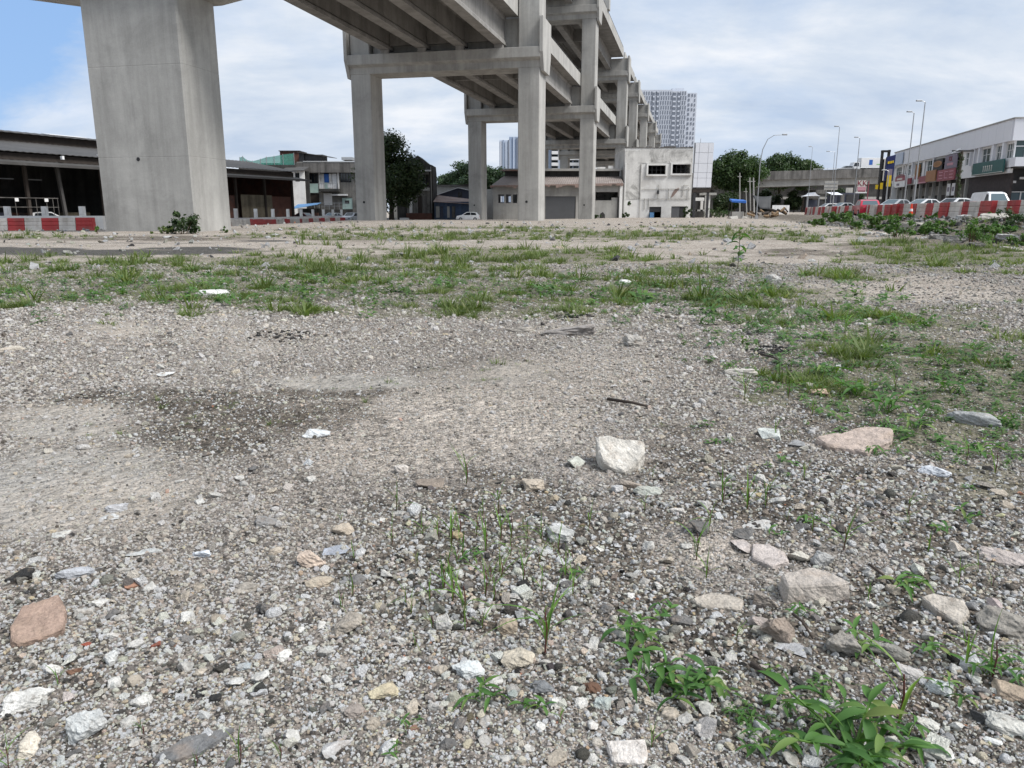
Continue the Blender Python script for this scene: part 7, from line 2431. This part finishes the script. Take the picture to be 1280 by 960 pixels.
def sprout(px, py, hpx, label, nb=4, spread=.35, red=True):
    nb = nb + 2
    p = ground_at(px, py); k = mpp(p); H = hpx * k * 1.12
    root = thing('grass_sprout', label, 'grass sprout', tuple(p), 0, 'thin grass sprouts in the gravel')
    m = MB(); m.tube([(0, 0, -.01), (.004, 0, H * .28), (.0, .003, H * .45)], max(.0012, H * .012), 5, max(.0008, H * .008))
    m.build('stem', mt['red_stem' if red else 'sprout'], root)
    for i in range(nb):
        o = link('blade', BLD[PLR.randrange(5) if i else PLR.randrange(2)], None, root)
        L = H * (.95 if i == 0 else PLR.uniform(.4, .8))
        zb = 0 if i == 0 else H * PLR.uniform(.05, .42)
        o.location = (0, 0, zb)
        o.scale = (L * (1 + spread), L * PLR.uniform(.6, 1.05) * (1.25 if H < .06 else .9), L)
        o.rotation_euler = (PLR.gauss(0, .05), PLR.gauss(0, .08) if i == 0 else PLR.uniform(.15, .9), PLR.uniform(0, 6.28))
    return root


SPROUTS = [(490, 680, 44, 'forked grass sprout with a red stem, leftmost of the middle sprout group', 4), (528, 670, 34, 'short bunched sprout between the forked sprout and the tall middle one', 5), (547, 672, 38, 'green-leaved sprout just left of the tall red-stemmed one', 5), (564, 684, 62, 'tall upright sprout with a dark red stem in the middle sprout group', 4),
      (607, 690, 58, 'single slanting grass blade right of the middle sprout group', 2), (426, 651, 18, 'tiny two-bladed sprout on the sand left of the sprout group', 2), (580, 772, 84, 'dark red-stemmed sprout standing in the middle of the gravel', 4), (607, 745, 66, 'brown thin seedling stalk right of the dark red-stemmed sprout', 2),
      (681, 818, 112, 'tallest spreading sprout, behind the rounded cream stone', 6), (716, 745, 44, 'pale spindly sprout right of the tallest spreading one', 4), (540, 787, 36, 'small bright sprout left of the pale square stone', 3), (653, 662, 22, 'very short sprout by the bluish pebble, middle', 2), (690, 690, 26, 'low sprout right of the wedge-shaped grey stone', 3),
      (903, 630, 58, 'red-footed sprout with two spreading blades, right of the tilted slab', 4), (934, 637, 56, 'bright green sprout beside the red-footed sprout', 4), (957, 632, 46, 'thin leaning sprout right of the bright green sprout', 3), (870, 700, 70, 'faint wispy stalk left of the broken row of slabs', 3), (805, 640, 32, 'sprout growing at the greenish grey stone', 4),
      (815, 598, 26, 'little yellow-green sprout right under the tilted slab', 3), (1054, 690, 66, 'upright sprout above the round grey stone', 4), (1198, 730, 44, 'forked sprout above the weathered slab', 3), (1222, 716, 30, 'short single sprout right of the forked one', 2), (1206, 838, 72, 'thick bright blade sprout below the big boulder', 4),
      (1240, 848, 98, 'tall pale curving blade in front of the big boulder', 3), (1123, 905, 136, 'tallest single grass blade, rising from the big broadleaf weed', 3), (814, 935, 46, 'bright blade behind the pinkish white block at the bottom', 3), (300, 955, 62, 'long leaning grass stem at the slate shard', 3), (350, 952, 42, 'small sprout right of the long leaning stem', 3),
      (245, 958, 30, 'short stout blade in front of the slate shard', 2), (10, 962, 62, 'bright blades at the lower left corner', 4), (73, 858, 34, 'pale green sprout below the reddish brown slab', 3), (178, 918, 24, 'little blade above the translucent grey stone', 2), (508, 920, 30, 'small sprout at the bottom middle left', 4), (700, 905, 26, 'sprout by the small upright white stone', 3),
      (1056, 416, 42, 'tall grass clump standing out at the back of the right weeds', 8), (1118, 488, 36, 'upright pale sprout in the right weeds', 5), (930, 500, 44, 'sprout group at the left edge of the right weeds', 6), (985, 498, 36, 'yellowish sprout left of the orange chip', 5), (1015, 520, 30, 'dry short sprout above the pinkish tan slab', 3), (1135, 655, 30, 'small sprout on the right gravel', 3),
      (885, 340, 22, 'bushy grass tuft left of the tall dark weed', 9), (806, 333, 18, 'grass tuft in the middle of the back grass band', 9), (310, 345, 28, 'tall grass tuft in the left grass band', 10), (1000, 352, 16, 'grass tuft right of the pale round stone', 8), (1060, 350, 20, 'leaning grass tuft on the bare pale patch', 8), (1208, 575, 40, 'bright sprout below the rough light grey boulder', 5),
      (1005, 600, 30, 'wispy sprout right of the thin leaning one', 3), (1160, 690, 34, 'pair of thin blades on the right gravel', 2), (772, 790, 26, 'thin sprout at the left of the lower weeds', 3), (655, 700, 30, 'thin stalk by the wedge-shaped grey stone', 2), (920, 800, 34, 'thin sprout between the lower weeds and the cracked stone', 3)]
for px, py, h, lab, nb in SPROUTS: sprout(px, py, h, lab, nb)
for i in range(-22, 34):
    if i < 20: px, py = PLR.gauss(600, 75), PLR.gauss(725, 55)
    elif i < 28: px, py = PLR.gauss(1150, 80), PLR.gauss(680, 70)
    else: px, py = PLR.gauss(950, 60), PLR.gauss(640, 40)
    o = sprout(px, py, PLR.uniform(22, 58), 'wispy thin seedling among the %s sprouts' % ('middle' if i < 20 else 'right-hand gravel' if i < 28 else 'red-footed'), 2)
    o['group'] = 'wispy seedlings among the %s sprouts' % ('middle' if i < 20 else 'right-hand' if i < 28 else 'red-footed')


def weed(px, py, wpx, label, stems=3, lmin=.35, lmax=.7, upright=.5, nleaf=5, group='broad-leaved weeds on the lot', name='broadleaf_weed'):
    """px, py: foot of the plant; wpx: its spread"""
    p = ground_at(px, py); k = mpp(p); W = wpx * k
    root = thing(name, label, 'weed', tuple(p), PLR.uniform(0, 6.28), group)
    for s_i in range(stems):
        a = 6.28 * s_i / stems + PLR.uniform(-.5, .5)
        L = W * PLR.uniform(.22, .4); h = W * upright * PLR.uniform(.3, .7)
        tip = Vector((math.cos(a) * L, math.sin(a) * L, h))
        mid = tip * .5 + Vector((0, 0, h * .18))
        if stems == 1: tip = Vector((0.02 * W, 0, W * upright)); mid = tip * .5
        MB().tube([(0, 0, -.005), tuple(mid), tuple(tip)], max(.0011, W * .011), 5, max(.0007, W * .006)).build('stem', mt['sprout'], root)
        for j in range(nleaf):
            t = 1.0 if j < 2 else PLR.uniform(.4, .95)
            q = (mid * (1 - t) * 2 + tip * (2 * t - 1)) if t > .5 else mid * (t * 2)
            o = link('leaf', LEAFM[PLR.randrange(5)], None, root)
            ll = W * PLR.uniform(lmin, lmax) * .5
            o.location = q
            o.scale = (ll, ll * PLR.uniform(.55, .95), ll)
            o.rotation_euler = (PLR.gauss(0, .25), PLR.gauss(-.10, .3), a + (j - nleaf / 2) * 2.4 + PLR.gauss(0, .3))
    return root


WD = [(1065, 948, 230, 'big broadleaf weed with pointed oval leaves at the bottom right', 10, 7, .24, .46), (960, 938, 84, 'medium weed left of the big broadleaf weed', 6, 6, .3, .55), (930, 900, 46, 'narrow-leaved weed between the two lower weed clumps', 4, 5, .4, .7), (862, 862, 105, 'leafy narrow-leaved weed clump in the lower middle right', 7, 6, .4, .7),
      (795, 800, 80, 'drooping narrow-leaved weed left of the leafy clump', 5, 5, .4, .75), (805, 845, 90, 'spreading weed below the drooping one', 5, 5, .4, .75), (606, 878, 62, 'small star-shaped weed in the lower middle', 3, 5, .6, .9), (664, 888, 48, 'smaller star-shaped weed right of the first', 2, 5, .6, .95),
      (515, 905, 30, 'tiny weed seedling below the yellowish stone', 2, 4, .6, .9), (495, 945, 34, 'tiny weed seedling at the bottom middle left', 2, 4, .6, .9), (1078, 812, 64, 'small weed in front of the grey-brown upright stone', 4, 5, .45, .8), (1135, 735, 62, 'weed growing in the crack left of the weathered slab', 4, 5, .45, .8), (1000, 770, 40, 'little weed on top of the cracked brown stone', 3, 4, .5, .9),
      (1186, 870, 60, 'light weed right of the white marbled stone', 3, 5, .45, .8), (1160, 815, 50, 'small weed below the weathered slab', 3, 5, .45, .8), (1265, 845, 60, 'weed at the right edge under the boulder', 3, 5, .45, .8), (1230, 842, 60, 'weed at the foot of the thick bright blade', 4, 5, .45, .8), (1030, 905, 60, 'low weed behind the big broadleaf weed', 4, 5, .45, .8), (1130, 930, 90, 'outer rosette right of the big broadleaf weed', 4, 5, .45, .7),
      (1110, 515, 66, 'fern-like weed clump above the pinkish tan slab', 6, 5, .4, .7), (1070, 495, 60, 'weed clump left of the fern-like one', 5, 5, .4, .7), (1140, 535, 50, 'weed at the right end of the pinkish tan slab', 4, 5, .4, .7), (1225, 570, 54, 'weed below the rough light grey boulder', 4, 5, .4, .75), (1250, 530, 44, 'weed right of the rough light grey boulder', 4, 5, .4, .75),
      (1190, 490, 50, 'weed clump behind the rough light grey boulder', 4, 5, .4, .75), (1035, 470, 46, 'weed clump behind the orange-pink chip', 4, 5, .4, .75), (1160, 455, 40, 'weed clump at the back of the right patch', 4, 5, .4, .75), (960, 490, 40, 'low weed at the left of the right patch', 4, 5, .4, .75), (1220, 440, 36, 'weed at the far right of the patch', 4, 5, .4, .75),
      (1095, 568, 34, 'sprig in front of the pinkish tan slab', 3, 4, .5, .9), (1010, 655, 34, 'tiny weed on the right gravel above the broken row', 3, 4, .5, .9), (970, 668, 30, 'tiny weed behind the pinkish slab piece', 2, 4, .5, .9), (1210, 650, 40, 'flat weed on the right gravel near the edge', 3, 4, .5, .9), (1175, 665, 34, 'flat weed left of the one near the right edge', 3, 4, .5, .9),
      (590, 700, 34, 'wispy low weed among the middle sprouts', 3, 4, .5, .9), (715, 720, 36, 'grey-green wispy weed right of the middle sprouts', 3, 4, .5, .9), (830, 770, 40, 'young weed above the leafy clump', 3, 4, .5, .9)]
for px, py, w, lab, st_n, nl, a, b in WD: weed(px, py, w, lab, st_n, a, b, .32 if w > 100 else .45, nl)
# tall dark weed
p = ground_at(922, 336); k = mpp(p)
root = thing('tall_weed', 'tall dark leafy weed standing alone at the back right of the lot', 'weed', tuple(p))
Hh = 50 * k
MB().tube([(0, 0, 0), (.01, 0, Hh * .5), (0, .02, Hh)], .008, 5, .004).build('stem', mt['stem'], root)
for i in range(16):
    o = link('leaf', LEAFM[i % 5], None, root); ll = Hh * PLR.uniform(.22, .36)
    o.location = (0, 0, Hh * (.15 + .85 * i / 16)); o.scale = (ll, ll * 1.1, ll)
    o.rotation_euler = (PLR.gauss(0, .2), PLR.gauss(-.2, .3), i * 2.4)
